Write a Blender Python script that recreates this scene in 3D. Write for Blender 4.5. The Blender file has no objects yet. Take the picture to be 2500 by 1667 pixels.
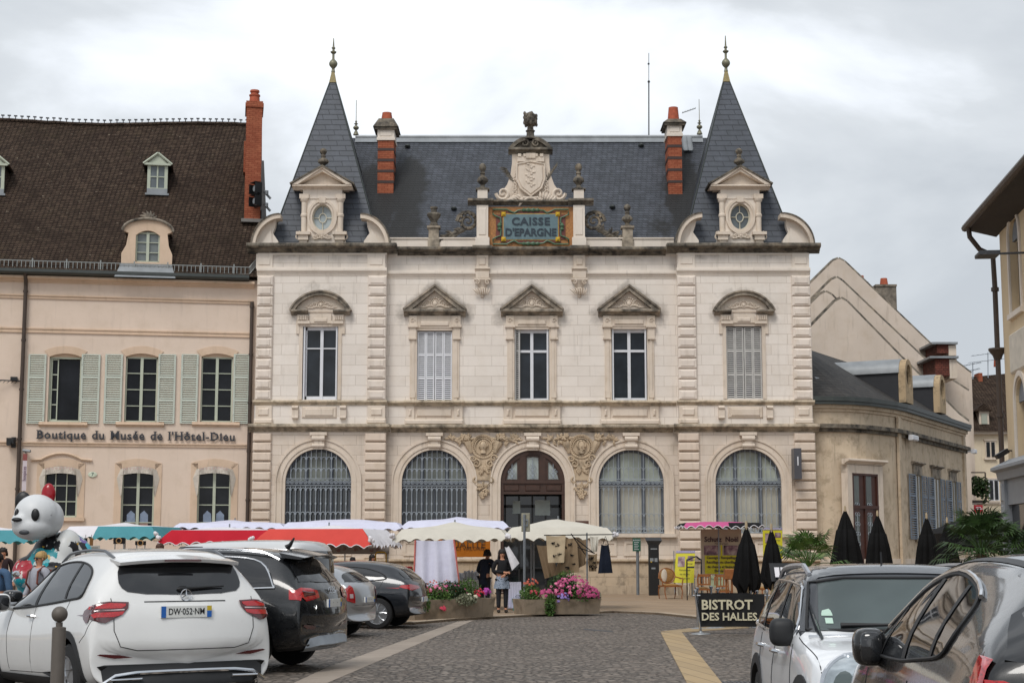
import bpy,bmesh,math,random
from math import sin,cos,pi,radians,sqrt,atan2
from mathutils import Vector,Matrix
random.seed(7)
C=bpy.context.scene.collection
SC=bpy.context.scene
FPX,CX,CY,CAMH,PITCH=3870.0,1250.0,833.5,1.63,radians(7.58)
cam=bpy.data.cameras.new("camera");camo=bpy.data.objects.new("camera",cam);C.objects.link(camo)
cam.sensor_width=36.0;cam.lens=FPX/2500*36.0;cam.clip_end=2000
camo.location=(0,0,CAMH);camo.rotation_euler=(pi/2+PITCH,0,0);SC.camera=camo
SUN_EL,SUN_AZ=radians(52),radians(205)
world=bpy.data.worlds.new("World");SC.world=world;world.use_nodes=True
nt=world.node_tree;nt.nodes.clear()
def wn(t,**k):
    n=nt.nodes.new(t)
    for a,b in k.items():setattr(n,a,b)
    return n
wo=wn('ShaderNodeOutputWorld');wb=wn('ShaderNodeBackground');wb.inputs[1].default_value=0.10
sky=wn('ShaderNodeTexSky',sky_type='NISHITA',sun_disc=False);sky.sun_elevation=SUN_EL;sky.sun_rotation=SUN_AZ
sky.dust_density=3.0
tc=wn('ShaderNodeTexCoord');mp=wn('ShaderNodeMapping');mp.inputs['Scale'].default_value=(1,1,2.2)
mp.inputs['Location'].default_value=(0.35,0.1,0.62)
nt.links.new(tc.outputs['Generated'],mp.inputs['Vector'])
n1=wn('ShaderNodeTexNoise');n1.inputs['Scale'].default_value=3.4;n1.inputs['Detail'].default_value=7;n1.inputs['Roughness'].default_value=0.5
n1.inputs['Distortion'].default_value=0.25
nt.links.new(mp.outputs[0],n1.inputs['Vector'])
sx_=wn('ShaderNodeSeparateXYZ');nt.links.new(tc.outputs['Generated'],sx_.inputs[0])
def wm(op,a,b):
    n=wn('ShaderNodeMath',operation=op)
    for i,q in enumerate((a,b)):
        if isinstance(q,float):n.inputs[i].default_value=q
        else:nt.links.new(q,n.inputs[i])
    return n.outputs[0]
r1=wn('ShaderNodeValToRGB');e=r1.color_ramp
drift=wm('MULTIPLY',wm('ABSOLUTE',wm('ADD',sx_.outputs[0],0.07),0.0),-0.42)
cloudv=wm('ADD',wm('ADD',n1.outputs[0],drift),0.055)
e.elements[0].position=0.34;e.elements[0].color=(5.0,5.35,5.75,1)
e.elements[1].position=0.60;e.elements[1].color=(9.7,10.05,10.4,1)
m_=e.elements.new(0.46);m_.color=(6.4,6.75,7.1,1)
m_=e.elements.new(0.52);m_.color=(8.1,8.5,9.0,1)
nt.links.new(cloudv,r1.inputs[0])
mx=wn('ShaderNodeMix',data_type='RGBA');mx.inputs[0].default_value=0.94
nt.links.new(sky.outputs[0],mx.inputs[6]);nt.links.new(r1.outputs[0],mx.inputs[7])
nt.links.new(mx.outputs[2],wb.inputs[0]);nt.links.new(wb.outputs[0],wo.inputs[0])
sl=bpy.data.lights.new("sun",'SUN');sl.energy=1.5;sl.angle=radians(24);sl.color=(1,0.965,0.92)
so=bpy.data.objects.new("sun",sl);C.objects.link(so)
sd=Vector((sin(SUN_AZ)*cos(SUN_EL),cos(SUN_AZ)*cos(SUN_EL),sin(SUN_EL)))
so.rotation_euler=sd.to_track_quat('Z','Y').to_euler();so.location=(0,-20,60)
SC.view_settings.view_transform='Standard';SC.view_settings.look='None'
SC.view_settings.exposure=0.25;SC.view_settings.gamma=1
CAMP=Vector((0,0,CAMH))
def ray(px,py):
    dx=(px-CX)/FPX;dy=(CY-py)/FPX
    return Vector((dx,cos(PITCH)-dy*sin(PITCH),sin(PITCH)+dy*cos(PITCH)))
def gnd(px,py,z=0.0):
    D=ray(px,py);t=(z-CAMH)/D.z;P=CAMP+D*t;return P
def at(px,py,Y):
    D=ray(px,py);return CAMP+D*(Y/D.y)
class Frame:
    def __init__(s,ox,oy,a=0.0,oz=0.0):
        s.o=Vector((ox,oy,0));s.a=a;s.e=Vector((cos(a),sin(a),0));s.n=Vector((-sin(a),cos(a),0))
    def p(s,px,py,d=0.0):
        D=ray(px,py);t=((s.o+s.n*d-CAMP).dot(s.n))/D.dot(s.n);P=CAMP+D*t
        return(P-s.o).dot(s.e),P.z
    def x(s,px,py,d=0.0):return s.p(px,py,d)[0]
    def z(s,px,py,d=0.0):return s.p(px,py,d)[1]
ORG={}
SPLIT=dict(plinth=.01,dado_panels=.01,panel_pier=.02,wall_lettering=.10,sunk_panels=.02,pilaster=.05,posted_notice=.02,fanlight_glass=.02,fanlight_ironwork=.02,lobby_lining=.0,string_course=.06,door_handles=.02,headlamp=.1,tyres=.02,mirrors=.05,poles=.02,photo_print=.02,printed_motif=.05,wheels=.05,shoes=.0,eyes=.0,dark_brick_band=.01,corner_boss=.02,brass_plate=.01,menu_page=.005,pane=.02,door_ironwork=.1,plants=.2,door_pillar=.005,folded_linen=.02,lace_panel=.02,frieze_moulding=.05,storey_cornice=.01,sill_band=.01,main_cornice=.01,parapet=.02,bodywork=.1,text_lines=9,window_arch=.02,window_surround=.02,window_hood=.02,wall_panel=.02,lettering=.16,stalk=.01,trestle=.01,pilasters=.1,wheel_arch_trim=9,bracket=.02,lit_red_band=.05,quoin_strip=9,panel_gap=.1,ridge_spikes=.0,cornice=.02,palm_branch=.05,coloured_hem=.02,bonnet_gap=.02,parking_sticker=.0,wiper=.0)
SPN=dict(ridge_spikes='ridge_spike',dado_panels='dado_panel',sunk_panels='sunk_panel',door_handles='door_handle',tyres='tyre',mirrors='mirror',poles='pole',wheels='wheel',shoes='shoe',eyes='eye',menu_page='menu_page')
def thing(name,label,cat,loc=(0,0,0),rz=0.0,group=None,local=False):
    o=bpy.data.objects.new(name,None);C.objects.link(o);o.empty_display_size=0.3
    o.location=loc;o.rotation_euler=(0,0,rz);o['label']=label;o['category']=cat
    if group:o['group']=group
    ORG[o.name]=Vector((0,0,0))if local else Vector(loc)
    return o
def tag(o,label,cat,group=None,kind=None):
    if label:o['label']=label
    if cat:o['category']=cat
    if group:o['group']=group
    if kind:o['kind']=kind
    return o
def copy_tree(o,parent=None):
    c=o.copy();C.objects.link(c);c.parent=parent;ORG[c.name]=ORG.get(o.name,Vector((0,0,0)))
    for ch in list(o.children):copy_tree(ch,c)
    return c
class MB:
    def __init__(s):s.v=[];s.f=[];s.m=[];s.mi=0;s.sm=[];s.smooth=True
    def add(s,vs,fs,M=None):
        b=len(s.v)
        s.v+=[tuple(M@Vector(q))for q in vs]if M is not None else[tuple(q)for q in vs]
        for f in fs:s.f.append([b+i for i in f]);s.m.append(s.mi)
        return s
    def box(s,x0,x1,y0,y1,z0,z1,M=None):
        if x0>x1:x0,x1=x1,x0
        if y0>y1:y0,y1=y1,y0
        if z0>z1:z0,z1=z1,z0
        return s.add([(x0,y0,z0),(x1,y0,z0),(x1,y1,z0),(x0,y1,z0),(x0,y0,z1),(x1,y0,z1),(x1,y1,z1),(x0,y1,z1)],
            [(0,3,2,1),(4,5,6,7),(0,1,5,4),(1,2,6,5),(2,3,7,6),(3,0,4,7)],M)
    def bev(s,x0,x1,y0,y1,z0,z1,b):
        "raised panel / bevelled block, front face (y0) chamfered"
        if x0>x1:x0,x1=x1,x0
        if z0>z1:z0,z1=z1,z0
        v=[(x0,y1,z0),(x1,y1,z0),(x1,y1,z1),(x0,y1,z1),(x0,y0+b,z0),(x1,y0+b,z0),(x1,y0+b,z1),(x0,y0+b,z1),
             (x0+b,y0,z0+b),(x1-b,y0,z0+b),(x1-b,y0,z1-b),(x0+b,y0,z1-b)]
        f=[(8,9,10,11)]
        for i in range(4):
            j=(i+1)%4;f+=[(4+i,4+j,8+j,8+i),(i,j,4+j,4+i)]
        return s.add(v,f)
    def prism(s,poly,y0,y1,M=None):
        "poly in (x,z), counter-clockwise seen from -y; extruded y0..y1"
        n=len(poly);a=sum(poly[i][0]*poly[(i+1)%n][1]-poly[(i+1)%n][0]*poly[i][1]for i in range(n))
        if a<0:poly=poly[::-1]
        v=[(p[0],y0,p[1])for p in poly]+[(p[0],y1,p[1])for p in poly]
        f=[tuple(range(n)),tuple(range(2*n-1,n-1,-1))]+[((i+1)%n,i,n+i,n+(i+1)%n)for i in range(n)]
        return s.add(v,f,M)
    def slab(s,poly,z0,z1,M=None):
        n=len(poly);a=sum(poly[i][0]*poly[(i+1)%n][1]-poly[(i+1)%n][0]*poly[i][1]for i in range(n))
        if a<0:poly=poly[::-1]
        v=[(p[0],p[1],z0)for p in poly]+[(p[0],p[1],z1)for p in poly]
        from mathutils.geometry import tessellate_polygon
        tt=tessellate_polygon([[Vector((p[0],p[1],0))for p in poly]]);f=[]
        for a_,b_,c_ in tt:
            A,B,D=poly[a_],poly[b_],poly[c_]
            if(B[0]-A[0])*(D[1]-A[1])-(B[1]-A[1])*(D[0]-A[0])<0:b_,c_=c_,b_
            f+=[(a_+n,b_+n,c_+n),(c_,b_,a_)]
        f+=[(i,(i+1)%n,n+(i+1)%n,n+i)for i in range(n)]
        return s.add(v,f,M)
    def sweepx(s,prof,x0,x1,M=None):
        "profile in (y,z) closed polygon swept along x"
        n=len(prof);v=[(x0,p[0],p[1])for p in prof]+[(x1,p[0],p[1])for p in prof]
        a=sum(prof[i][0]*prof[(i+1)%n][1]-prof[(i+1)%n][0]*prof[i][1]for i in range(n))
        f=[tuple(range(n-1,-1,-1)),tuple(range(n,2*n))]+[(i,(i+1)%n,n+(i+1)%n,n+i)for i in range(n)]
        if a<0:f=[q[::-1]for q in f]
        return s.add(v,f,M)
    def lathe(s,prof,c=(0,0,0),seg=16,M=None,sx=1,sy=1):
        n=len(prof);v=[]
        for r,z in prof:
            for k in range(seg):
                a=2*pi*k/seg;v.append((c[0]+r*cos(a)*sx,c[1]+r*sin(a)*sy,c[2]+z))
        f=[]
        for i in range(n-1):
            for k in range(seg):
                k2=(k+1)%seg;f.append((i*seg+k,i*seg+k2,(i+1)*seg+k2,(i+1)*seg+k))
        f.append(tuple(range(seg-1,-1,-1)));f.append(tuple((n-1)*seg+k for k in range(seg)))
        return s.add(v,f,M)
    def ball(s,c,r,seg=12,rings=8,M=None,e=1):
        P_=lambda q:(abs(q)**e)*(1 if q>0 else-1)if e!=1 else q
        if not hasattr(r,'__len__'):r=(r,r,r)
        v=[(c[0],c[1],c[2]-r[2])];f=[]
        for i in range(1,rings):
            ph=-pi/2+pi*i/rings
            for k in range(seg):
                a=2*pi*k/seg;v.append((c[0]+r[0]*P_(cos(ph))*P_(cos(a)),c[1]+r[1]*P_(cos(ph))*P_(sin(a)),c[2]+r[2]*P_(sin(ph))))
        v.append((c[0],c[1],c[2]+r[2]));T=len(v)-1
        for k in range(seg):f.append((0,1+(k+1)%seg,1+k))
        for i in range(rings-2):
            for k in range(seg):
                a=1+i*seg+k;b=1+i*seg+(k+1)%seg;f.append((a,b,b+seg,a+seg))
        o=1+(rings-2)*seg
        for k in range(seg):f.append((o+k,o+(k+1)%seg,T))
        return s.add(v,f,M)
    def tube(s,pts,r,seg=6,M=None,cap=True):
        pts=[Vector(p)for p in pts];n=len(pts);v=[];f=[]
        rs=r if hasattr(r,'__len__')else[r]*n
        up=None
        for i,p in enumerate(pts):
            t=(pts[min(i+1,n-1)]-pts[max(i-1,0)])
            if t.length<1e-9:t=Vector((0,0,1))
            t.normalize()
            if up is None:
                up=Vector((0,0,1))if abs(t.z)<0.9 else Vector((1,0,0))
            a=t.cross(up)
            if a.length<1e-6:a=t.cross(Vector((1,0,0)))
            a.normalize();b=a.cross(t);up=b
            for k in range(seg):
                w=2*pi*k/seg;v.append(p+(a*cos(w)+b*sin(w))*rs[i])
        for i in range(n-1):
            for k in range(seg):
                k2=(k+1)%seg;f.append((i*seg+k2,i*seg+k,(i+1)*seg+k,(i+1)*seg+k2))
        if cap:f.append(tuple(range(seg)));f.append(tuple((n-1)*seg+k for k in range(seg-1,-1,-1)))
        return s.add(v,f,M)
    def cyl(s,p0,p1,r,seg=10,M=None):return s.tube([p0,p1],r,seg,M)
    def ring(s,c,r,th,y,seg=24,tseg=6,a0=0,a1=2*pi,rz=None):
        "tube ring in the xz plane"
        rz=rz or r
        return s.tube([(c[0]+r*cos(a0+(a1-a0)*i/seg),y,c[1]+rz*sin(a0+(a1-a0)*i/seg))for i in range(seg+1)],th,tseg)
    def scroll(s,cx,cz,r,y,th,turns=1.6,a0=0,d=1,n=22):
        pts=[];rr=[]
        for i in range(n+1):
            t=i/n;a=a0+d*turns*2*pi*t;q=r*(1-t)**0.9+0.08*r
            pts.append((cx+q*cos(a),y,cz+q*sin(a)));rr.append(th*(0.5+0.5*(1-t)))
        return s.tube(pts,rr,5)
    def arcband(s,cx,cz,r0,r1,y0,y1,a0=0,a1=pi,seg=24):
        P=[(cx+r1*cos(a0+(a1-a0)*i/seg),cz+r1*sin(a0+(a1-a0)*i/seg))for i in range(seg+1)]
        Q=[(cx+r0*cos(a0+(a1-a0)*i/seg),cz+r0*sin(a0+(a1-a0)*i/seg))for i in range(seg+1)]
        v=[];f=[]
        for i in range(seg+1):
            v+=[(P[i][0],y0,P[i][1]),(Q[i][0],y0,Q[i][1]),(P[i][0],y1,P[i][1]),(Q[i][0],y1,Q[i][1])]
        for i in range(seg):
            a=4*i;b=a+4
            f+=[(a,b,b+1,a+1),(a,a+2,b+2,b),(a+1,b+1,b+3,a+3),(a+2,a+3,b+3,b+2)]
        f+=[(0,1,3,2),(4*seg,4*seg+2,4*seg+3,4*seg+1)]
        return s.add(v,f)
    def addmesh(s,me,M=None):
        vs=[v.co[:]for v in me.vertices];fs=[tuple(p.vertices)for p in me.polygons]
        s.add(vs,fs,M);bpy.data.meshes.remove(me);return s
    def plate(s,outer,holes,y0,th):
        "flat plate in xz with holes, front face at y0, thickness th towards +y"
        cu=bpy.data.curves.new('c','CURVE');cu.dimensions='2D';cu.fill_mode='BOTH';cu.extrude=th/2
        for lp in[outer]+holes:
            sp=cu.splines.new('POLY');sp.points.add(len(lp)-1);sp.use_cyclic_u=True
            for i,q in enumerate(lp):sp.points[i].co=(q[0],q[1],0,1)
        ob=bpy.data.objects.new('t',cu);me=bpy.data.meshes.new_from_object(ob)
        bpy.data.objects.remove(ob);bpy.data.curves.remove(cu)
        M=Matrix(((1,0,0,0),(0,0,-1,y0+th/2),(0,1,0,0),(0,0,0,1)))
        return s.addmesh(me,M)
    def text(s,body,size,M=None,depth=0.01,off=0.0,align='CENTER',res=3,sx=1.0,space=1.0):
        "text in local xz plane facing -y, centred"
        cu=bpy.data.curves.new('t','FONT');cu.body=body;cu.size=size;cu.extrude=depth/2;cu.offset=off
        cu.align_x=align;cu.align_y='CENTER';cu.resolution_u=res;cu.space_character=space
        ob=bpy.data.objects.new('t',cu);me=bpy.data.meshes.new_from_object(ob)
        bpy.data.objects.remove(ob);bpy.data.curves.remove(cu)
        R=Matrix(((sx,0,0,0),(0,0,-1,0),(0,1,0,0),(0,0,0,1)))
        return s.addmesh(me,(M@R)if M is not None else R)
    def clusters(s,gap):
        p=list(range(len(s.v)))
        def fd(i):
            while p[i]!=i:p[i]=p[p[i]];i=p[i]
            return i
        for f in s.f:
            for q in f[1:]:p[fd(q)]=fd(f[0])
        bb={}
        for i,v in enumerate(s.v):
            r=fd(i);b=bb.get(r)
            if b is None:bb[r]=[list(v),list(v)]
            else:
                for k in(0,1,2):b[0][k]=min(b[0][k],v[k]);b[1][k]=max(b[1][k],v[k])
        L=[[[r],b]for r,b in bb.items()];ch=True
        while ch:
            ch=False;out=[]
            for g in L:
                for h in out:
                    if all(g[1][0][k]<=h[1][1][k]+gap and h[1][0][k]<=g[1][1][k]+gap for k in(0,1,2)):
                        h[0]+=g[0];h[1]=[[min(a,b)for a,b in zip(g[1][0],h[1][0])],[max(a,b)for a,b in zip(g[1][1],h[1][1])]];ch=True;break
                else:out.append(g)
            L=out
        cl={r:i for i,g in enumerate(L)for r in g[0]};res=[MB()for _ in L];mp_={}
        for i,v in enumerate(s.v):c=cl[fd(i)];mp_[i]=len(res[c].v);res[c].v.append(v)
        for f,mi in zip(s.f,s.m):c=cl[fd(f[0])];res[c].f.append([mp_[q]for q in f]);res[c].m.append(mi)
        return[r for r in res if r.f]
    def build(s,name,mat,parent=None,smooth=True,ang=32,label=None):
        if name in SPLIT and parent is not None:
            cl=s.clusters(SPLIT[name])
            if len(cl)>1:
                name2=SPN.get(name,name)
                o=[c._build(name2,mat,parent,smooth,ang,label)for c in cl];return max(o,key=lambda q:len(q.data.vertices))
            name=SPN.get(name,name)
        return s._build(name,mat,parent,smooth,ang,label)
    def _build(s,name,mat,parent=None,smooth=True,ang=32,label=None):
        me=bpy.data.meshes.new(name)
        org=ORG.get(parent.name,Vector((0,0,0)))if parent else Vector((0,0,0))
        me.from_pydata([(v[0]-org.x,v[1]-org.y,v[2]-org.z)for v in s.v],[],s.f)
        for m in(mat if isinstance(mat,(list,tuple))else[mat]):me.materials.append(m)
        if any(s.m):me.polygons.foreach_set('material_index',s.m)
        me.validate();me.update()
        if smooth:
            me.polygons.foreach_set('use_smooth',[True]*len(me.polygons))
            me.set_sharp_from_angle(angle=radians(ang))
        o=bpy.data.objects.new(name,me);C.objects.link(o)
        if parent:o.parent=parent;ORG[o.name]=org
        if label:o['label']=label
        return o
def T(x=0,y=0,z=0,rz=0,rx=0,ry=0,s=1):
    return Matrix.Translation((x,y,z))@Matrix.Rotation(rz,4,'Z')@Matrix.Rotation(rx,4,'X')@Matrix.Rotation(ry,4,'Y')@Matrix.Scale(s,4)
def hexc(h):
    h=h.lstrip('#');c=[int(h[i:i+2],16)/255 for i in(0,2,4)]
    return tuple(((x+0.055)/1.055)**2.4 if x>0.04045 else x/12.92 for x in c)+(1,)
class NT:
    def __init__(s,name):
        s.m=bpy.data.materials.new(name);s.m.use_nodes=True;s.t=s.m.node_tree
        s.b=s.t.nodes['Principled BSDF']
    def n(s,t,ins=None,**k):
        n=s.t.nodes.new(t)
        for a,b in k.items():setattr(n,a,b)
        for a,b in(ins or{}).items():s.set(n.inputs[a],b)
        return n
    def set(s,inp,v):
        if isinstance(v,bpy.types.NodeSocket):s.t.links.new(v,inp)
        else:inp.default_value=v
    def math(s,op,a,b=0.0,cl=False):
        n=s.n('ShaderNodeMath',operation=op);n.use_clamp=cl;s.set(n.inputs[0],a);s.set(n.inputs[1],b);return n.outputs[0]
    def mix(s,f,a,b,mode='MIX'):
        n=s.n('ShaderNodeMix',data_type='RGBA',blend_type=mode);s.set(n.inputs[0],f);s.set(n.inputs[6],a);s.set(n.inputs[7],b);return n.outputs[2]
    def coord(s,scale=(1,1,1),src='Object'):
        t=s.n('ShaderNodeTexCoord');m=s.n('ShaderNodeMapping',{'Vector':t.outputs[src],'Scale':scale});return m.outputs[0]
    def noise(s,scale,detail=4,rough=0.55,co=None,dist=0.0):
        n=s.n('ShaderNodeTexNoise',{'Scale':scale,'Detail':detail,'Roughness':rough,'Distortion':dist})
        s.set(n.inputs['Vector'],co or s.coord());return n.outputs[0]
    def ramp(s,v,stops):
        n=s.n('ShaderNodeValToRGB');s.set(n.inputs[0],v);r=n.color_ramp
        while len(r.elements)<len(stops):r.elements.new(0.5)
        for e,(p,c)in zip(r.elements,stops):e.position=p;e.color=c if hasattr(c,'__len__')else(c,c,c,1)
        return n.outputs[0]
    def bump(s,h,strength=0.3,dist=0.02,prev=None):
        n=s.n('ShaderNodeBump',{'Strength':strength,'Distance':dist,'Height':h})
        if prev is not None:s.set(n.inputs['Normal'],prev)
        s.set(s.b.inputs['Normal'],n.outputs[0]);return n.outputs[0]
    def out(s,col=None,rough=None,met=None,spec=None):
        if col is not None:s.set(s.b.inputs['Base Color'],col)
        if rough is not None:s.set(s.b.inputs['Roughness'],rough)
        if met is not None:s.set(s.b.inputs['Metallic'],met)
        if spec is not None:s.set(s.b.inputs['Specular IOR Level'],spec)
        return s.m
def sc(c,k):return(min(c[0]*k,1),min(c[1]*k,1),min(c[2]*k,1),1)
def plain(name,col,rough=0.6,var=0.12,scale=3.0,bump=0.0,bscale=30,met=0.0,spec=0.5,coat=0.0):
    c=hexc(col)if isinstance(col,str)else col
    t=NT(name);v=t.noise(scale,5)
    k=t.ramp(v,[(0.3,sc(c,1-var)),(0.7,sc(c,1+var))])
    if bump:t.bump(t.noise(bscale,3),bump,0.02)
    t.out(k,rough,met,spec)
    if coat:t.b.inputs['Coat Weight'].default_value=coat;t.b.inputs['Coat Roughness'].default_value=0.04
    return t.m
def paint(name,col,met=0.0,rough=0.3,coat=1.0):
    c=hexc(col)if isinstance(col,str)else col
    t=NT(name);v=t.noise(1.3,4);d=t.noise(14,4)
    k=t.ramp(v,[(0.3,sc(c,0.95)),(0.7,sc(c,1.05))])
    k=t.mix(t.ramp(d,[(0.62,0),(0.85,0.12)]),k,(0.25,0.22,0.18,1))
    t.out(k,t.ramp(d,[(0.3,rough),(0.8,rough+0.1)]),met)
    t.b.inputs['Coat Weight'].default_value=coat;t.b.inputs['Coat Roughness'].default_value=0.05
    return t.m
def glass(name,col=(0.015,0.017,0.02,1),rough=0.04,var=0.5,spec=0.6):
    t=NT(name);v=t.noise(0.9,3)
    k=t.ramp(v,[(0.35,sc(col,1-var)),(0.7,sc(col,1+var))])
    t.bump(t.noise(1.2,2),0.05,0.05);t.out(k,rough,0.0,spec)
    return t.m
def metal(name,col,rough=0.35):return plain(name,col,rough,0.1,8,met=0.9)
def stone(name,col,bw=1.13,bh=0.405,joint=0.55,var=0.13,grime=0.0,off=(0,0),bstr=0.35,blotch=0.25,dark='#3c3833',bands=None,smallg=0.25):
    """limestone ashlar: block joints, block-to-block tint, blotches, rain grime; bands = [(z0,z1,amount)] weathered heights"""
    c=hexc(col)if isinstance(col,str)else col
    t=NT(name);g=t.n('ShaderNodeTexCoord');sx=t.n('ShaderNodeSeparateXYZ',{0:g.outputs['Object']})
    u=t.math('ADD',t.math('ADD',sx.outputs[0],sx.outputs[1]),off[0]);w=t.math('ADD',sx.outputs[2],off[1])
    cb=t.n('ShaderNodeCombineXYZ',{0:u,1:w})
    k=t.ramp(t.noise(0.35,6,0.6),[(0.3,sc(c,1-var)),(0.72,sc(c,1+var*0.6))])
    if bw:
        br=t.n('ShaderNodeTexBrick',{'Vector':cb.outputs[0],'Color1':(1,1,1,1),'Color2':(1-var*1.1,1-var*1.2,1-var*1.35,1),'Mortar':(joint,joint*0.95,joint*0.9,1),
            'Scale':1.0,'Mortar Size':0.011,'Mortar Smooth':0.4,'Bias':-0.2,'Brick Width':bw,'Row Height':bh});br.offset=0.42
        k=t.mix(0.85,k,br.outputs[0],'MULTIPLY')
        hgt=t.math('MULTIPLY',br.outputs[1],-1.0)
    bl=t.noise(1.7,7,0.65)
    k=t.mix(t.ramp(bl,[(0.48,0),(0.75,blotch)]),k,sc(hexc('#b09a7c'),1.0))
    st=t.noise(1.0,6,0.6,t.coord((5,5,0.55)))
    k=t.mix(t.ramp(st,[(0.56,0),(0.78,smallg)]),k,hexc('#6f6253'))
    if grime:
        gn=t.noise(2.4,8,0.68);k=t.mix(t.ramp(gn,[(0.56-grime*0.25,0),(0.64,min(1,0.35+grime*0.6))]),k,hexc(dark))
    for(z0,z1,am)in(bands or[]):
        f=t.n('ShaderNodeMapRange',{0:sx.outputs[2],1:z0,2:z1,3:0.0,4:1.0});f.clamp=True
        nn=t.noise(1.0,7,0.65,t.coord((2.2,2.2,0.6)))
        k=t.mix(t.math('MULTIPLY',t.math('MULTIPLY',f.outputs[0],t.ramp(nn,[(0.35,0.25),(0.65,1)])),am,True),k,hexc(dark))
    nb=t.bump(t.noise(9,6,0.6),0.22,0.02)
    if bw:t.bump(hgt,bstr,0.02,nb)
    return t.out(k,0.9,0,0.3)
def rows(name,c1,c2,bw,bh,mortar=0.35,rough=0.55,speck=None,mossy=0.0,bump=0.8,big=0.3,spec=0.4,ms=0.012):
    "slates / tiles laid in courses of constant height"
    a=hexc(c1);b=hexc(c2)
    t=NT(name);g=t.n('ShaderNodeTexCoord');sx=t.n('ShaderNodeSeparateXYZ',{0:g.outputs['Object']})
    wob=t.math('MULTIPLY',t.math('SUBTRACT',t.noise(0.5,3),0.5),0.06)
    u=t.math('ADD',sx.outputs[0],t.math('MULTIPLY',sx.outputs[1],0.97));w=t.math('ADD',sx.outputs[2],wob)
    cb=t.n('ShaderNodeCombineXYZ',{0:u,1:w})
    br=t.n('ShaderNodeTexBrick',{'Vector':cb.outputs[0],'Color1':a,'Color2':b,'Mortar':sc(a,mortar),'Scale':1.0,'Mortar Size':ms,
        'Mortar Smooth':0.3,'Bias':0.0,'Brick Width':bw,'Row Height':bh});br.offset=0.5
    k=t.mix(t.ramp(t.noise(0.5,6,0.65),[(0.3,0.0),(0.75,big)]),br.outputs[0],sc(a,0.45))
    k=t.mix(t.ramp(t.noise(3.5,4,0.65),[(0.5,0.0),(0.8,0.35)]),k,sc(b,1.5))
    k=t.mix(t.ramp(t.noise(1.0,6,.62,t.coord((1.6,1.6,.32))),[(.5,0),(.72,big)]),k,sc(a,.38))
    if speck:k=t.mix(t.ramp(t.noise(7.0,3,0.7,t.coord((1,1,2))),[(0.66,0.0),(0.74,0.8)]),k,hexc(speck))
    if mossy:k=t.mix(t.ramp(t.noise(1.2,6,0.7),[(0.55,0.0),(0.75,mossy)]),k,hexc('#4b4a2c'))
    fr=t.math('FRACT',t.math('DIVIDE',w,bh))
    h=t.math('ADD',t.math('MULTIPLY',fr,-0.8),t.math('MULTIPLY',br.outputs[1],-0.6))
    t.bump(h,bump,0.02);return t.out(k,rough,0,spec)
M={}
M['stone']=stone('limestone_wall','#e8dfd5',joint=.68,var=.08,bands=[(12.3,13.6,.30)],blotch=0.15,smallg=.22)
M['stone_low']=stone('limestone_ground_floor','#dacdbf',joint=0.62,var=.09,bh=0.385,bw=1.2,blotch=0.25,smallg=0.28)
M['trim']=stone('limestone_trim','#d9cbbb',bw=0,grime=0.0,blotch=0.35,smallg=0.45)
M['trim_clean']=stone('limestone_pale_trim','#e4d9cc',bw=0,blotch=0.2,smallg=0.25)
M['weather']=stone('blackened_limestone','#aea292',bw=0,grime=0.85,blotch=0.5,smallg=0.8,dark='#302f2d')
M['weather2']=stone('lichen_limestone','#8f8678',bw=0,grime=1.0,blotch=0.6,smallg=0.9,dark='#262626')
M['quoin']=stone('quoin_stone','#e2d6ca',bw=0,blotch=0.3,smallg=0.3)
M['slate_tower']=rows('tower_slate','#454a52','#4d525b',0.62,0.235,mortar=0.5,big=0.35,ms=0.015)
M['slate']=rows('roof_slate','#3f434a','#52565f',0.22,0.118,mortar=0.4,big=0.6,ms=0.012)
M['tiles']=rows('brown_roof_tiles','#40332b','#5a4b3f',0.17,0.085,mortar=0.22,rough=0.9,speck='#a09684',mossy=0.12,big=0.5,spec=0.15,ms=0.02,bump=1.0)
M['slate_old']=rows('old_slate','#2f2d2c','#45413d',0.24,0.13,mortar=0.4,rough=0.75,big=0.5,speck='#77736a')
M['brick']=rows('red_brick','#93503a','#a7654a',0.24,0.085,mortar=0.75,rough=0.85,big=0.25,spec=0.2,bump=0.4)
M['brick_dark']=plain('dark_glazed_brick','#3a2a26',0.6)
M['terracotta']=plain('terracotta_pot','#a8553a',0.8,0.2,6)
M['lead']=plain('zinc_sheet','#8b8f92',0.45,0.15,2,met=0.3)
M['zinc_dark']=plain('dark_gutter_metal','#3b403e',0.5,0.15,3)
M['pipe']=plain('brown_downpipe','#43372f',0.5,0.15,4)
M['glass']=glass('window_glass',(.012,.013,.016,1),.05,.5,.22)
M['glass_blue']=glass('window_glass_cool',(0.015,0.019,0.025,1),.04,.5,.3)
M['white']=plain('white_window_paint','#d5d6da',0.5,0.05,4)
M['white_dirty']=plain('greyed_shutter_paint','#b5b3af',0.6,0.1,4)
M['iron']=plain('grey_painted_iron','#9aa2aa',0.5,0.15,6)
M['iron_dark']=plain('dark_iron','#3a3d42',0.5,0.15,6)
M['black']=plain('black_paint','#141416',0.45,0.2,6)
M['wood']=plain('dark_brown_door_wood','#402a20',0.5,0.2,6)
M['curtain']=plain('net_curtain','#a3a79a',0.8,0.12,3)
M['finial']=plain('verdigris_finial','#7d7a66',0.5,0.2,8,met=0.3)
M['finial_gold']=plain('ochre_lead_cap','#8f8055',0.6,0.2,8)
M['quoin_low']=stone('quoin_stone_low','#dac9b8',bw=0,blotch=0.3,smallg=0.3)
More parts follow.
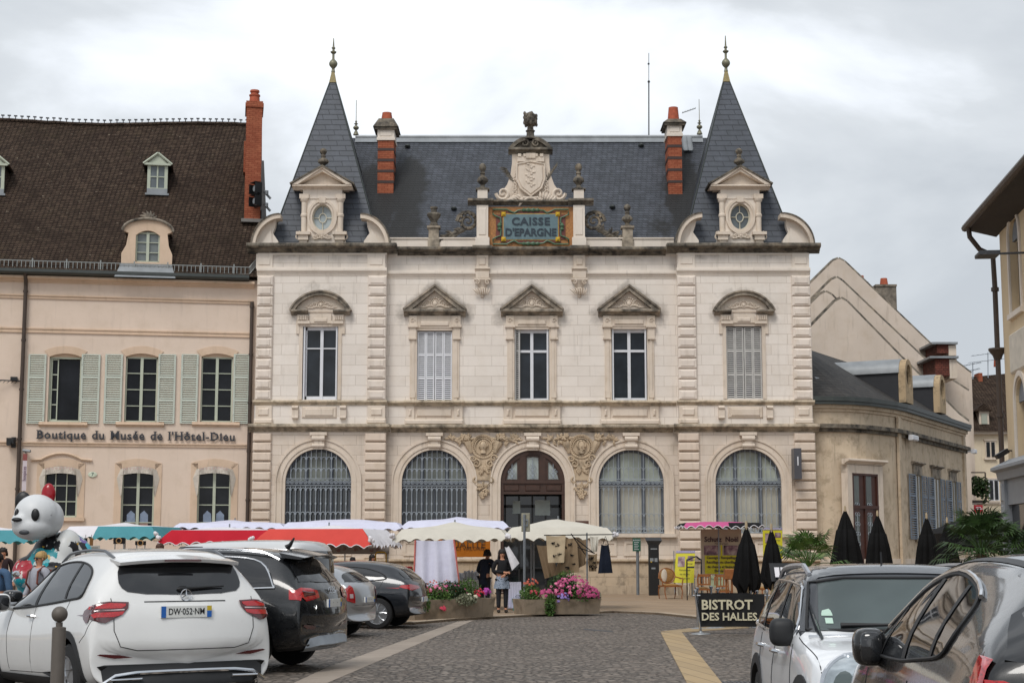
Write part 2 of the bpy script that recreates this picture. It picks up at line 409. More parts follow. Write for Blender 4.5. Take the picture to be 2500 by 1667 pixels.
class Over:
    "extra grime of a fixed shape laid over a finished material"
    def __init__(s,mat,nscale=2.2):
        s.t=NT.__new__(NT);s.t.m=mat;s.t.t=mat.node_tree;s.t.b=mat.node_tree.nodes['Principled BSDF']
        g=s.t.n('ShaderNodeTexCoord');x=s.t.n('ShaderNodeSeparateXYZ',{0:g.outputs['Object']});s.x,s.z=x.outputs[0],x.outputs[2]
        s.nz=s.t.noise(nscale,7,.65);s.mask=None
    def add(s,m):s.mask=m if s.mask is None else s.t.math('MAXIMUM',s.mask,m)
    def tent(s,cx,zt,W,h,w=.22):
        t=s.t;ax=t.math('ABSOLUTE',t.math('SUBTRACT',s.x,cx));d=t.math('SUBTRACT',s.z,t.math('SUBTRACT',zt,t.math('MULTIPLY',ax,h/W)))
        a=t.math('SUBTRACT',1.0,t.math('DIVIDE',t.math('ABSOLUTE',d),w),True);b=t.math('DIVIDE',t.math('SUBTRACT',W*1.18,ax),.3,True);s.add(t.math('MULTIPLY',a,b))
    def ell(s,cx,cz,rx,rz,pw=1.0):
        t=s.t;a=t.math('POWER',t.math('DIVIDE',t.math('SUBTRACT',s.x,cx),rx),2.0);b=t.math('POWER',t.math('DIVIDE',t.math('SUBTRACT',s.z,cz),rz),2.0)
        s.add(t.math('MULTIPLY',t.math('SUBTRACT',1.0,t.math('SQRT',t.math('ADD',a,b)),True),pw))
    def done(s,dark,am=1.0,lo=.05,hi=.35):
        t=s.t;l=t.b.inputs['Base Color'].links[0].from_socket
        v=t.math('SUBTRACT',s.mask,t.math('MULTIPLY',t.math('SUBTRACT',s.nz,.30),1.3),True)
        k=t.mix(t.math('MULTIPLY',t.ramp(v,[(lo,0),(hi,1)]),am),l,hexc(dark));t.t.links.new(k,t.b.inputs['Base Color'])
BY=62.0;F=Frame(0,BY)
def X(px,py=890,d=0):return F.x(px,py,d)
def Z(py,d=0,px=1250):return F.z(px,py,d)
bank=thing('bank_building','pale limestone savings bank with two pointed slate towers and a coloured name panel','building',(X(1300),BY,0))
def poly(pts,d=0):return[F.p(a,b,d)for a,b in pts]
zc1,zc0=Z(601),Z(622)
zb1,zb0=Z(1037),Z(1056)
PD=-0.32
xLo,xLi,xRi,xRo=X(630,800),X(943,800),X(1653,800),X(1975,800)
WIN=[(741,827,800,977),(1018,1104,807,980),(1256,1341,804,980),(1493,1580,803,979),(1771,1858,799,975)]
ARC=[(779.5,80),(1060.5,79.5),(1300.5,78.5),(1541,79.5),(1824,80)]
zsp=Z(1177);zabot=Z(1302)
def wrect(i):
    a,b,c,d=WIN[i];return X(a,890),X(b,890),Z(d),Z(c)
def arch_loop(cx,r,z0,grow=0.0,seg=28):
    r+=grow
    return[(cx-r,z0),(cx+r,z0)]+[(cx+r*cos(pi*k/seg),zsp+r*sin(pi*k/seg))for k in range(seg+1)]
def acen(i):
    a,r=ARC[i];return X(a,1177),(X(a+r,1177)-X(a-r,1177))/2
def rl(r):x0,x1,z0,z1=r;return[(x0,z0),(x1,z0),(x1,z1),(x0,z1)]
spans=[(xLo,xLi,PD,[0]),(xLi,xRi,0.0,[1,2,3]),(xRi,xRo,PD,[4])]
up=MB();lo=MB()
for x0,x1,d,ids in spans:
    up.plate([(x0,zb0),(x1,zb0),(x1,zc1),(x0,zc1)],[rl(wrect(i))for i in ids],BY+d,0.34)
    hs=[];doorl=None
    for i in ids:
        cx,r=acen(i)
        hs.append(arch_loop(cx,r,0.12 if i==2 else zabot))
    lo.plate([(x0,0.0),(x1,0.0),(x1,zb0),(x0,zb0)],hs,BY+d-0.02,0.36)
up.box(xLo,xLo+0.3,BY+0.02,BY+11,0,zc1);up.box(xRo-0.3,xRo,BY+0.02,BY+11,0,zc1);up.box(xLo,xRo,BY+10.7,BY+11,0,zc1)
up.build('upper_wall',M['stone'],bank,smooth=False);lo.build('ground_floor_wall',M['stone_low'],bank,smooth=False)
bx0=X(1300)
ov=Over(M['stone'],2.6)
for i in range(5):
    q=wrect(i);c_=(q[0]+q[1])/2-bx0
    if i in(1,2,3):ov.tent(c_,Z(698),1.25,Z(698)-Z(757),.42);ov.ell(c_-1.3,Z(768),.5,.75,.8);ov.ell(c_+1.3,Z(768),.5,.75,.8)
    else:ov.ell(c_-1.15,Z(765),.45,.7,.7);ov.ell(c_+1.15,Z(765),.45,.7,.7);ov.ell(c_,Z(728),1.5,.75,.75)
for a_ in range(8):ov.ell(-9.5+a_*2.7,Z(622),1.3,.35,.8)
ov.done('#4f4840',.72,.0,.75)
ov=Over(M['slate'],1.8);ov.ell(X(985,420)-bx0,Z(415),1.1,2.0,1.5);ov.ell(X(905,470)-bx0,Z(470),1.6,3.4,1.3);ov.ell(X(980,520)-bx0,Z(540),1.2,2.4,1.0);ov.ell(X(1685,450)-bx0,Z(450),1.1,3.8,1.4);ov.ell(X(1620,520)-bx0,Z(540),1.2,1.6,.6);ov.done('#1d1d1c',.9,-.0,.3)
ov=Over(M['stone_low'],1.8)
for a_,b_ in((945,1075),(1170,1180),(1152,1260),(1650,1075),(630,1075),(1430,1080)):ov.ell(X(a_,1100)-bx0,Z(b_),.5,1.3,.6)
ov.done('#6f6455',.6,.0,.7)
TPL=[(0,0),(.12,0),(.16,.16),(.38,.24),(.42,.42),(.82,.5),(.9,.58),(1,.64),(1,.86),(.92,1),(-.3,1.0)]
def cornice(mb,x0,x1,yb,z0,z1,proj,tpl=TPL):
    pr=[(yb+0.1,z0)]+[(yb-p*proj,z0+q*(z1-z0))for p,q in tpl];pr[-1]=(yb+0.1,z1);mb.sweepx(pr,x0,x1)
mc=MB()
cornice(mc,xLo-.42,xLi+.42,BY+PD,zc0,zc1,.42);cornice(mc,xRi-.42,xRo+.42,BY+PD,zc0,zc1,.42)
cornice(mc,xLi+.42,xRi-.42,BY,Z(625),Z(606),.40)
for px in(1178,1414):
    cornice(mc,X(px-24,620),X(px+24,620),BY-.14,Z(624),Z(605)+.01,.40)
mc.build('main_cornice',M['weather2'],bank)
fr=MB()
for x0,x1,d in((xLo-.03,xLi+.03,PD),(xLi,xRi,0),(xRi-.03,xRo+.03,PD)):
    dz=0 if d else-.06
    cornice(fr,x0,x1,BY+d,Z(677)+dz,Z(658)+dz,.13)
    fr.box(x0+.01,x1-.01,BY+d-.04,BY+d+.05,Z(626),Z(621))
for a,b in((629,669),(899,942)):fr.bev(X(a+4,640),X(b-4,640),BY+PD-.09,BY+PD,Z(653),Z(632),.05);fr.box(X(a,640),X(b,640),BY+PD-.06,BY+PD+.03,Z(660),Z(624))
for a,b in((1653,1694),(1930,1971)):fr.bev(X(a+4,640),X(b-4,640),BY+PD-.09,BY+PD,Z(651),Z(630),.05);fr.box(X(a,640),X(b,640),BY+PD-.06,BY+PD+.03,Z(658),Z(622))
fr.build('frieze_moulding',M['trim_clean'],bank)
bc=MB()
for x0,x1,d in((xLo-.22,xLi+.22,PD),(xLi+.22,xRi-.22,0),(xRi-.22,xRo+.22,PD)):
    cornice(bc,x0,x1,BY+d,zb0,zb1,.30)
bc.build('storey_cornice',stone('stained_storey_cornice','#c3b49e',bw=0,grime=0.75,blotch=0.4,smallg=0.8,dark='#2a2927'),bank)
sb=MB()
for x0,x1,d in((xLo-.08,xLi+.08,PD),(xLi+.08,xRi-.08,0),(xRi-.08,xRo+.08,PD)):
    cornice(sb,x0,x1,BY+d,Z(991),Z(979),.13)
for i in(1,2,3):
    x0,x1,z0,z1=wrect(i);cornice(sb,x0-.48,x1+.48,BY-.10,Z(992),Z(979)+.015,.2)
sb.build('sill_band',stone('stained_sill','#c9baa3',bw=0,grime=0.35,blotch=0.4,smallg=0.6),bank)
dp=MB()
for i in(1,2,3):
    x0,x1,z0,z1=wrect(i)
    dp.bev(x0-.46,x1+.46,BY-.22,BY+.02,Z(1038)+.0,Z(1024),.06)
    dp.box(x0-.1,x1+.1,BY-.06,BY+.02,Z(1024),Z(992));dp.bev(x0,x1,BY-.12,BY-.05,Z(1018),Z(998),.05)
    for s in(x0-.42,x1+.08):
        dp.box(s,s+.34,BY-.12,BY+.02,Z(1024),Z(992));dp.bev(s+.08,s+.26,BY-.18,BY-.11,Z(1018),Z(998),.08)
for i in(0,4):
    x0,x1,z0,z1=wrect(i);y=BY+PD
    dp.bev(x0+.02,x1-.02,y-.06,y+.02,Z(1022),Z(994),.04);dp.bev(x0+.14,x1-.14,y-.10,y-.05,Z(1017),Z(999),.03)
    for s in(x0-.36,x1+.12):
        dp.box(s,s+.24,y-.14,y+.02,Z(1024),Z(992));dp.cyl((s,y-.12,Z(1021)),(s+.24,y-.12,Z(1021)),.05);dp.cyl((s,y-.14,Z(997)),(s+.24,y-.14,Z(997)),.06)
for a,b in((627,667),(900,942),(1656,1700),(1937,1978)):
    x0,x1=X(a,1000),X(b,1000);y=BY+PD
    dp.box(x0,x1,y-.07,y+.02,Z(1037),Z(992));dp.bev(x0+.1,x1-.1,y-.12,y-.06,Z(1017),Z(998),.05);dp.bev(x0-.04,x1+.04,y-.14,y+.02,Z(1037),Z(1024),.05)
dp.build('dado_panels',M['trim'],bank)
for(xa,xb,k)in((630,668,0),(900,944,1),(1653,1697,2),(1932,1976,3)):
    q=MB();x0,x1=X(xa,830),X(xb,830);y=BY+PD
    n=12;zt,zb=Z(677),Z(979);h=(zt-zb)/n
    for j in range(n):
        q.bev(x0-.01,x1+.01,y-.12-.01*random.random(),y+.02,zb+j*h+.012,zb+(j+1)*h-.012,.045)
        q.bev(x0+.08,x1-.08,y-.15,y-.11,zb+j*h+.09,zb+(j+1)*h-.07,.02)
    q.build('quoin_strip',M['quoin'],bank)
    q=MB();zt,zb=Z(1057),Z(1366);n=13;h=(zt-zb)/n;x0-=.05;x1+=.05
    for j in range(n):
        q.bev(x0,x1,y-.15-.01*random.random(),y+.02,zb+j*h+.035,zb+(j+1)*h-.03,.04)
    q.build('quoin_strip',M['quoin_low'],bank)
pl=MB()
for x0,x1,d in((xLo-.1,xLi+.1,PD),(xLi+.1,xRi-.1,0),(xRi-.1,xRo+.1,PD)):
    cx,r=acen(2)
    segs=[(x0,x1)]if d else[(x0,cx-r-.35),(cx+r+.35,x1)]
    for s0,s1 in segs:
        pl.box(s0,s1,BY+d-.16,BY+d,.0,Z(1374));cornice(pl,s0-.02,s1+.02,BY+d-.02,Z(1378),Z(1364),.24);pl.box(s0-.01,s1+.01,BY+d-.26,BY+d,0,.38)
pl.build('plinth',stone('plinth_stone','#c0ad95',bw=1.3,bh=0.7,grime=.12,blotch=.5,smallg=.5,bands=[(.8,0,.35)]),bank)
pn=MB()
for a,b in((985,1045),(1075,1130),(1470,1505),(1523,1562),(1745,1800),(1840,1900),(700,755),(800,860)):
    d=PD if a<900 or a>1700 else 0;x0,x1=X(a,1330),X(b,1330)
    pn.plate([(x0,Z(1356)),(x1,Z(1356)),(x1,Z(1320)),(x0,Z(1320))],[[(x0+.1,Z(1356)+.1),(x1-.1,Z(1356)+.1),(x1-.1,Z(1320)-.1),(x0+.1,Z(1320)-.1)]],BY+d-.07,.06)
    pn.box(x0+.1,x1-.1,BY+d-.035,BY+d-.02,Z(1356)+.1,Z(1320)-.1)
pn.build('sunk_panels',M['trim'],bank)
for i in range(5):
    cx,r=acen(i);y=BY+(PD if i in(0,4)else 0)-.02;zb=.0 if i==2 else zabot
    a=MB()
    for g0,g1,pr in((0.0,.12,.035),(.12,.2,.07),(.2,.34,.045),(.34,.40,.09)):
        a.arcband(cx,zsp,r+g0,r+g1,y-pr,y+.01,seg=36)
        for s in(-1,1):
            a.box(cx+s*(r+g0),cx+s*(r+g1),y-pr*.9,y+.01,zb-.0 if i!=2 else 0.0,zsp)
    zk0,zk1=zsp+r-.02,zb0+.01
    a.prism([(cx-.19,zk0),(cx+.19,zk0),(cx+.26,zk1-.14),(cx-.26,zk1-.14)],y-.20,y+.01)
    a.box(cx-.33,cx+.33,y-.26,y+.01,zk1-.15,zk1-.03);a.cyl((cx-.24,y-.2,zk0+.14),(cx+.24,y-.2,zk0+.14),.08);a.cyl((cx-.25,y-.22,zk1-.27),(cx+.25,y-.22,zk1-.27),.10)
    a.box(cx-.15,cx+.15,y-.24,y-.1,zk0+.2,zk1-.33)
    if i!=2:a.box(cx-r-.45,cx+r+.45,y-.2,y+.2,zabot-.14,zabot)
    a.build('arch_surround',M['trim'],bank)
    if i==2:continue
    fw=MB();yy=y+.22
    fw.mi=0;fw.arcband(cx,zsp,r-.10,r+.01,yy-.04,yy+.04,seg=32)
    zt=zsp-.03
    fw.box(cx-r,cx-r+.1,yy-.04,yy+.04,zabot,zsp);fw.box(cx+r-.1,cx+r,yy-.04,yy+.04,zabot,zsp);fw.box(cx-r,cx+r,yy-.05,yy+.05,zt-.07,zt+.07)
    for q in(-.38,.38):fw.box(cx+q*r-.07,cx+q*r+.07,yy-.045,yy+.045,zabot,zsp+sqrt(max(0,1-.16))*r-.04)
    for q in(-.69,0,.69):fw.box(cx+q*r-.025,cx+q*r+.025,yy-.02,yy+.03,zabot,zt)if i<3 else None
    wo_=fw.build('arched_window',plain('blue_grey_window_frame_%d'%i,'#454b54' if i<3 else '#565c65',.5,.15,3),bank)
    p1=MB();L=[(cx+(r-.02)*cos(pi*k/28),zsp+(r-.02)*sin(pi*k/28))for k in range(29)]
    p1.prism(L[::-1],yy+.05,yy+.07);up_m=glass('curtained_glass_%d'%i,(.20,.215,.19,1)if i<3 else(.42,.46,.40,1),.2,.2,.35)
    p1.build('pane',up_m,wo_)
    p2=MB();p2.box(cx-r+.02,cx+r-.02,yy+.05,yy+.07,zabot,zsp-.02)
    p2.build('pane',glass('lower_glass_%d'%i,(.025,.03,.033,1),.06,.6)if i<3 else glass('curtained_low_%d'%i,(.43,.42,.36,1),.3,.12,.3),wo_)
    g=MB();gy=y+.08;nb=13;col='iron'
    def top(x):return zsp+sqrt(max(0.0,r*r-(x-cx)**2))
    for k in range(1,nb):
        x=cx-r+2*r*k/nb
        for z0,z1 in((zabot+.02,zsp-.16),(zsp+.14,top(x)-.02)):
            if z1>z0:g.tube([(x,gy,z0),(x,gy,z1)],.019 if i<3 else .012,4)
        for zz in(zabot+.5,zabot+1.15):
            if i<3:g.ball((x,gy,zz),(.035,.02,.06),6,4)
    rowz=[zabot+.25,zabot+.75,zsp-.30,zsp+.45,zsp+.9,zsp+1.32]if i<3 else[zabot+.2,zabot+.7,zsp-.28,zsp+.5]
    for zz in rowz:
        for k in range(nb):
            x=cx-r+2*r*(k+.5)/nb
            if zz>zsp and top(x)-.12<zz:continue
            g.tube([(x+.075*cos(t)*(1 if t>0 else 1),gy,zz+.075*sin(t))for t in[pi*j/8 for j in range(-1,10)]],.016 if i<3 else .010,4)
    for zz,hh in((zsp,.13),):
        for s in(-1,1):g.box(cx-r,cx+r,gy-.02,gy+.02,zz+s*hh-.012,zz+s*hh+.012)
        for k in range(15):
            x=cx-r+2*r*(k+.5)/15;g.ring((x,zz),.066,.013,gy,12,4);g.ring((x,zz),.025,.012,gy,8,4)
    g.box(cx-r,cx+r,gy-.02,gy+.02,zabot+.02,zabot+.05)
    if i>=3:
        for k in range(12):
            x=cx-r+2*r*(k+.5)/12;g.ring((x,zabot+.1),.055,.014,gy,10,4)
        g.box(cx-r,cx+r,gy-.02,gy+.02,zabot+.17,zabot+.2)
    g.build('iron_grille',M['iron'],wo_)
cx,r=acen(2);y=BY+.1
dr=MB();dr.arcband(cx,zsp,r-.17,r+.02,y-.08,y+.1,seg=36)
for s in(-1,1):dr.box(cx+s*(r-.12),cx+s*(r+.02),y-.08,y+.1,0.1,zsp)
dr.box(cx-r,cx+r,y-.1,y+.1,zsp-.04,zsp+.06);dr.box(cx-r,cx+r,y-.04,y+.08,zsp-.40,zsp-.04);dr.box(cx-r,cx+r,y-.1,y+.1,zsp-.46,zsp-.38)
for q in(-.31,.31):dr.box(cx+q*r-.12,cx+q*r+.12,y-.07,y+.08,zsp,zsp+.93*r)
for a0,b0 in((-.9,-.42),(-.24,.24),(.42,.9)):dr.bev(cx+a0*r,cx+b0*r,y-.07,y-.03,zsp-.34,zsp-.09,.03)
def lens(x0,x1,zlo,rr):
    p=[(x0,zlo),(x1,zlo)];n=8
    for k in range(n+1):
        x=x1+(x0-x1)*k/n;p.append((x,zsp+sqrt(max(0.01,rr*rr-(x-cx)**2))))
    return p
ht=[lens(cx-.80*r,cx-.50*r+.02,zsp+.12,r-.24),lens(cx-.18*r,cx+.18*r,zsp+.12,r-.26),lens(cx+.50*r-.02,cx+.80*r,zsp+.12,r-.24)]
full=[(cx+(r-.1)*cos(pi*k/28),zsp+(r-.1)*sin(pi*k/28))for k in range(29)]
dr.plate([(cx-r+.1,zsp)]+full[::-1]+[(cx+r-.1,zsp)]if False else full,ht,y-.03,.06)
door=dr.build('entrance_door',M['wood'],bank)
gl=MB()
for h in ht:gl.prism(h,y+.04,y+.06)
gl.build('fanlight_glass',glass('pale_fanlight',(.42,.47,.44,1),.15,.15),door)
sc_=MB()
for h in ht:
    xa,xb=h[0][0],h[1][0];xm=(xa+xb)/2;zt=max(p[1]for p in h)
    for zz in[zsp+.22+.2*k for k in range(int((zt-zsp-.3)/.2))]:
        for s in(-1,1):sc_.scroll(xm+s*.1,zz,.09,y-.05,.016,1.3,pi/2,s)
    sc_.tube([(xm,y-.05,zsp+.12),(xm,y-.05,zt-.05)],.014,4)
sc_.build('fanlight_ironwork',M['iron'],door)
ld=MB();ld.mi=0
for q in(-.86,-.42,.0,.42,.86):ld.box(cx+q*r-.035,cx+q*r+.035,BY+1.1,BY+1.18,0,zsp-.46)
ld.box(cx-r,cx+r,BY+1.1,BY+1.18,zsp-.95,zsp-.84);ld.box(cx-r,cx+r,BY+1.1,BY+1.18,1.0,1.06)
ld.build('lobby_frame',M['black'],door)
lg=MB();lg.box(cx-r,cx+r,BY+1.2,BY+1.22,0,zsp-.4);lg.build('lobby_glass',glass('lobby_glass',(.02,.022,.024,1),.03,.4),door)
nb_=MB();nb_.box(cx-.62*r,cx-.38*r,BY+1.05,BY+1.06,Z(1252),Z(1220));nb_.box(cx+.08*r,cx+.56*r,BY+1.05,BY+1.06,Z(1256),Z(1218));nb_.build('posted_notice',plain('notice_paper','#a9b5b4',.7,.1,5),door)
wl=MB();wl.box(cx-r-.3,cx-r,BY+.34,BY+1.3,0,zsp+r);wl.box(cx+r,cx+r+.3,BY+.34,BY+1.3,0,zsp+r);wl.box(cx-r,cx+r,BY+.34,BY+1.3,zsp-.4,zsp-.3);wl.box(cx-r-.2,cx+r+.2,BY-.1,BY+3,0,.11);wl.build('lobby_lining',M['wood'],door)
def leafwork(mb,cx,cz,w,h,y,th=.03,seed=0):
    rnd=random.Random(seed)
    for s in(-1,1):
        mb.scroll(cx+s*w*.30,cz,h*.34,y,th,1.5,0 if s>0 else pi,s);mb.scroll(cx+s*w*.58,cz-h*.14,h*.22,y,th*.8,1.4,pi if s>0 else 0,-s)
        mb.tube([(cx+s*w*t,y,cz-h*.3+h*.12*sin(t*9))for t in(.1,.25,.4,.6,.8)],[th,th*1.1,th,th*.8,th*.3],5)
    mb.ball((cx,y,cz),(h*.22,.05,h*.26),12,8);mb.ring((cx,cz),h*.32,th*.8,y,16,5)
    for k in range(7):
        a=pi*(k+.5)/7;mb.ball((cx+h*.45*cos(a),y,cz+h*.1+h*.42*sin(a)),(h*.09,.04,h*.09),6,5)
def leaf(mb,x,z,y,L,a,w=.25,th=.04):
    "pointed acanthus leaf in relief"
    n=5;pts=[];rr=[]
    for k in range(n+1):
        t=k/n;b=a+.5*t;pts.append((x+L*t*cos(b),y-.02*sin(pi*t),z+L*t*sin(b)));rr.append(max(.004,L*w*sin(pi*(.12+.86*t))*.5))
    mb.tube(pts,rr,5)
def sash(i,y):
    x0,x1,z0,z1=wrect(i)
    m=MB();fy=y+.16
    wd=.055
    xa,xb=x0+.02,x1-.02
    if i in(0,):xa=x0+.10
    m.box(xa,xa+wd,fy,fy+.06,z0,z1);m.box(xb-wd,xb,fy,fy+.06,z0,z1);m.box(xa,xb,fy,fy+.06,z1-.13,z1);m.box(xa,xb,fy,fy+.06,z0,z0+.14)
    xm=(xa+xb)/2;m.box(xm-.06,xm+.06,fy-.03,fy+.05,z0,z1)
    zt=z0+(z1-z0)*(.70 if i else .705);m.box(xa,xb,fy-.02,fy+.055,zt-.05 if i else zt-.025,zt+.045 if i else zt+.02)
    w=m.build('window',M['white'],bank)
    g=MB();g.box(xa,xb,fy+.062,fy+.07,z0,z1);g.build('pane',M['glass_blue'],w)
    return w,x0,x1,z0,z1
def louvre(m,x0,x1,y,z0,z1,nz=3,fw=.05,step=.075,mat_th=.045):
    m.box(x0,x0+fw,y,y+mat_th,z0,z1);m.box(x1-fw,x1,y,y+mat_th,z0,z1)
    zs=[z0+(z1-z0)*k/nz for k in range(nz+1)]
    for k in range(nz+1):m.box(x0+fw,x1-fw,y,y+mat_th,max(z0,zs[k]-.05),min(z1,zs[k]+.05))
    for k in range(nz):
        a=zs[k]+.06;b=zs[k+1]-.06;n=max(3,int((b-a)/step))
        for j in range(n):
            zz=a+(b-a)*(j+.5)/n
            m.add([(x0+fw,y+.005,zz-.022),(x1-fw,y+.005,zz-.022),(x1-fw,y+mat_th-.008,zz+.02),(x0+fw,y+mat_th-.008,zz+.02),
                   (x0+fw,y+.012,zz-.028),(x1-fw,y+.012,zz-.028),(x1-fw,y+mat_th,zz+.012),(x0+fw,y+mat_th,zz+.012)],
                  [(0,1,2,3),(7,6,5,4),(0,4,5,1),(2,6,7,3),(0,3,7,4),(1,5,6,2)])
for i in range(5):
    y=BY+(PD if i in(0,4)else 0);w,x0,x1,z0,z1=sash(i,y);cx=(x0+x1)/2
    rv=MB();rv.box(x0-.02,x0,y+.02,y+.3,z0,z1)
    if i==1 or i==4:
        for a,b in((x0+.01,cx-.012),(cx+.012,x1-.01)):
            m=MB();mid=(a+b)/2
            louvre(m,a,mid-.004,y+.06,z0+.01,z1-.04);louvre(m,mid+.004,b,y+.06,z0+.01,z1-.04)
            m.build('shutter',M['white']if i==1 else M['white_dirty'],w)
        bk=MB();bk.box(x0,x1,y+.12,y+.125,z0,z1);bk.build('painted_shade_sheet',M['black'],w)  # black sheet added as painted shade behind the closed louvres
    elif i==2:
        m=MB()
        n=34
        m.box(x0+.01,x0+.05,y+.0,y+.16,z0,z1);m.box(x0+.16,x0+.22,y+.04,y+.16,z0,z1)
        for k in range(n):zz=z0+(z1-z0)*(k+.5)/n;m.box(x0+.05,x0+.16,y+.07,y+.09,zz-.02,zz+.016)
        m.build('shutter',M['white_dirty'],w)
        m=MB();m.box(x1-.10,x1-.03,y+.02,y+.16,z0,z1);m.build('shutter',M['white'],w)
    else:
        for s in((x0+.03,x0+.09),(x1-.09,x1-.03)):
            m=MB();m.box(s[0],s[1],y+.01,y+.16,z0,z1);m.build('shutter',M['white'],w)
    pd=MB();tr=MB()
    if i in(1,2,3):
        tr.box(x0-.09,x0,y-.05,y+.01,z0,z1);tr.box(x1,x1+.09,y-.05,y+.01,z0,z1);tr.box(x0-.09,x1+.09,y-.05,y+.01,z1,z1+.10)
        tr.box(x0-.20,x0-.09,y-.08,y+.01,z0,z1+.10);tr.box(x1+.09,x1+.20,y-.08,y+.01,z0,z1+.10)
        ze=Z(772)
        tr.box(x0-.05,x1+.05,y-.09,y+.01,z1+.10,ze);tr.bev(x0+.12,x1-.12,y-.14,y-.08,z1+.16,z1+.36,.04)
        for s in(-1,1):
            xa=cx+s*.70;xb=cx+s*1.02
            tr.box(xa,xb,y-.14,y+.01,Z(795),Z(772));tr.box(cx+s*.66,cx+s*1.06,y-.19,y+.01,Z(800),Z(794));tr.box(cx+s*.74,cx+s*1.0,y-.12,y+.01,Z(828),Z(800));tr.box(cx+s*.72,cx+s*1.03,y-.15,y+.01,Z(829),Z(825))
            tr.scroll(cx+s*.87,Z(783),.09,y-.16,.025,1.4);tr.box(cx+s*.80,cx+s*.97,y-.05,y+.01,Z(970),Z(829));tr.box(cx+s*.76,cx+s*.96,y-.10,y+.01,Z(971),Z(955))
        zb_,zt=Z(758),Z(700);W=1.22
        cornice(pd,cx-W,cx+W,y-.04,Z(773),zb_+.02,.30)
        for s in(-1,1):
            a=[(cx+s*W,zb_),(cx,zt),(cx,zt+.0),]
            q=[(cx+s*W,zb_+.02),(cx+s*(W-.32),zb_+.02),(cx,zt-.20),(cx,zt+.0)]
            pd.prism(q if s<0 else q[::-1],y-.30,y+.01)
            q=[(cx+s*(W+.04),zb_+.03),(cx+s*W*.985,zb_-.01),(cx,zt-.03),(cx,zt+.05)]
            pd.prism(q if s<0 else q[::-1],y-.37,y+.01)
        tr.prism([(cx-W+.3,zb_),(cx+W-.3,zb_),(cx,zt-.2)],y-.08,y+.01)
        leafwork(tr,cx,zb_+.27,1.0,.42,y-.11,.03,i)
        tr.build('window_surround',M['trim'],bank);pd.build('triangular_pediment',M['weather'],bank)
    else:
        tr.box(x0-.14,x0,y-.04,y+.01,z0,z1);tr.box(x1,x1+.14,y-.04,y+.01,z0,z1);tr.box(x0-.14,x1+.14,y-.04,y+.01,z1,z1+.12)
        tr.box(x0-.26,x0-.14,y-.06,y+.01,Z(818),z1+.25);tr.box(x1+.14,x1+.26,y-.06,y+.01,Z(818),z1+.25)
        tr.box(cx-.42,cx+.42,y-.10,y+.01,z1+.12,Z(770));tr.bev(cx-.26,cx+.26,y-.14,y-.09,z1+.16,z1+.32,.03)
        for s in(-1,1):
            tr.box(cx+s*.5,cx+s*.92,y-.12,y+.01,Z(786),Z(772))
            for q in range(5):tr.box(cx+s*(.56+.07*q),cx+s*(.6+.07*q),y-.18,y-.1,Z(785),Z(775))
            tr.box(cx+s*.42,cx+s*.9,y-.15,y+.01,Z(794),Z(787))
        R=1.16;z_=Z(762);za=Z(718);h=za-z_
        rad=(R*R+h*h)/(2*h);zc=za-rad;am=math.asin(R/rad)
        pd.arcband(cx,zc,rad-.13,rad,y-.27,y+.01,pi/2-am,pi/2+am,28);pd.arcband(cx,zc,rad-.0,rad+.06,y-.33,y+.01,pi/2-am*1.02,pi/2+am*1.02,28)
        for s in(-1,1):cornice(pd,cx+(s*R if s<0 else .5),cx+(-.5 if s<0 else s*R),y-.03,Z(773),z_+.02,.28)
        tr.prism([(cx-R+.15,z_-.05),(cx+R-.15,z_-.05)]+[(cx+(rad-.13)*sin(a),zc+(rad-.13)*cos(a))for a in[am*.85*(1-k/8)for k in range(17)]],y-.06,y+.01)
        leafwork(tr,cx,z_+.22,.8,.30,y-.09,.028,i)
        tr.build('window_surround',M['trim'],bank);pd.build('arched_pediment',M['weather'],bank)
for px in(1178,1414):
    x=X(px,640);m=MB();y=BY
    m.box(x-.23,x+.23,y-.16,y+.01,Z(655),Z(625));m.bev(x-.15,x+.15,y-.2,y-.14,Z(650),Z(630),.05);cornice(m,x-.30,x+.30,y-.14,Z(664),Z(655),.1)
    m.box(x-.26,x+.26,y-.2,y+.01,Z(680),Z(664));m.box(x-.32,x+.32,y-.26,y+.01,Z(686),Z(681))
    m.lathe([(.01,Z(728)),(.07,Z(725)),(.05,Z(720)),(.17,Z(711)),(.2,Z(706)),(.15,Z(704)),(.19,Z(696)),(.28,Z(687))],(x,y-.02,0),14)
    for s in(-1,1):m.scroll(x+s*.2,Z(691),.09,y-.26,.028,1.4,pi/2,s)
    for k in range(7):leaf(m,x-.18+.06*k,Z(720),y-.17,.3,pi/2+.2*(3-k)-.25)
    m.build('hanging_capital',M['trim'],bank)
pp=MB();y=BY-.05
for a,b in((948,1163),(1428,1645)):pp.box(X(a,590),X(b,590),y,y+.3,Z(607),Z(584));pp.box(X(a,590),X(b,590),y-.05,y+.35,Z(584),Z(581))
pp.build('parapet',M['trim_clean'],bank)
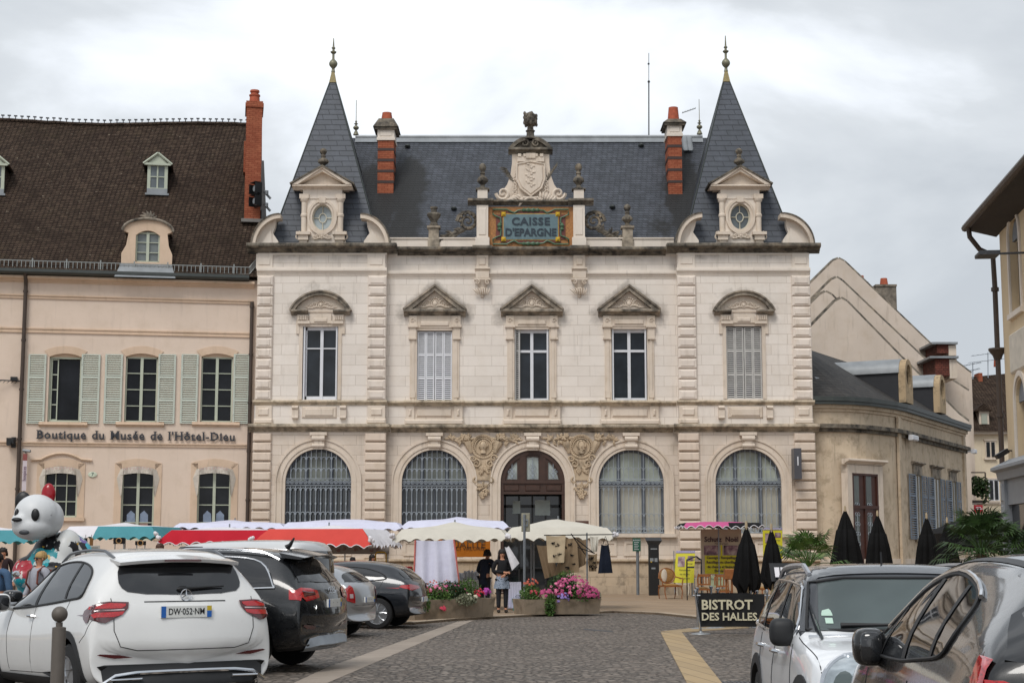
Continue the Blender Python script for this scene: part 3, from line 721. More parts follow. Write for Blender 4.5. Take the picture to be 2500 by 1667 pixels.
def urn(parent,x,y,z0,h,r,mat='weather2',name='stone_urn',kind=0):
    P=[(.95,0),(.95,.05),(.5,.08),(.4,.16),(.6,.2),(1,.3),(1.0,.38),(.8,.46),(.45,.5),(.4,.58),(.55,.6),(.42,.66),(.4,.7),(.62,.76),(.72,.85),(.6,.94),(.25,1.0)]if kind==0 else        [(.9,0),(.9,.12),(.6,.2),(.7,.3),(1.25,.5),(1.4,.6),(1.3,.68),(.6,.72),(.55,.9),(.75,.92),(.75,1.0)]
    m=MB();m.lathe([(a*r,b*h)for a,b in P],(x,y,z0),16)
    if kind==0:
        for k in range(10):aa=2*pi*k/10;m.ball((x+r*.93*cos(aa),y+r*.93*sin(aa),z0+h*.34),(r*.2,r*.2,h*.08),5,4)
    return m.build(name,M[mat],parent)
for px,top_,kd in((1059,505,1),(1532,498,0)):
    m=MB();x=X(px,570);m.bev(x-.23,x+.23,BY-.16,BY+.3,Z(607),Z(585),.03);m.box(x-.2,x+.2,BY-.13,BY+.27,Z(585),Z(555));m.box(x-.26,x+.26,BY-.18,BY+.32,Z(558),Z(553))
    pdm=m.build('parapet_pedestal',stone('lichen_pedestal','#a99d8c',bw=0,grime=.45),bank)
    urn(pdm,x,BY+.07,Z(553),Z(top_)-Z(553),.2,kind=kd)
y=BY-.12
m=MB();xa,xb,xc_,xd=X(1164,550),X(1192,550),X(1399,550),X(1427,550)
for a,b in((xa,xb),(xc_,xd)):
    m.box(a,b,y-.18,y+.35,Z(604),Z(505));m.box(a-.05,b+.05,y-.22,y+.35,Z(604),Z(583));m.bev(a+.07,b-.07,y-.21,y-.17,Z(578),Z(512),.03)
    m.box(a+.03,b-.03,y-.12,y+.3,Z(488),Z(466))
m.build('panel_pier',M['trim_clean'],bank)
m=MB();cornice(m,xa-.35,xb+.2,y-.14,Z(505),Z(490),.2);cornice(m,xc_-.2,xd+.35,y-.14,Z(505),Z(490),.2);cornice(m,xb+.2,xc_-.2,y-.02,Z(503),Z(492),.18)
for a,b in((xa,xb),(xc_,xd)):m.box(a-.04,b+.04,y-.16,y+.34,Z(466),Z(463))
m.build('panel_cornice',M['weather2'],bank)
for a,b in((xa,xb),(xc_,xd)):urn(bank,(a+b)/2,y+.08,Z(463),Z(400)-Z(463),.2)
x0,x1,z0,z1=xb,xc_,Z(606),Z(507)
m=MB();m.box(x0,x1,y-.02,y+.25,z0,z1);sg=m.build('name_panel',plain('orange_mosaic','#a3703c',.5,.3,14,bump=.4,bscale=60),bank)
cxm=(x0+x1)/2;czm=(z0+z1)/2;hw,hh=(X(1362,560)-X(1230,560))/2,(Z(530)-Z(591))/2
m=MB();m.box(cxm-hw-.12,cxm+hw+.12,y-.06,y-.02,czm-hh-.12,czm+hh+.12);m.box(cxm-hw-.3,cxm-hw-.1,y-.055,y-.02,czm-.5,czm+.5);m.box(cxm+hw+.1,cxm+hw+.3,y-.055,y-.02,czm-.5,czm+.5)
m.build('maroon_border',plain('maroon_ceramic','#6b3328',.4,.2,8),sg)
m=MB()
def fr2(pts,rr=.035):m.tube([(cxm+a,y-.09,czm+b)for a,b in pts],rr,6)
for sx in(-1,1):
    for sz in(-1,1):
        fr2([(sx*.35,sz*.68),(sx*.5,sz*.66),(sx*.65,sz*.56),(sx*.8,sz*.62),(sx*.95,sz*.7),(sx*1.5,sz*.7),(sx*1.5,sz*.5),(sx*1.36,sz*.42),(sx*1.2,sz*.36),(sx*1.18,sz*.12)])
    m.lathe([(.04,-.16),(.1,-.1),(.06,-.04),(.11,.05),(.06,.12),(.03,.17)],(cxm+sx*1.24,y-.06,czm),10)
for sz in(-1,1):m.tube([(cxm+t,y-.08,czm+sz*.68)for t in(-.36,-.28,-.2,-.1,0,.1,.2,.28,.36)],[.03,.08,.05,.09,.05,.09,.05,.08,.03],8)
m.build('strapwork_frame',plain('green_ceramic','#4d6a52',.35,.2,8),sg)
m=MB();m.box(cxm-hw-.035,cxm+hw+.035,y-.075,y-.05,czm-hh-.035,czm+hh+.035);m.build('gold_edge',plain('gold_ceramic','#b39242',.35,.15,8),sg)
m=MB();m.box(cxm-hw,cxm+hw,y-.095,y-.05,czm-hh,czm+hh);pq=m.build('blue_plaque',plain('blue_grey_ceramic','#5f767c',.35,.18,4),sg)
m=MB()
for sx in(-1,1):
    for sz in(-1,1):m.bev(cxm+sx*hw-.09,cxm+sx*hw+.09,y-.17,y-.08,czm+sz*hh-.09,czm+sz*hh+.09,.07)
m.build('corner_boss',plain('yellow_ceramic','#c9a32f',.35,.15,8),sg)
m=MB();m.text('CAISSE',.42,T(cxm,y-.11,czm+.20),.03,.012,sx=1.1,space=1.1);m.text("D'EPARGNE",.42,T(cxm,y-.11,czm-.24),.03,.012,sx=.93,space=1.0);m.build('lettering',plain('dark_blue_lettering','#24323d',.4,.1,4),pq)
cxm=X(1295,430);y=BY-.05
m=MB()
def PP(pts,d=0):return[F.p(a,b,d)for a,b in pts]
m.prism(PP([(1212,488),(1212,480),(1225,470),(1238,452),(1246,430),(1250,400),(1250,378),(1341,378),(1341,400),(1345,430),(1353,452),(1366,470),(1379,480),(1379,488)]),y-.02,y+.4)
for s,px in((-1,1228),(1,1363)):
    x=X(px,465);m.scroll(x,Z(474),.26,y-.06,.07,1.5,pi if s<0 else 0,-s);
body=m.build('crest_body',M['trim'],bank)
m=MB()
sh=[(1262,404),(1296,398),(1329,404),(1330,440),(1322,462),(1296,482),(1270,462),(1261,440)]
m.prism(PP(sh),y-.14,y-.01);m.prism([(cxm+(a-cxm)*.84,Z(438)+(b-Z(438))*.86)for a,b in PP(sh)],y-.18,y-.13)
shp=PP(sh);m.tube([(a,y-.16,b)for a,b in shp+shp[:1]],.035,6)
for k in range(5):m.box(cxm-.50+.22*k,cxm-.50+.22*k+.13,y-.2,y-.02,Z(386),Z(379))
m.box(cxm-.52,cxm+.54,y-.17,y-.02,Z(398),Z(386));m.box(cxm-.18,cxm+.2,y-.22,y-.02,Z(390),Z(378))
for k in range(26):
    a=k*.9;m.ball((cxm-.02+.12*sin(a)+.05*cos(3*a),y-.19,Z(458)+.036*k),(.05+.03*sin(2.3*a)**2,.03,.04),6,5)
for s in(-1,1):
    m.tube([(cxm+s*.30,y-.16,Z(486)),(cxm-s*.1,y-.2,Z(490)+.05),(cxm-s*.35,y-.14,Z(497))],.05,6)
    for k in range(9):
        t=k/8;m.scroll(cxm+s*(.62+.04*sin(5*t)-.1*t*t),Z(480)+1.15*t,.09,y-.08,.03,1.2,t*5,s)
    for k in range(6):leaf(m,cxm+s*(.35+.09*k),Z(488)-.02*k,y-.1,.34,pi/2-s*(.5+.15*k),.4)
    for k in range(5):leaf(m,cxm+s*.3,Z(496),y-.12,.25,pi/2+s*(-1.9+.5*k),.4)
m.build('shield',M['trim'],body)
m=MB()
for s in(-1,1):
    for k in range(7):leaf(m,cxm+s*(.62+.05*k),Z(447)+.09*k,y-.02,.34,pi/2-s*(.55+.07*k),.22)
m.build('palm_branch',M['weather2'],body)
m=MB();cornice(m,X(1241,375),X(1349,375),y-.02,Z(378),Z(364),.22)
za,zt=Z(364),Z(338);R=(X(1345,360)-X(1245,360))/2;h=zt-za;rad=(R*R+h*h)/(2*h);zc=zt-rad;am=math.asin(min(1,R/rad))
for s in(-1,1):m.arcband(cxm,zc,rad-.12,rad+.03,y-.2,y+.3,pi/2+(s*.22 if s>0 else-am),pi/2+(am if s>0 else-.22),12);m.scroll(cxm+s*.22,Z(352),.15,y-.12,.05,1.3,pi/2,s)
m.prism([(cxm-R*.8,za),(cxm+R*.8,za),(cxm+R*.4,za+h*.7),(cxm-R*.4,za+h*.7)],y-.05,y+.3)
m.lathe([(.34,0),(.3,.08),(.16,.14),(.15,.3),(.2,.36),(.13,.42),(.12,.55),(.22,.62),(.27,.78),(.25,.95),(.14,1.1),(.03,1.16)],(cxm,y+.1,Z(341)),14)
for k in range(26):
    a=k*2.4;m.ball((cxm+.24*cos(a),y+.1+.24*sin(a),Z(341)+.62+.018*k),(.06,.06,.09),6,5)
m.build('crest_pediment',M['weather2'],body)
for s,xp,x2 in((-1,1162,1075),(1,1430,1520)):
    m=MB();m.scroll(X(xp,540)+s*.33,Z(540),.40,BY+.05,.09,1.9,pi if s<0 else 0,s)
    pts=[(X(xp,560)+s*.5,Z(560)),(X(xp,570)+s*.8,Z(568)),(X(xp,580)+s*1.05,Z(577)),(X(x2,580)-s*.2,Z(579)),(X(x2,580),Z(576))]
    m.tube([(a,BY+.05,b)for a,b in pts],[.10,.11,.1,.08,.05],6)
    for k in range(14):t=k/13;leaf(m,X(xp,560)+s*(.4+1.0*t),Z(563)-.35*t+.1*sin(k),BY+.0,.3,pi/2-s*(1.2+.6*sin(k*1.7)),.4)
    for k in range(10):m.ball((X(xp,540)+s*.33+.3*cos(k*.63),BY-.02,Z(540)+.3*sin(k*.63)),.06,6,5)
    m.build('scroll_console',M['weather2'],bank)
for px in(1180,1419):
    x=X(px,1090);z=Z(1090);y=BY-.03;m=MB()
    m.lathe([(.46,0),(.46,.06),(.4,.07),(.36,.02)],(0,0,0),28,T(x,y,z,0,pi/2));m.ring((x,z),.45,.04,y-.05,32,6);m.ring((x,z),.33,.025,y-.06,28,5)
    for k in range(30):a=2*pi*k/30;m.ball((x+.39*cos(a),y-.07,z+.39*sin(a)),.025,5,4)
    m.ball((x,y-.08,z+.02),(.14,.10,.19),12,9);m.ball((x,y-.18,z),(.03,.03,.05),6,5);m.tube([(x,y-.06,z-.12),(x,y-.05,z-.26)],[.09,.13],8)
    rnd=random.Random(px)
    for k in range(26):a=rnd.uniform(-.4,pi+.4);m.ball((x+.16*cos(a),y-.10,z+.06+.17*sin(a)),.04,5,4)
    if px>1300:
        for k in range(14):m.ball((x+rnd.uniform(-.12,.1),y-.13,z-.1-rnd.random()*.14),.04,5,4)
    m.prism([(x-.36,Z(1112)),(x+.36,Z(1112)),(x+.33,Z(1132)),(x+.3,Z(1150)),(x+.3,Z(1172)),(x-.3,Z(1172)),(x-.3,Z(1150)),(x-.33,Z(1132))],y-.05,y+.02)
    for s in(-1,1):
        m.scroll(x+s*.26,Z(1132),.15,y-.09,.045,1.4,pi/2,s);m.scroll(x+s*.40,Z(1118),.13,y-.06,.04,1.3,0,s);m.scroll(x+s*.30,Z(1172),.10,y-.06,.035,1.3,pi/2,-s)
        m.tube([(x+s*(.5+.06*sin(k)),y-.05,Z(1075)-.07*k)for k in range(8)],[.05,.07,.08,.07,.06,.05,.05,.04],5)
        m.tube([(x+s*(.62-.03*k),y-.06,Z(1078)-.09*k)for k in range(6)],[.15,.15,.13,.1,.08,.05],8)
        for k in range(34):
            q=rnd.random();m.ball((x+s*(.52+.32*rnd.random()),y-.12,Z(1076)+.04+.22*rnd.random()),(.05,.05,.05),6,4)
        for k in range(30):
            q=rnd.random();leaf(m,x+s*(.5+.85*q),Z(1068)-.10+rnd.uniform(-.08,.12)*(1-q*.5),y-.05,.24,rnd.uniform(0,2*pi),.4)
        for k in range(14):leaf(m,x+s*.12*rnd.random(),Z(1150)+rnd.uniform(0,.25),y-.07,.2,-pi/2+s*rnd.uniform(0,1.4),.4)
    m.tube([(x,y-.06,Z(1176)),(x,y-.06,Z(1186))],.04,5)
    for s in(-1,1):m.tube([(x,y-.06,Z(1180)),(x+s*.15,y-.06,Z(1186)),(x+s*.26,y-.06,Z(1177)),(x+s*.34,y-.06,Z(1180))],.025,5)
    for k in range(42):
        q=rnd.random();w=.26*(1-q*.75);m.ball((x+rnd.uniform(-w,w),y-.09,Z(1192)-.38*q),(.05,.06,.05),6,4)
    for k in range(10):leaf(m,x+rnd.uniform(-.2,.2),Z(1190),y-.06,.18,rnd.uniform(-.4,pi+.4),.4)
    m.build('carved_medallion',stone('carved_stone','#c2ae94',bw=0,grime=.15,blotch=.6,smallg=.5),bank)
m=MB();m.box(X(1403,1280),X(1440,1280),BY-.06,BY-.03,Z(1289),Z(1271));m.build('brass_plate',plain('brown_plate','#54372c',.4),bank)
m=MB();m.box(X(1927,1130),X(1945,1130),BY+PD-.75,BY+PD-.16,Z(1172),Z(1098));m.box(X(1935,1130),X(1938,1130),BY+PD-.2,BY+PD+.05,Z(1160),Z(1110));pm=m.build('projecting_sign',plain('grey_box_sign','#4e4e54',.4,.1),bank)
m=MB();m.text('l',.5,T(X(1936,1130),BY+PD-.76,Z(1130)),.01);m.build('lettering',M['white'],pm)
RY0,RD=BY+.35,4.4
rz0=Z(590,.35);rz1=F.z(1250,337,.35+RD)
def roofY(px,py):
    "point of the front slope seen at a pixel"
    D=ray(px,py);k=(rz1-rz0)/RD
    t=(rz0-k*RY0-CAMH)/(D.z-k*D.y);P=CAMP+D*t;return P
m=MB();xl,xr=X(800,340),X(1790,340)
m.add([(xl,RY0,rz0),(xr,RY0,rz0),(xr,RY0+RD,rz1),(xl,RY0+RD,rz1),(xl,RY0+2*RD,rz0),(xr,RY0+2*RD,rz0)],[(0,1,2,3),(3,2,5,4),(0,3,4),(1,5,2)])
roof=m.build('slate_roof',M['slate'],bank,smooth=False)
m=MB();P0=at(868,337,RY0+RD-.02);P1=at(1715,337,RY0+RD-.02)
m.tube([(P0.x,P0.y,rz1+.03),(P1.x,P1.y,rz1+.03)],.09,8);k=(rz1-rz0)/RD
m.add([(P0.x,P0.y-.03,rz1+.03),(P1.x,P0.y-.03,rz1+.03),(P1.x,P0.y-.03-.2/k*1.3,rz1-.25),(P0.x,P0.y-.03-.2/k*1.3,rz1-.25)],[(0,3,2,1)])
m.build('ridge_flashing',M['lead'],roof)
for px,py in((995,358),(1565,356),(1108,510),(1495,506)):
    p=roofY(px,py);m=MB();m.ball((p.x,p.y,p.z),(.13,.25,.09),10,6);m.build('roof_vent',M['zinc_dark'],roof)
m=MB();p0=roofY(1668,372);p1=roofY(1668,338)
m.add([(p0.x,p0.y-.12,p0.z+.05),(p0.x+.42,p0.y-.12,p0.z+.05),(p0.x+.42,p1.y-.1,p1.z+.05),(p0.x,p1.y-.1,p1.z+.05)],[(0,1,2,3)])
for q in(0,.2,.4):m.tube([(p0.x+q,p0.y-.14,p0.z+.06),(p0.x+q,p1.y-.12,p1.z+.06)],.02,4)
m.build('skylight',M['lead'],roof)
for(xa,xb,side,ybb,ybt,yct,ypt)in((922,961,1,472,343,289,270),(1631,1665,-1,474,333,290,257)):
    pb=roofY((xa+xb)/2,ybb);Yc=pb.y;D2=1.1
    x0=at(xa,400,Yc).x;x1=at(xb,400,Yc).x
    zz=lambda py:at(1250,py,Yc).z
    m=MB();zb_=zz(ybb);m.box(x0,x1,Yc,Yc+D2,zb_-.3,zz(ybt))
    ch=m.build('chimney',M['brick'],roof,smooth=False)
    m=MB()
    for k in range(4):
        zk=zz(ybt)+(zb_-zz(ybt))*(.17+.205*k);m.box(x0-.015,x1+.015,Yc-.015,Yc+D2+.015,zk-.055,zk+.055)
    m.build('dark_brick_band',M['brick_dark'],ch)
    m=MB();zt=zz(yct);h=zt-zz(ybt)
    m.box(x0-.05,x1+.05,Yc-.05,Yc+D2+.05,zz(ybt),zz(ybt)+.12);m.box(x0-.02,x1+.02,Yc-.02,Yc+D2+.02,zz(ybt)+.12,zz(ybt)+.45);m.bev(x0+.08,x1-.08,Yc-.04,Yc,zz(ybt)+.17,zz(ybt)+.40,.02)
    m.build('stone_collar',M['trim_clean'],ch)
    m=MB();zq=zz(ybt)+.45
    m.box(x0-.14,x1+.14,Yc-.14,Yc+D2+.14,zq,zq+.1);m.add([(x0-.2,Yc-.2,zq+.1),(x1+.2,Yc-.2,zq+.1),(x1+.2,Yc+D2+.2,zq+.1),(x0-.2,Yc+D2+.2,zq+.1),(x0+.02,Yc+.02,zt),(x1-.02,Yc+.02,zt),(x1-.02,Yc+D2-.02,zt),(x0+.02,Yc+D2-.02,zt)],
        [(0,1,5,4),(1,2,6,5),(2,3,7,6),(3,0,4,7),(4,5,6,7),(3,2,1,0)])
    m.build('chimney_cap',M['weather2'],ch)
    m=MB();xm=(x0+x1)/2;m.lathe([(.25,0),(.2,zz(ypt)-zt-.05),(.2,zz(ypt)-zt),(.12,zz(ypt)-zt)],(xm,Yc+.4,zt),12);m.lathe([(.22,0),(.18,.2)],(xm,Yc+.85,zt),10);m.build('chimney_pot',M['terracotta'],ch)
    m=MB();m.add([(x0-.12,Yc-.04,zb_-.06),(x1+.12,Yc-.04,zb_-.06),(x1+.12,Yc-.18,zb_-.24),(x0-.12,Yc-.18,zb_-.24)],[(0,3,2,1)]);m.build('lead_apron',M['lead'],ch)
def needle(parent,p,hb,ht,rb,name='ridge_finial',mat='finial'):
    m=MB();m.lathe([(rb*1.0,0),(rb*.55,hb*.28),(rb*.3,hb*.34),(rb*.3,hb*.4)]+[(rb*1.0*sin(pi*(.12+.76*k/6)),hb*.4+hb*.36*k/6)for k in range(7)]+[(rb*.2,hb*.82),(rb*.75,hb*.9),(rb*.2,hb*.98),(rb*.4,hb*1.08),(rb*.12,hb*1.2),(.012,ht)],(p.x,p.y,p.z),12)
    return m.build(name,M[mat],parent)
for px,py0,py1,py2 in((869,330,300,245),(1708,328,298,243)):
    p=at(px,py0,RY0+RD);q=at(px,py1,RY0+RD);t=at(px,py2,RY0+RD);needle(roof,p,(q.z-p.z)*1.0,t.z-p.z,.13)
m=MB();p=at(1584,336,RY0+RD);q=at(1584,200,RY0+RD);t=at(1584,130,RY0+RD)
m.tube([(p.x,p.y,p.z-.2),(q.x,q.y,q.z)],.03,6);m.tube([(q.x,q.y,q.z),(t.x,t.y,t.z)],.014,5);m.ball((q.x,q.y,q.z),.06,6,5);m.ball((q.x,q.y,q.z+.8),.05,6,5);m.build('mast',M['zinc_dark'],roof)
m=MB();a=at(1666,276,RY0+2.3);b=at(1698,265,RY0+2.3);m.tube([a,b],.015,4)
for k in range(9):c=a.lerp(b,k/8);m.tube([(c.x-.03,c.y-.2,c.z-.08),(c.x+.03,c.y+.2,c.z+.1)],.01,4)
m.build('tv_aerial',M['zinc_dark'],roof)
TW={}
for(xe0,xe1,xap,yap,yt,hand)in((655,927,813,203,94,-1),(1668,1943,1773,201,88,1)):
    y0=BY+PD+.2;w=at(xe1,600,y0).x-at(xe0,600,y0).x;xa=at(xe0,600,y0).x;zb_=Z(603,PD)
    yc=y0+w/2;ap=at(xap,yap,yc);xc_=xa+w/2
    b=.12;zt=ap.z
    m=MB();xc2=ap.x
    v=[(xa,y0,zb_),(xa+w,y0,zb_),(xa+w,y0+w,zb_),(xa,y0+w,zb_),(xc2-b,yc-b,zt),(xc2+b,yc-b,zt),(xc2+b,yc+b,zt),(xc2-b,yc+b,zt)]
    m.add(v,[(0,1,5,4),(1,2,6,5),(2,3,7,6),(3,0,4,7),(4,5,6,7)])
    tw=m.build('tower_roof',M['slate_tower'],bank,smooth=False);TW[hand]=(tw,xa,w,y0,zb_,xc2,yc,zt)
    m=MB()
    for s0,s1 in((-1,-1),(1,-1),(1,1),(-1,1)):m.tube([(xc_+s0*w/2,yc+s1*w/2,zb_+.02),(xc2+s0*b,yc+s1*b,zt)],.028,4)
    m.build('hip_flashing',M['zinc_dark'],tw)
    p=at(xap,yap+1,yc);q=at(xap,150 if hand<0 else 146,yc);t=at(xap,yt,yc)
    m=MB();cz=at(xap,yap-26,yc).z;m.add([(ap.x-.15,yc-.15,p.z),(ap.x+.15,yc-.15,p.z),(ap.x+.15,yc+.15,p.z),(ap.x-.15,yc+.15,p.z),(ap.x-.06,yc-.06,cz),(ap.x+.06,yc-.06,cz),(ap.x+.06,yc+.06,cz),(ap.x-.06,yc+.06,cz)],[(0,1,5,4),(1,2,6,5),(2,3,7,6),(3,0,4,7),(4,5,6,7)]);m.build('lead_cap',M['finial_gold'],tw)
    pp_=Vector((ap.x,yc,cz-.05));m=MB();H=t.z-cz
    m.lathe([(.09,0),(.06,.12),(.07,.14)]+[(.18*sin(pi*(.1+.8*k/8)),.16+.40*k/8)for k in range(9)]+[(.05,.6),(.05,.78),(.12,.84),(.13,.88),(.05,.92),(.05,1.0),(.09,1.04),(.04,1.1),(.016,H)],(ap.x,yc,cz),14)
    m.build('finial',M['finial'],tw)
for(ccx,hand)in((787,-1),(1807,1)):
    d=PD+.02;y=BY+d
    def q(px,py):return F.p(ccx+(px-787),py,d)
    dz=0
    cxo,czo=F.p(ccx,531 if hand<0 else 529,d)
    rx,rz_=.40,.52
    ov=[(cxo+rx*cos(2*pi*k/28),czo+rz_*sin(2*pi*k/28))for k in range(28)]
    m=MB();xl,zl=q(735,594);xr,_=q(839,594);zt=q(787,486)[1]
    xwl,xwr=q(742,520)[0],q(832,520)[0];zbz=zl
    m.plate([(xl-.1,zbz),(xr+.1,zbz),(xr+.02,zbz+.3),(xwr,zbz+.7),(xwr,zt),(xwl,zt),(xwl,zbz+.7),(xl-.02,zbz+.3)],[ov],y-.02,.28)
    dm=m.build('dormer',M['trim_clean'],bank,smooth=False)
    m=MB()
    for g0,g1,pr in((0,.1,.05),(.1,.19,.09)):
        n=32;vs=[];fs=[]
        for k in range(n):
            a=2*pi*k/n
            for(rr,yy)in((g0,y-.02-pr),(g1,y-.02-pr),(g1,y),(g0,y+.02)):vs.append((cxo+(rx+rr)*cos(a),yy,czo+(rz_+rr)*sin(a)))
        for k in range(n):
            k2=(k+1)%n
            for j in range(4):fs.append((4*k+j,4*k+(j+1)%4,4*k2+(j+1)%4,4*k2+j))
        m.add(vs,fs)
    for s in(-1,1):
        x=cxo+s*.72
        m.lathe([(.15,0),(.15,.08),(.11,.12),(.115,.75),(.14,.78),(.14,.86),(.11,.9),(.11,1.35),(.16,1.42),(.17,1.5)],(x,y-.03,zt-1.5),12)
        m.box(x-.2,x+.2,y-.2,y+.02,zt-1.66,zt-1.5)
        m.box(x-.28,x+.28,y-.30,y+.02,zbz+.30,zbz+.42);m.box(x-.2,x+.2,y-.22,y+.02,zbz+.1,zbz+.3);m.box(x-.14,x+.14,y-.15,y+.02,zbz,zbz+.1)
        m.scroll(x+s*.2,zbz+.26,.16,y-.1,.05,1.3,pi/2,s)
        m.box(x-.19,x+.19,y-.14,y+.02,zt,zt+.18)
    m.box(cxo-.13,cxo+.13,y-.14,y+.02,czo+rz_+.04,czo+rz_+.26)
    leafwork(m,cxo,czo-rz_-.26,.5,.26,y-.08,.035)
    m.build('dormer_ornament',M['trim'],dm)
    m=MB();m.box(xwl-.04,xwr+.04,y-.06,y+1.2,zt,zt+.38);m.build('entablature',M['trim_clean'],dm)
    m=MB();ze=q(787,461)[1];za=q(787,413)[1];W=(q(860,457)[0]-q(715,457)[0])/2
    cornice(m,cxo-W,cxo+W,y-.04,ze-.06,ze+.1,.28)
    for s in(-1,1):
        for(o0,o1,pr)in((0.02,.16,.27),(-.05,.03,.34)):
            qd=[(cxo+s*(W+.0),ze+.1-o0*.2),(cxo+s*(W-.22),ze+.1),(cxo,za-o1),(cxo,za-o0+.0)]
            m.prism(qd,y-pr,y+1.6)
    m.prism([(cxo-W+.2,ze+.05),(cxo+W-.2,ze+.05),(cxo,za-.15)],y-.02,y+1.6)
    m.build('dormer_pediment',M['trim'],dm)
    m=MB();pr=[(cxo-W-.08,ze+.06),(cxo,za+.05),(cxo+W+.08,ze+.06),(cxo+W+.08,ze+.12),(cxo,za+.12),(cxo-W-.08,ze+.12)]
    m.prism([(cxo-W-.08,ze+.10),(cxo,za+.02),(cxo,za+.09),(cxo-W-.1,ze+.16)],y-.38,y+1.9);m.prism([(cxo+W+.08,ze+.10),(cxo,za+.02),(cxo,za+.09),(cxo+W+.1,ze+.16)],y-.38,y+1.9)
    m.build('coping',M['weather2'],dm)
    urn(dm,cxo,y+.0,za+.02,.82,.2,'weather2','dormer_urn')
    m=MB();m.box(xwl,xwr,y+.26,y+1.5,zbz,zt+.3);m.build('dormer_cheek',M['zinc_dark'],dm)
    m=MB();yy=y+.14
    m.ring((cxo,czo),rx-.02,.03,yy,28,5,rz=rz_-.02);m.ring((cxo,czo),rx*.36,.022,yy,18,5,rz=rz_*.36)
    for a in(0,pi/2,pi,3*pi/2):m.tube([(cxo+.36*rx*cos(a),yy,czo+.36*rz_*sin(a)),(cxo+rx*cos(a),yy,czo+rz_*sin(a))],.02,4)
    wv=m.build('oval_window',plain('ivory_glazing_bar','#c9c4b2',.5),dm)
    m=MB();m.prism(ov,yy+.04,yy+.06);m.build('pane',glass('milky_pane',(.33,.38,.39,1)if hand<0 else(.10,.12,.13,1),.12,.3),wv)
    for s in(-1,1):
        if hand<0:A=(618,605)if s<0 else(951,605);Bt=(688,527)if s<0 else(882,527)
        else:A=(1650,603)if s<0 else(1983,603);Bt=(1712,525)if s<0 else(1902,525)
        x0,z0=F.p(A[0],A[1],d);x1,z1=F.p(Bt[0],Bt[1],d);w_=abs(x1-x0);h_=z1-z0
        m=MB();n=14
        outer=[(x0-s*0+(-s)*w_*(1-cos(pi/2*k/n)),z0+h_*sin(pi/2*k/n))for k in range(n+1)]
        inner=[(x0-s*.13+(-s)*(w_-.13)*(1-cos(pi/2*k/n)),z0+(h_-.17)*sin(pi/2*k/n))for k in range(n+1)]
        for(O,I,ya,yb)in((outer,inner,y-.36,y+.3),):
            for k in range(n):m.prism([O[k],O[k+1],I[k+1],I[k]],ya,yb)
        wg=m.build('segmental_wing',M['trim'],bank)
        m=MB()
        O2=[(a+s*.05,b+.03)for a,b in outer]
        for k in range(n):m.prism([O2[k],O2[k+1],outer[k+1],outer[k]],y-.40,y+.3)
        m.build('coping',M['weather2'],wg)
        m=MB();xe=x0+(-s)*w_
        m.prism(inner[:-2]+[(xe-(-s)*.25,z0+h_-.45),(xe-(-s)*.34,z0+h_*.45),(xe-(-s)*.12,z0+h_*.2),(xe-(-s)*.12,z0)],y-.05,y+.25)
        m.prism([(x0+(-s)*.35,z0+.12),(x0+(-s)*(w_-.35),z0+.12),(x0+(-s)*(w_-.4),z0+h_*.6),(x0+(-s)*.55,z0+h_*.38)],y-.10,y-.04)
        m.build('wing_infill',M['trim_clean'],wg)
M['plaster']=stone('pink_limewash','#dcc9b8',bw=0,grime=0.0,var=.07,blotch=.22,smallg=.18)
M['plaster_trim']=stone('pink_stone_trim','#d6bda5',bw=0,grime=0.0,blotch=.4,smallg=.3)
M['sage']=plain('sage_green_paint','#bcc3b7',.6,.07,4)
M['sage_frame']=plain('pale_green_frame','#b4baa8',.55,.06,4)
LA=radians(10.0);L0=at(622,900,62.1);L=Frame(L0.x,L0.y,LA)
hs=thing('museum_shop_house','pink plastered museum shop house with brown tiled roof and sage green shutters','building',(L0.x,L0.y,0),LA,local=True)
def lx(px,py,d=0):return L.x(px,py,d)
def lz(px,py,d=0):return L.z(px,py,d)
LW0,LW1=lx(-160,900),lx(624,900)
ez=lz(600,690)
UW=[(118,197),(305,384),(490,568)];LWN=[(105,188),(295,376),(481,563)]
def seg_top(x0,x1,zs,rise,n=8):return[(x1+(x0-x1)*k/n,zs+rise*(1-((2*k/n)-1)**2))for k in range(n+1)]
holes=[];UR=[];LR=[]
for a,b in UW:
    x0,x1=lx(a,950),lx(b,950);z0,z1=lz((a+b)/2,1030),lz((a+b)/2,871);UR.append((x0,x1,z0,z1));holes.append([(x0,z0),(x1,z0)]+seg_top(x0,x1,z1,.13))
for k,(a,b)in enumerate(LWN):
    x0,x1=lx(a,1230),lx(b,1230);z0=lz(a,1262)if k==0 else lz(a,1318);z1=lz((a+b)/2,1146);LR.append((x0,x1,z0,z1));holes.append([(x0,z0),(x1,z0)]+seg_top(x0,x1,z1,.13))
m=MB();m.plate([(LW0,0),(LW1,0),(LW1,ez+.1),(LW0,ez+.1)],holes,0,.35);m.box(LW1-.3,LW1,.36,10,0,ez);m.build('wall',M['plaster'],hs,smooth=False)
m=MB()
def band(py,hh,pr,x0=LW0,x1=LW1-.15):z=lz(600,py);m.box(x0,x1,-pr,.02,z-hh/2,z+hh/2)
for py,hh,pr in((739,.12,.05),(735,.05,.09),(817,.16,.03),(814,.05,.06),(823,.03,.05),(1090,.10,.05),(1086,.04,.09)):band(py,hh,pr)
cornice(m,LW0,LW1-.12,0,ez-.25,ez,.3)
m.build('string_course',M['plaster_trim'],hs)
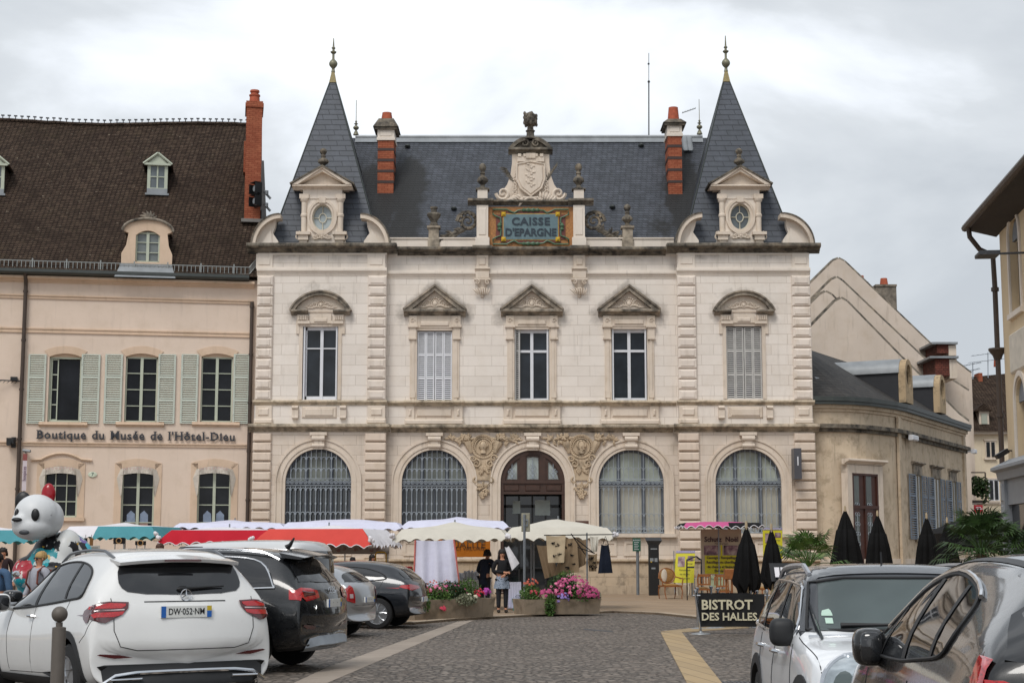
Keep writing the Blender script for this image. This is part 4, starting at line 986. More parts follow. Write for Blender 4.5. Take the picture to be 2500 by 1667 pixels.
def casement(m,x0,x1,z0,z1,y,cols,rows_,fr=.06,bar=.03,split=True):
    m.box(x0,x0+fr,y,y+.06,z0,z1);m.box(x1-fr,x1,y,y+.06,z0,z1);m.box(x0,x1,y,y+.06,z0,z0+fr);m.box(x0,x1,y,y+.06,z1-fr,z1)
    if split:xm=(x0+x1)/2;m.box(xm-.055,xm+.055,y-.02,y+.05,z0,z1)
    for i in range(1,cols):
        if split and 2*i==cols:continue
        x=x0+(x1-x0)*i/cols;m.box(x-bar/2,x+bar/2,y+.01,y+.05,z0,z1)
    for j in range(1,rows_):z=z0+(z1-z0)*j/rows_;m.box(x0,x1,y+.01,y+.05,z-bar/2,z+bar/2)
for k,(x0,x1,z0,z1)in enumerate(UR):
    m=MB();m.arcband(0,0,1,1.1,0,.1)if False else None
    n=10;O=[(x1+.2+(x0-x1-.4)*i/n,z1+.22+.2*(1-((2*i/n)-1)**2))for i in range(n+1)];I=[(x1+.0+(x0-x1)*i/n,z1+.13*(1-((2*i/n)-1)**2))for i in range(n+1)]
    for i in range(n):m.prism([O[i],O[i+1],I[i+1],I[i]],-.03,.01)
    cornice(m,x0-.3,x1+.3,0,z0-.20,z0-.06,.13);m.box(x0-.3,x1+.3,-.1,0.02,z0-.06,z0)
    m.build('window_arch',M['plaster_trim'],hs)
    m=MB()
    if k==0:
        m.box(x0,x0+.06,.12,.18,z0,z1);m.box(x1-.06,x1,.12,.18,z0,z1);m.box(x0,x1,.12,.18,z1-.07,z1+.1);m.box(x0,x1,.12,.18,z0,z0+.08)
        m.box(x0+.07,x0+.11,.14,.5,z0+.08,z1-.08)
        for j in range(5):zz=z0+.1+(z1-z0-.2)*j/4;m.box(x0+.08,x0+.32,.18,.21,zz-.02,zz+.02)
        m.box(x0+.30,x0+.34,.18,.22,z0+.08,z1-.08)
    else:casement(m,x0,x1,z0,z1,.12,2,4);m.box(x0,x1,.12,.18,z1,z1+.13)
    w=m.build('window',M['sage_frame'],hs)
    g=MB();yy=.19 if k else .3
    g.box(x0,x1,yy,yy+.01,z0,z1+.1);g.build('pane',M['glass'],w)
    m=MB();m.prism([(x0,z1),(x1,z1)]+seg_top(x0,x1,z1,.13),.11,.13);m.build('window_head',M['plaster_trim'],w)
    wl_,wr_=((67,111),(196,243)),None
    for(a,b)in[((67,111),(197,243)),((255,298),(385,428)),((441,483),(569,609))][k]:
        a0,b0=lx(a,950),lx(b,950);s=MB();q0,q1=lz((a+b)/2,1034),lz((a+b)/2,865)
        louvre(s,a0,b0,-.07,q0,q1,3,.07,.082,.045)
        for zz in(.12,.85):s.box(a0+(.0 if a>(UW[k][0])else(b0-a0)-.04),a0+(.04 if a>UW[k][0]else(b0-a0)),-.085,-.02,q0+(q1-q0)*zz,q0+(q1-q0)*zz+.04)
        s.build('shutter',M['sage'],w)
for k,(x0,x1,z0,z1)in enumerate(LR):
    m=MB();n=10;ww=.26
    O=[(x1+ww+(x0-x1-2*ww)*i/n,z1+.24+.18*(1-((2*i/n)-1)**2))for i in range(n+1)];I=[(x1+(x0-x1)*i/n,z1+.13*(1-((2*i/n)-1)**2))for i in range(n+1)]
    for i in range(n):m.prism([O[i],O[i+1],I[i+1],I[i]],-.03,.01)
    for a,b in((x0-ww,x0),(x1,x1+ww)):m.box(a,b,-.03,.01,z0,z1+.24)
    if k==0:
        m.tube([(x0-.5,-.06,z1+.36),(x0-.1,-.06,z1+.38)]+[(x1+.1+(x0-x1-.2)*(n-i)/n,-.06,z1+.4+.22*(1-((2*i/n)-1)**2))for i in range(n+1)]+[(x1+.5,-.06,z1+.36)],.05,5)
        m.box(x0-.3,x1+.3,-.12,.02,z0-.14,z0)
    m.build('window_surround',M['plaster_trim'],hs)
    m=MB();casement(m,x0,x1,z0,z1,.16,3 if k==0 else 2,3 if k==0 else 4,.07,.035,k>0);w=m.build('window',M['sage_frame'],hs)
    g=MB();g.box(x0,x1,.23,.24,z0,z1+.1);g.build('pane',M['glass'],w)
    if k:
        g=MB();zt=z0+(z1-z0)*.25
        for s in(-1,1):xm=(x0+x1)/2;g.box(xm+s*.08,xm+s*.40,.205,.22,z0+.05,zt)
        g.build('lace_panel',plain('pink_lace','#a98d86',.8,.3,40),w)
        g=MB()
        for s in(-1,1):xm=(x0+x1)/2;g.ball((xm+s*.26,.34,zt+.3),(.16,.06,.26),10,8)
        g.box(x0+.1,x1-.1,.2,.205,zt+.02,zt+.1)
        g=MB();xm=(x0+x1)/2
        for s in(-1,1):g.prism([(xm+s*.08,zt+.02),(xm+s*.40,zt+.02),(xm+s*.40,zt+.3),(xm+s*.25,zt+.46),(xm+s*.1,zt+.34)],.215,.225)
        g.build('folded_linen',plain('blue_linen','#7f8da3',.8,.15,6),w)
    v=MB()
    nn=14
    for i in range(nn):
        u0,u1=i/nn,(i+1)/nn
        def zt_(u):return z1+.12*(1-(2*u-1)**2)+.0
        def zb_(u):return z1-.24+.10*(1-(2*u-1)**2)
        def yy_(u):return-.10-.05*sin(u*18)
        X0=x0-.06+(x1-x0+.12)*u0;X1=x0-.06+(x1-x0+.12)*u1
        v.add([(X0,yy_(u0),zb_(u0)),(X1,yy_(u1),zb_(u1)),(X1,yy_(u1)+.03,zt_(u1)),(X0,yy_(u0)+.03,zt_(u0))],[(0,1,2,3)])
    for s,xs in((-1,x0),(1,x1)):
        v.add([(xs+s*.07,-.02,z1+.0),(xs-s*.07,-.16,z1+.0),(xs-s*.02,-.14,z1-.95),(xs+s*.03,-.05,z1-1.05),(xs+s*.18,-.04,z1-.35)],[(0,1,2,3,4)])
    pl_=v.build('fabric_pelmet',plain('cream_linen','#c4bcb0',.85,.1,8),w,smooth=False)
    t=MB()
    for i in range(9):u=(i+.7)/10;t.scroll(x0+(x1-x0)*u,z1-.02+.08*(1-(2*u-1)**2),.045,-.17,.008,1.1,i)
    t.build('embroidery',plain('pink_thread','#c08f8b',.8),pl_)
SER={'B':[('v',0,0,1),('b',0,.52,1,.62),('b',0,0,.52,.68)],}
def serif_text(m,body,x0,z0,H,width,y,th):
    "each glyph from the outline font with slab serifs on the stems"
    cu=bpy.data.curves.new('t','FONT');cu.body=body;cu.size=1;cu.extrude=.02;cu.offset=.022;cu.space_character=1.12;cu.space_word=1.2;cu.resolution_u=2
    ob=bpy.data.objects.new('t',cu);me=bpy.data.meshes.new_from_object(ob);bpy.data.objects.remove(ob);bpy.data.curves.remove(cu)
    xs=[v.co.x for v in me.vertices];xa,xb=min(xs),max(xs);zs=[v.co.y for v in me.vertices];cap=max(zs)
    sx=width/(xb-xa);sz=H/.70
    Mx=Matrix(((sx,0,0,x0-xa*sx),(0,0,-th/.04,y),(0,sz,0,z0),(0,0,0,1)))
    m.addmesh(me,Mx)
ta,tb=lx(91,1066),lx(573,1066);tz=lz(330,1073)
m=MB();serif_text(m,"Boutique du Musée de l'Hôtel-Dieu",ta,tz,.31,tb-ta,-.07,.03)
seen=set();extra=[]
vv=[v for v in m.v]
for(vx,vy,vz)in vv:
    for lev in(tz,tz+.31,tz+.225):
        if abs(vz-lev)<.012:
            key=(round(vx/.055),lev)
            if key in seen:continue
            seen.add(key);extra.append((vx,lev))
for vx,lev in extra:m.box(vx-.035,vx+.035,-.085,-.055,lev-.012,lev+.012)
m.build('wall_lettering',plain('dark_bronze_letters','#33343a',.4,.15,6),hs,smooth=False)
m=MB();xr=lx(608,690,-.45)
m.sweepx([(-.5,ez+.04),(-.56,ez+.1),(-.56,ez+.2),(-.40,ez+.24),(0.1,ez+.2),(.1,ez)],LW0,xr);m.build('gutter',M['zinc_dark'],hs)
m=MB();fy=-.22;z0=ez+.24;n=int((xr-LW0)/.16)
for zz in(z0+.06,z0+.34):m.box(LW0,xr,fy-.015,fy+.015,zz-.015,zz+.015)
for k in range(n+1):x=LW0+(xr-LW0)*k/n;m.box(x-.012,x+.012,fy-.01,fy+.01,z0+.06,z0+.34)
for k in range(9):x=xr-.6-k*1.28;m.box(x-.025,x+.025,fy-.02,fy+.02,z0-.05,z0+.44)
for k in range(8):x=xr+.35*k/7;zz=.5*k/7;m.box(x-.012,x+.012,fy-.01+.2*k/7,fy+.01+.2*k/7,z0+.06+zz,z0+.34+zz)
for zz in(z0+.06,z0+.34):m.tube([(xr,fy,zz),(xr+.36,fy+.2,zz+.5)],.018,4)
m.build('snow_fence',plain('galvanised_steel','#8f9290',.5,.1,8,met=.4),hs)
for px,pyt in((60,700),(614,738)):
    m=MB();x=lx(px,800);zt=lz(px,pyt);m.cyl((x,-.14,0),(x,-.14,zt),.075,10)
    for k in range(6):zz=zt-.2-k*1.9;m.cyl((x,-.14,zz-.04),(x,-.14,zz+.04),.095,10)
    if px<100:m.tube([(x,-.14,zt),(x+.0,-.2,zt+.2),(x-.02,-.4,ez+.1)],.075,8)
    m.build('downpipe',M['pipe'],hs)
LD=6.2;rzz=lz(590,306,LD);ye=-.35;RX=lx(640,500,1.2);ze_=ez+.18
def lroof(px,py):
    D=ray(px,py);k=(rzz-ze_)/(LD-ye)
    o=CAMP-L.o;oy=o.dot(L.n);dy=D.dot(L.n);t=(ze_+k*(oy-ye)-CAMH)/(D.z-k*dy);P=CAMP+D*t;q=P-L.o
    return Vector((q.dot(L.e),q.dot(L.n),P.z))
m=MB();nx=40;ny=14;rnd=random.Random(3);vs=[]
for j in range(ny+1):
    for i in range(nx+1):
        u=i/nx;v=j/ny;x=LW0+(RX-LW0)*u;sag=.05*sin(u*9+1)+.05*sin(u*4.1+v*3)+rnd.uniform(-.015,.015)
        zz=ze_+(rzz-ze_)*v-.36*(1-u)*v
        vs.append((x,ye+(LD-ye)*v,zz+(sag if j else 0)))
fs=[(j*(nx+1)+i,j*(nx+1)+i+1,(j+1)*(nx+1)+i+1,(j+1)*(nx+1)+i)for j in range(ny)for i in range(nx)]
m.add(vs,fs);b=len(m.v);m.add([(LW0,2*LD,ze_),(RX,2*LD,ze_)],[]);t0=ny*(nx+1)
m.f.append([b,t0]+[t0+i for i in range(1,nx+1)]+[b+1]);m.m.append(0)
m.f.append([nx,b+1]+[(j*(nx+1)+nx)for j in range(ny,0,-1)]);m.m.append(0)
rf=m.build('tiled_roof',M['tiles'],hs,smooth=False)
m=MB();k=0
top=[Vector(vs[t0+i])for i in range(nx+1)]
m.tube([(p.x,p.y,p.z+.03)for p in top],.10,6);m.build('ridge_tiles',M['tiles'],rf)
m=MB();nsp=46
for k in range(nsp):
    u=(k+.5)/nsp*nx;i=min(nx-1,int(u));p=top[i].lerp(top[i+1],u-i);m.tube([(p.x,p.y,p.z+.1),(p.x,p.y,p.z+.26)],.02,4);m.box(p.x-.07,p.x+.07,p.y-.03,p.y+.03,p.z+.22,p.z+.27)
m.build('ridge_spikes',M['iron_dark'],rf)
pc=lroof(615,540);yc=pc.y;x0=L.x(599,400,yc);x1=L.x(638,400,yc);zz=lambda py:L.z(620,py,yc)
m=MB();m.box(x0,x1,yc,yc+1.5,zz(537)-.3,zz(262));m.box(x0-.05,x1+.05,yc-.05,yc+1.55,zz(262),zz(252));m.box(x0-.02,x1+.02,yc-.02,yc+1.5,zz(252),zz(247));m.box(x0-.07,x1+.02,yc+1.5,yc+2.6,zz(400),zz(300)-.4)
ch=m.build('chimney',M['brick'],rf,smooth=False)
m=MB();xm=(x0+x1)/2;m.lathe([(.23,0),(.2,.32),(.23,.34),(.23,.4),(.17,.42),(.155,zz(213)-zz(247)-.1),(.2,zz(213)-zz(247)-.08),(.19,zz(213)-zz(247))],(xm,yc+.5,zz(247)),12);m.build('chimney_pot',M['terracotta'],ch)
m=MB();m.add([(x1+.01,yc-.02,zz(537)-.3),(x1+.3,yc+.0,zz(575)),(x1+.14,yc+2.2,zz(360)),(x1+.02,yc+2.2,zz(360))],[(0,1,2,3)]);m.box(x0-.12,x1+.1,yc-.25,yc,zz(545),zz(537));m.build('lead_flashing',plain('dull_lead','#77736f',.6),ch)
fl=MB();
for py in(467,497):
    c=Vector((x1-.08,yc-.4,zz(py)))
    Mx=T(c.x,c.y,c.z,radians(-60),radians(25))
    f=thing('floodlight','black and grey floodlight on the brick chimney, %s of the pair'%('upper' if py<480 else 'lower'),'floodlight',L.o+L.e*c.x+L.n*c.y+Vector((0,0,c.z)),LA+radians(-62),local=True,group='floodlights on the red chimney')
    m=MB();m.lathe([(.12,.22),(.2,.05),(.24,-.02)],(0,0,0),14,T(0,0,0,0,pi/2));m.build('housing',M['lead'],f)
    m=MB();m.bev(-.24,.24,-.12,-.0,-.24,.24,.05);m.box(-.26,-.24,-.32,.0,-.2,.2);m.box(.24,.26,-.32,.0,-.2,.2);m.box(-.24,.24,-.3,.0,.24,.26);m.build('barn_door',M['black'],f)
    m=MB();m.cyl((0,.22,-.05),(.1,.5,-.35),.05);m.lathe([(.08,0),(.08,.16)],(.1,.3,-.2),10);m.build('bracket',M['lead'],f)
def dormer_small(pc_,name='dormer'):
    pb=lroof(pc_,474);y=pb.y;X_=lambda px,py=430:L.x(px,py,y);Z_=lambda py:L.z(pc_,py,y)
    a,b=X_(pc_-26),X_(pc_+26);zt=Z_(402);zb=Z_(474)
    m=MB();xw0,xw1=X_(pc_-17),X_(pc_+17)
    m.plate([(a+.02,zb),(b-.02,zb),(b-.02,zt),(a+.02,zt)],[[(xw0,Z_(459)),(xw1,Z_(459)),(xw1,Z_(406)),(xw0,Z_(406))]],y,.1)
    m.prism([(a-.1,zt),(b+.1,zt),((a+b)/2,Z_(377))],y-.04,y+.1)
    for s in(-1,1):m.tube([((a+b)/2,y-.1,Z_(375)),((a+b)/2+s*((b-a)/2+.15),y-.1,zt+.0)],.05,4)
    m.box(a-.1,b+.1,y-.12,y,zt-.05,zt+.04)
    d=m.build(name,M['sage_frame'],rf,smooth=False)
    m=MB();m.box(xw0,xw1,y+.04,y+.05,Z_(459),Z_(406));w=m.build('pane',glass('grey_pane',(.12,.14,.15,1),.1,.3),d)
    m=MB();xm=(a+b)/2;m.box(xm-.03,xm+.03,y+.0,y+.03,Z_(459),Z_(406));zz_=Z_(432);m.box(xw0,xw1,y+.0,y+.03,zz_-.02,zz_+.02);m.build('glazing_bar',M['sage_frame'],d)
    m=MB();m.prism([(a-.18,zt-.02),((a+b)/2,Z_(371)),(b+.18,zt-.02),(b+.10,zt-.07),((a+b)/2,Z_(377)+.0),(a-.1,zt-.07)],y-.1,y+2.4)
    m.box(a,b,y+.11,y+2.2,zb-.3,zt);m.build('dormer_roof',M['tiles'],d)
    m=MB();m.box(a+.02,b-.02,y-.03,y-.001,zb,Z_(461));m.box(a-.05,b+.05,y-.1,y,zb-.06,zb+.02);m.build('zinc_sill',M['lead'],d)
dormer_small(384.5);dormer_small(-14)
pb=lroof(360,650);y=pb.y;X_=lambda px,py=600:L.x(px,py,y);Z_=lambda py:L.z(360,py,y)
m=MB();n=10;x0,x1=X_(331),X_(390);zs=Z_(575);rise=Z_(563)-zs
op=[(x0,Z_(640)),(x1,Z_(640))]+seg_top(x0,x1,zs,rise)
xa,xb=X_(305),X_(413)
out=[(X_(297),Z_(645)),(X_(421),Z_(645)),(X_(421),Z_(620)),(X_(412),Z_(600)),(X_(408),Z_(570)),(X_(420),Z_(565))]+[(X_(360)+(X_(420)-X_(360))*cos(a),Z_(565)+(Z_(537)-Z_(565))*sin(a))for a in[pi*k/10 for k in range(1,10)]]+[(X_(301),Z_(565)),(X_(313),Z_(570)),(X_(308),Z_(600)),(X_(297),Z_(620))]
m.plate(out,[op],y-.02,.3)
d=m.build('dormer',M['plaster_trim'],rf,smooth=False)
m=MB();C0=X_(360);rr=X_(420)-C0
m.tube([(C0+rr*1.03*cos(a),y-.08,Z_(565)+(Z_(535)-Z_(565))*sin(a))for a in[pi*k/14 for k in range(15)]],.06,6)
for k in range(7):leaf(m,C0,Z_(537),y-.04,.38,pi/2+(k-3)*.45-.25,.35)
m.build('dormer_crest',M['weather'],d)
m=MB();casement(m,x0,x1,Z_(640),zs+rise*.7,y+.1,2,3);w=m.build('window',M['sage_frame'],d)
g=MB();g.box(x0,x1,y+.17,y+.18,Z_(640),zs+rise);g.build('pane',glass('grey_pane_b',(.16,.18,.18,1),.1,.3),w)
m=MB();m.box(xa,xb,y+.28,y+1.9,Z_(650),Z_(566));m.prism([(C0+rr*.95*cos(a),Z_(566)+(Z_(540)-Z_(566))*sin(a))for a in[pi*k/10 for k in range(11)]],y+.28,y+2.6);m.build('dormer_cheek',M['tiles'],d)
m=MB();m.add([(X_(297),y-.03,Z_(645)),(X_(421),y-.03,Z_(645)),(X_(432),y-.55,Z_(645)-.62),(X_(284),y-.55,Z_(645)-.62)],[(0,3,2,1)]);m.build('lead_apron',M['lead'],d)
def lpos(px,py,d=0):a,z=L.p(px,py,d);return L.o+L.e*a+L.n*d+Vector((0,0,z))
f=thing('house_number_plate','oval enamel plate with number 7 between the first two shop windows','house number',lpos(226,1158),LA,local=True)
m=MB();m.lathe([(.17,0),(.17,.02),(.15,.03)],(0,0,0),20,T(0,-.02,0,0,pi/2),sx=1,sy=.62);p=m.build('plate',plain('pale_green_enamel','#c9d3bf',.3),f)
m=MB();m.text('7',.2,T(0,-.055,0),.004);m.build('number',plain('dark_green_enamel','#2e4a3c',.4),p)
f=thing('wall_spotlight','black box spotlight on the pink wall left of the downpipe','spotlight',lpos(30,1080),LA,local=True)
m=MB();m.bev(-.18,.12,-.35,-.1,-.1,.16,.04);m.box(-.02,.14,-.15,0,-.2,.2);m.build('housing',M['black'],f)
m=MB();m.box(-.14,.0,-.45,-.3,-.14,.02);m.build('shade',M['black'],f)
f=thing('wall_lamp_arm','dark horizontal lamp arm high on the wall at the left frame edge','lamp',lpos(50,930),LA,local=True)
m=MB();m.tube([(0,0,0),(-1.6,-.5,.0)],.025,5);
for k in range(10):m.tube([(-.1-.14*k,-.03-.04*k,0),(-.2-.14*k,-.05-.04*k,-.1)],.01,4)
m.build('arm',M['iron_dark'],f);m=MB();m.box(-.35,-.1,-.2,-.02,.01,.14);m.build('lamp_head',M['black'],f)
f=thing('security_camera','white bullet camera at the top of the banner by the downpipe','camera',lpos(66,1101),LA,local=True)
m=MB();m.tube([(-.12,-.2,.02),(.16,-.3,-.02)],.06,10);m.build('housing',M['lead'],f);m=MB();m.tube([(-.05,0,.06),(-.02,-.18,.04)],.02,5);m.build('bracket',M['white'],f)
f=thing('vertical_banner','narrow white vertical banner sign beside the downpipe','sign',lpos(62,1150),LA,local=True)
m=MB();m.box(-.08,.08,-.25,-.23,-.75,.65);p=m.build('cloth',plain('lilac_white_cloth','#c9bfc4',.7,.1),f)
m=MB();m.text('hospices',.2,T(0,-.26,-.1,0,0,-pi/2),.004,sx=.8);m.build('lettering',plain('plum_lettering','#6b4a63',.5),p);m=MB();m.box(-.08,.08,-.258,-.251,.4,.65);m.build('coloured_patch',plain('dull_red','#8d4a45',.5),p)
m=MB();m.cyl((.0,0,.7),(.0,-.3,.7),.02);m.cyl((0,0,-.78),(0,-.3,-.78),.02);m.build('bracket',M['iron_dark'],f)
WP=[(11.55,62.0),(12.5,62.02),(13.3,62.25),(14.0,62.75),(14.8,63.6),(15.4,64.3),(16.0,65.2),(18.85,70.55),(21.7,75.9)]
wing=thing('curved_wing_building','low stained stone building with curved front and dark slate roof beside the bank','building',(14,66,0))
M['wing']=stone('stained_render','#cbb9a1',bw=0,grime=0.22,var=.18,blotch=.5,smallg=.7,dark='#84735c')
ezw=Z(985)
def along(P,off,z0,z1,m,th=.3):
    "wall following a polyline; off = distance in front"
    n=len(P);N=[]
    for i in range(n):
        a=Vector(P[max(i-1,0)]);b=Vector(P[min(i+1,n-1)]);t=(b-a).normalized();N.append(Vector((t.y,-t.x)))
    A=[(P[i][0]+N[i].x*off,P[i][1]+N[i].y*off)for i in range(n)];B=[(P[i][0]-N[i].x*th,P[i][1]-N[i].y*th)for i in range(n)]
    for i in range(n-1):
        v=[(*A[i],z0),(*A[i+1],z0),(*B[i+1],z0),(*B[i],z0),(*A[i],z1),(*A[i+1],z1),(*B[i+1],z1),(*B[i],z1)]
        m.add(v,[(0,1,5,4),(4,5,6,7),(0,3,2,1),(2,3,7,6),(1,2,6,5),(3,0,4,7)])
m=MB();along(WP,0,0,ezw,m);m.build('wall',M['wing'],wing,smooth=False)
m=MB();zq=Z(1040,0,1985);along(WP,.10,zq-.22,zq-.08,m);along(WP,.26,zq-.08,zq+.08,m);m.build('storey_cornice',M['weather2'],wing)
m=MB();along(WP,.06,ezw-.30,ezw-.18,m);along(WP,.15,ezw-.18,ezw-.04,m);m.build('eaves_moulding',M['wing'],wing)
m=MB();along(WP,.30,ezw-.04,ezw+.12,m);along(WP,.34,ezw+.09,ezw+.26,m,.1);m.build('gutter',M['zinc_dark'],wing)
m=MB();along(WP,.08,0,Z(1364),m);m.build('plinth',M['trim'],wing)
ridge=[(11.55,66.3),(11.7,66.35),(11.8,66.45),(11.9,66.6),(12.0,66.8),(12.1,67.0),(12.2,67.3),(15.2,72.6),(18.25,77.9)]
zr=at(1974,836,66.3).z
m=MB();v=[(*p,ezw+.2)for p in WP]+[(*p,zr)for p in ridge];n=len(WP)
m.add(v,[(i,i+1,n+i+1,n+i)for i in range(n-1)]);back=[(8.0,70.6),(14.5,80.2)]
m.add([(*ridge[0],zr),(*ridge[6],zr),(*ridge[8],zr),(8.0,70.6,ezw),(14.5,80.2,ezw),(*WP[8],ezw+.2)],[(0,1,3),(1,2,4,3),(2,5,4)])
wr=m.build('slate_roof',M['slate_old'],wing,smooth=False)
WF=Frame(16.0,65.2,atan2(10.7,5.7))
def wroof(px,py):
    "hit with the straight part of the wing roof"
    a=Vector((16.0,65.2,ezw+.2));b=Vector((21.7,75.9,ezw+.2));c=Vector((18.25,77.9,zr));nn=(b-a).cross(c-a);D=ray(px,py);return CAMP+D*((a-CAMP).dot(nn)/D.dot(nn))
def wd_place(px,py):return wroof(px,py)
for k,(pxa,pya,w_,h_)in enumerate(((2207,985,1.25,1.9),(2290,1009,1.2,1.8))):
    p=wroof(pxa,pya);a=WF.a
    f=MB();Mx=Matrix.Translation(p)@Matrix.Rotation(a,4,'Z')
    r=w_/2;zs=h_-r
    def ap(o):return o
    body=[(-r,0),(r,0),(r,zs)]+[(r*cos(t),zs+r*sin(t))for t in[pi*j/12 for j in range(1,12)]]+[(-r,zs)]
    ohole=[(.42*cos(2*pi*j/18),zs-.1+.5*sin(2*pi*j/18))for j in range(18)]
    f.plate(body,[ohole],-.25,.3);f2=MB();f2.v=[tuple(Mx@Vector(q))for q in f.v];f2.f=f.f;f2.m=f.m
    d=f2.build('dormer',stone('dormer_stone_%d'%k,'#b8a181',bw=0,grime=.2,blotch=.5),wr,smooth=False)
    f=MB();f.box(-r+.05,r-.05,.05,3.4,-.5,zs,Mx);f.build('dormer_cheek',plain('dark_slate_cheek_%d'%k,'#2b2c30',.5),d)
    f=MB();f.prism([(r*1.08*cos(t),zs+r*1.05*sin(t))for t in[pi*j/10 for j in range(11)]],.02,3.6,Mx);f.build('dormer_roof',M['lead'],d)
    f=MB();f.prism(ohole,-.1,-.08,Mx);f.build('pane',M['glass'],d)
m=MB();p=wroof(2000,932)
q=[roofp for roofp in()]
def curvroof(px,py):
    a=Vector((*WP[0],ezw+.2));b=Vector((*WP[3],ezw+.2));c=Vector((*ridge[0],zr));nn=(b-a).cross(c-a);D=ray(px,py);return CAMP+D*((a-CAMP).dot(nn)/D.dot(nn))
pts=[curvroof(x,y)for x,y in((1986,923),(1999,926),(2008,938),(1994,938))]
m.add([(p.x,p.y-.06,p.z+.06)for p in pts]+[(p.x,p.y+.1,p.z-.1)for p in pts],[(0,3,2,1),(0,1,5,4),(1,2,6,5),(2,3,7,6),(3,0,4,7)]);m.build('roof_light',M['lead'],wr)
DA=atan2(1.1,1.25);DF=Frame(13.25,62.1,DA)
dx0,dx1=DF.x(2078,1250),DF.x(2141,1250);dzt=DF.z(2110,1156)
def toW(m_,fr,dz=0):
    m_.v=[tuple(fr.o+fr.e*v[0]+fr.n*v[1]+Vector((0,0,v[2])))for v in m_.v];return m_
m=MB();m.box(dx0,dx1,-.05,.12,0,dzt);m.box(dx0,dx0+.09,-.1,0,0,dzt);m.box(dx1-.09,dx1,-.1,0,0,dzt);m.box((dx0+dx1)/2-.06,(dx0+dx1)/2+.06,-.1,0,0,dzt-1.35);m.box(dx0,dx1,-.11,0,dzt-1.38,dzt-1.25);m.box(dx0,dx1,-.1,0,dzt-.08,dzt)
for s in(dx0+.09,(dx0+dx1)/2+.06):m.box(s,s+.38,-.09,0,dzt-1.62,dzt-1.38);m.box(s,s+.38,-.09,0,0,.9)
m.box((dx0+dx1)/2-.03,(dx0+dx1)/2+.03,-.09,0,dzt-1.25,dzt)
d=toW(m,DF).build('double_door',plain('red_brown_door','#43241a',.5,.2,5),wing)
m=MB()
for s in(dx0+.11,(dx0+dx1)/2+.08):m.box(s,s+.34,-.07,-.06,.9,dzt-1.62);m.box(s,s+.34,-.07,-.06,dzt-1.23,dzt-.1)
toW(m,DF).build('pane',glass('dull_door_glass',(.09,.10,.09,1),.2,.3),d)
m=MB()
for s in(dx0+.28,(dx0+dx1)/2+.25):
    for k in range(7):m.scroll(s-.08,1.2+k*.38,.09,-.09,.012,1.3,0,1);m.scroll(s+.08,1.2+k*.38,.09,-.09,.012,1.3,pi,-1)
    m.tube([(s,-.09,.9),(s,-.09,dzt-1.62)],.012,4)
toW(m,DF).build('door_ironwork',M['iron'],d)
m=MB();m.box(dx0-.30,dx0,-.10,.2,0,dzt+.32);m.box(dx1,dx1+.32,-.10,.2,0,dzt+.32);m.box(dx0-.3,dx1+.32,-.101,.2,dzt,dzt+.32);cornice(m,dx0-.45,dx1+.45,-.05,dzt+.34,dzt+.55,.25);toW(m,DF).build('door_surround',M['trim'],wing)
M['bluegrey']=plain('blue_grey_shutter','#6d7886',.6,.12,5)
for(l0,l1,o1,r1,pyt,pyb,hy)in((2218,2233,2249,2259,1161,1316,1128),(2265,2278,2295,2302,1167,1312,1135),(2309,2321,2334,2342,1172,1308,1142)):
    a,b,c,d_=[WF.x(q,1250)for q in(l0,l1,o1,r1)];zt,zb=WF.z((l1+o1)/2,pyt),WF.z((l1+o1)/2,pyb)
    zt,zb=WF.z(2241,1163),WF.z(2241,1313)
    m=MB();m.box(b,c,-.02,.1,zb,zt);m.box(b,b+.05,-.06,0,zb,zt);m.box(c-.05,c,-.06,0,zb,zt);xm=(b+c)/2;m.box(xm-.04,xm+.04,-.06,0,zb,zt)
    w=toW(m,WF).build('window',plain('grey_beige_frame','#8f8674',.6),wing)
    m=MB();m.box(b+.05,c-.05,-.035,-.03,zb,zt);toW(m,WF).build('pane',glass('dull_side_glass',(.13,.12,.10,1),.15,.3),w)
    for s0,s1 in((a,b),(c,d_+.15)):
        m=MB();louvre(m,s0,s1,-.10,zb-.05,zt+.05,3,.06,.09);toW(m,WF).build('shutter',M['bluegrey'],w)
    m=MB();cornice(m,b-.35,c+.35,-.0,zt+.45,zt+.6,.2);m.box(b-.15,c+.15,-.06,.01,zt+.05,zt+.45);m.box(b-.1,c+.1,-.12,.01,zb-.15,zb-.02);toW(m,WF).build('window_hood',M['weather'],w)
m=MB()
for s in(WF.x(2197,1200),WF.x(2355,1200)):m.box(s-.2,s+.2,-.09,.02,0,ezw-.3)
toW(m,WF).build('pilaster',M['wing'],wing)
f=thing('wall_floodlight','white floodlight under the cornice of the curved wing','floodlight',tuple(WF.o+WF.e*WF.x(2212,1070)+WF.n*(-.3)+Vector((0,0,WF.z(2212,1070)))),WF.a,local=True)
m=MB();m.bev(-.5,.5,-.12,.08,-.1,.12,.04);m.build('housing',M['white'],f);m=MB();m.box(-.05,.05,.05,.3,-.05,.05);m.build('bracket',M['white'],f)
f=thing('wall_floodlight','small white floodlight at the far corner of the curved wing','floodlight',tuple(WF.o+WF.e*WF.x(2362,1100)+WF.n*(-.3)+Vector((0,0,WF.z(2362,1102)))),WF.a,local=True)
m=MB();m.bev(-.3,.3,-.1,.08,-.1,.1,.03);m.build('housing',M['white'],f);m=MB();m.box(-.05,.05,.05,.3,-.04,.04);m.build('bracket',M['white'],f)
M['gable']=stone('pale_gable_render','#d3c4b5',bw=0,grime=0,blotch=.3,smallg=.45,dark='#5c554c')
M['redtile']=rows('red_tile_hanging','#5d3026','#743e30',.2,.12,rough=.8)
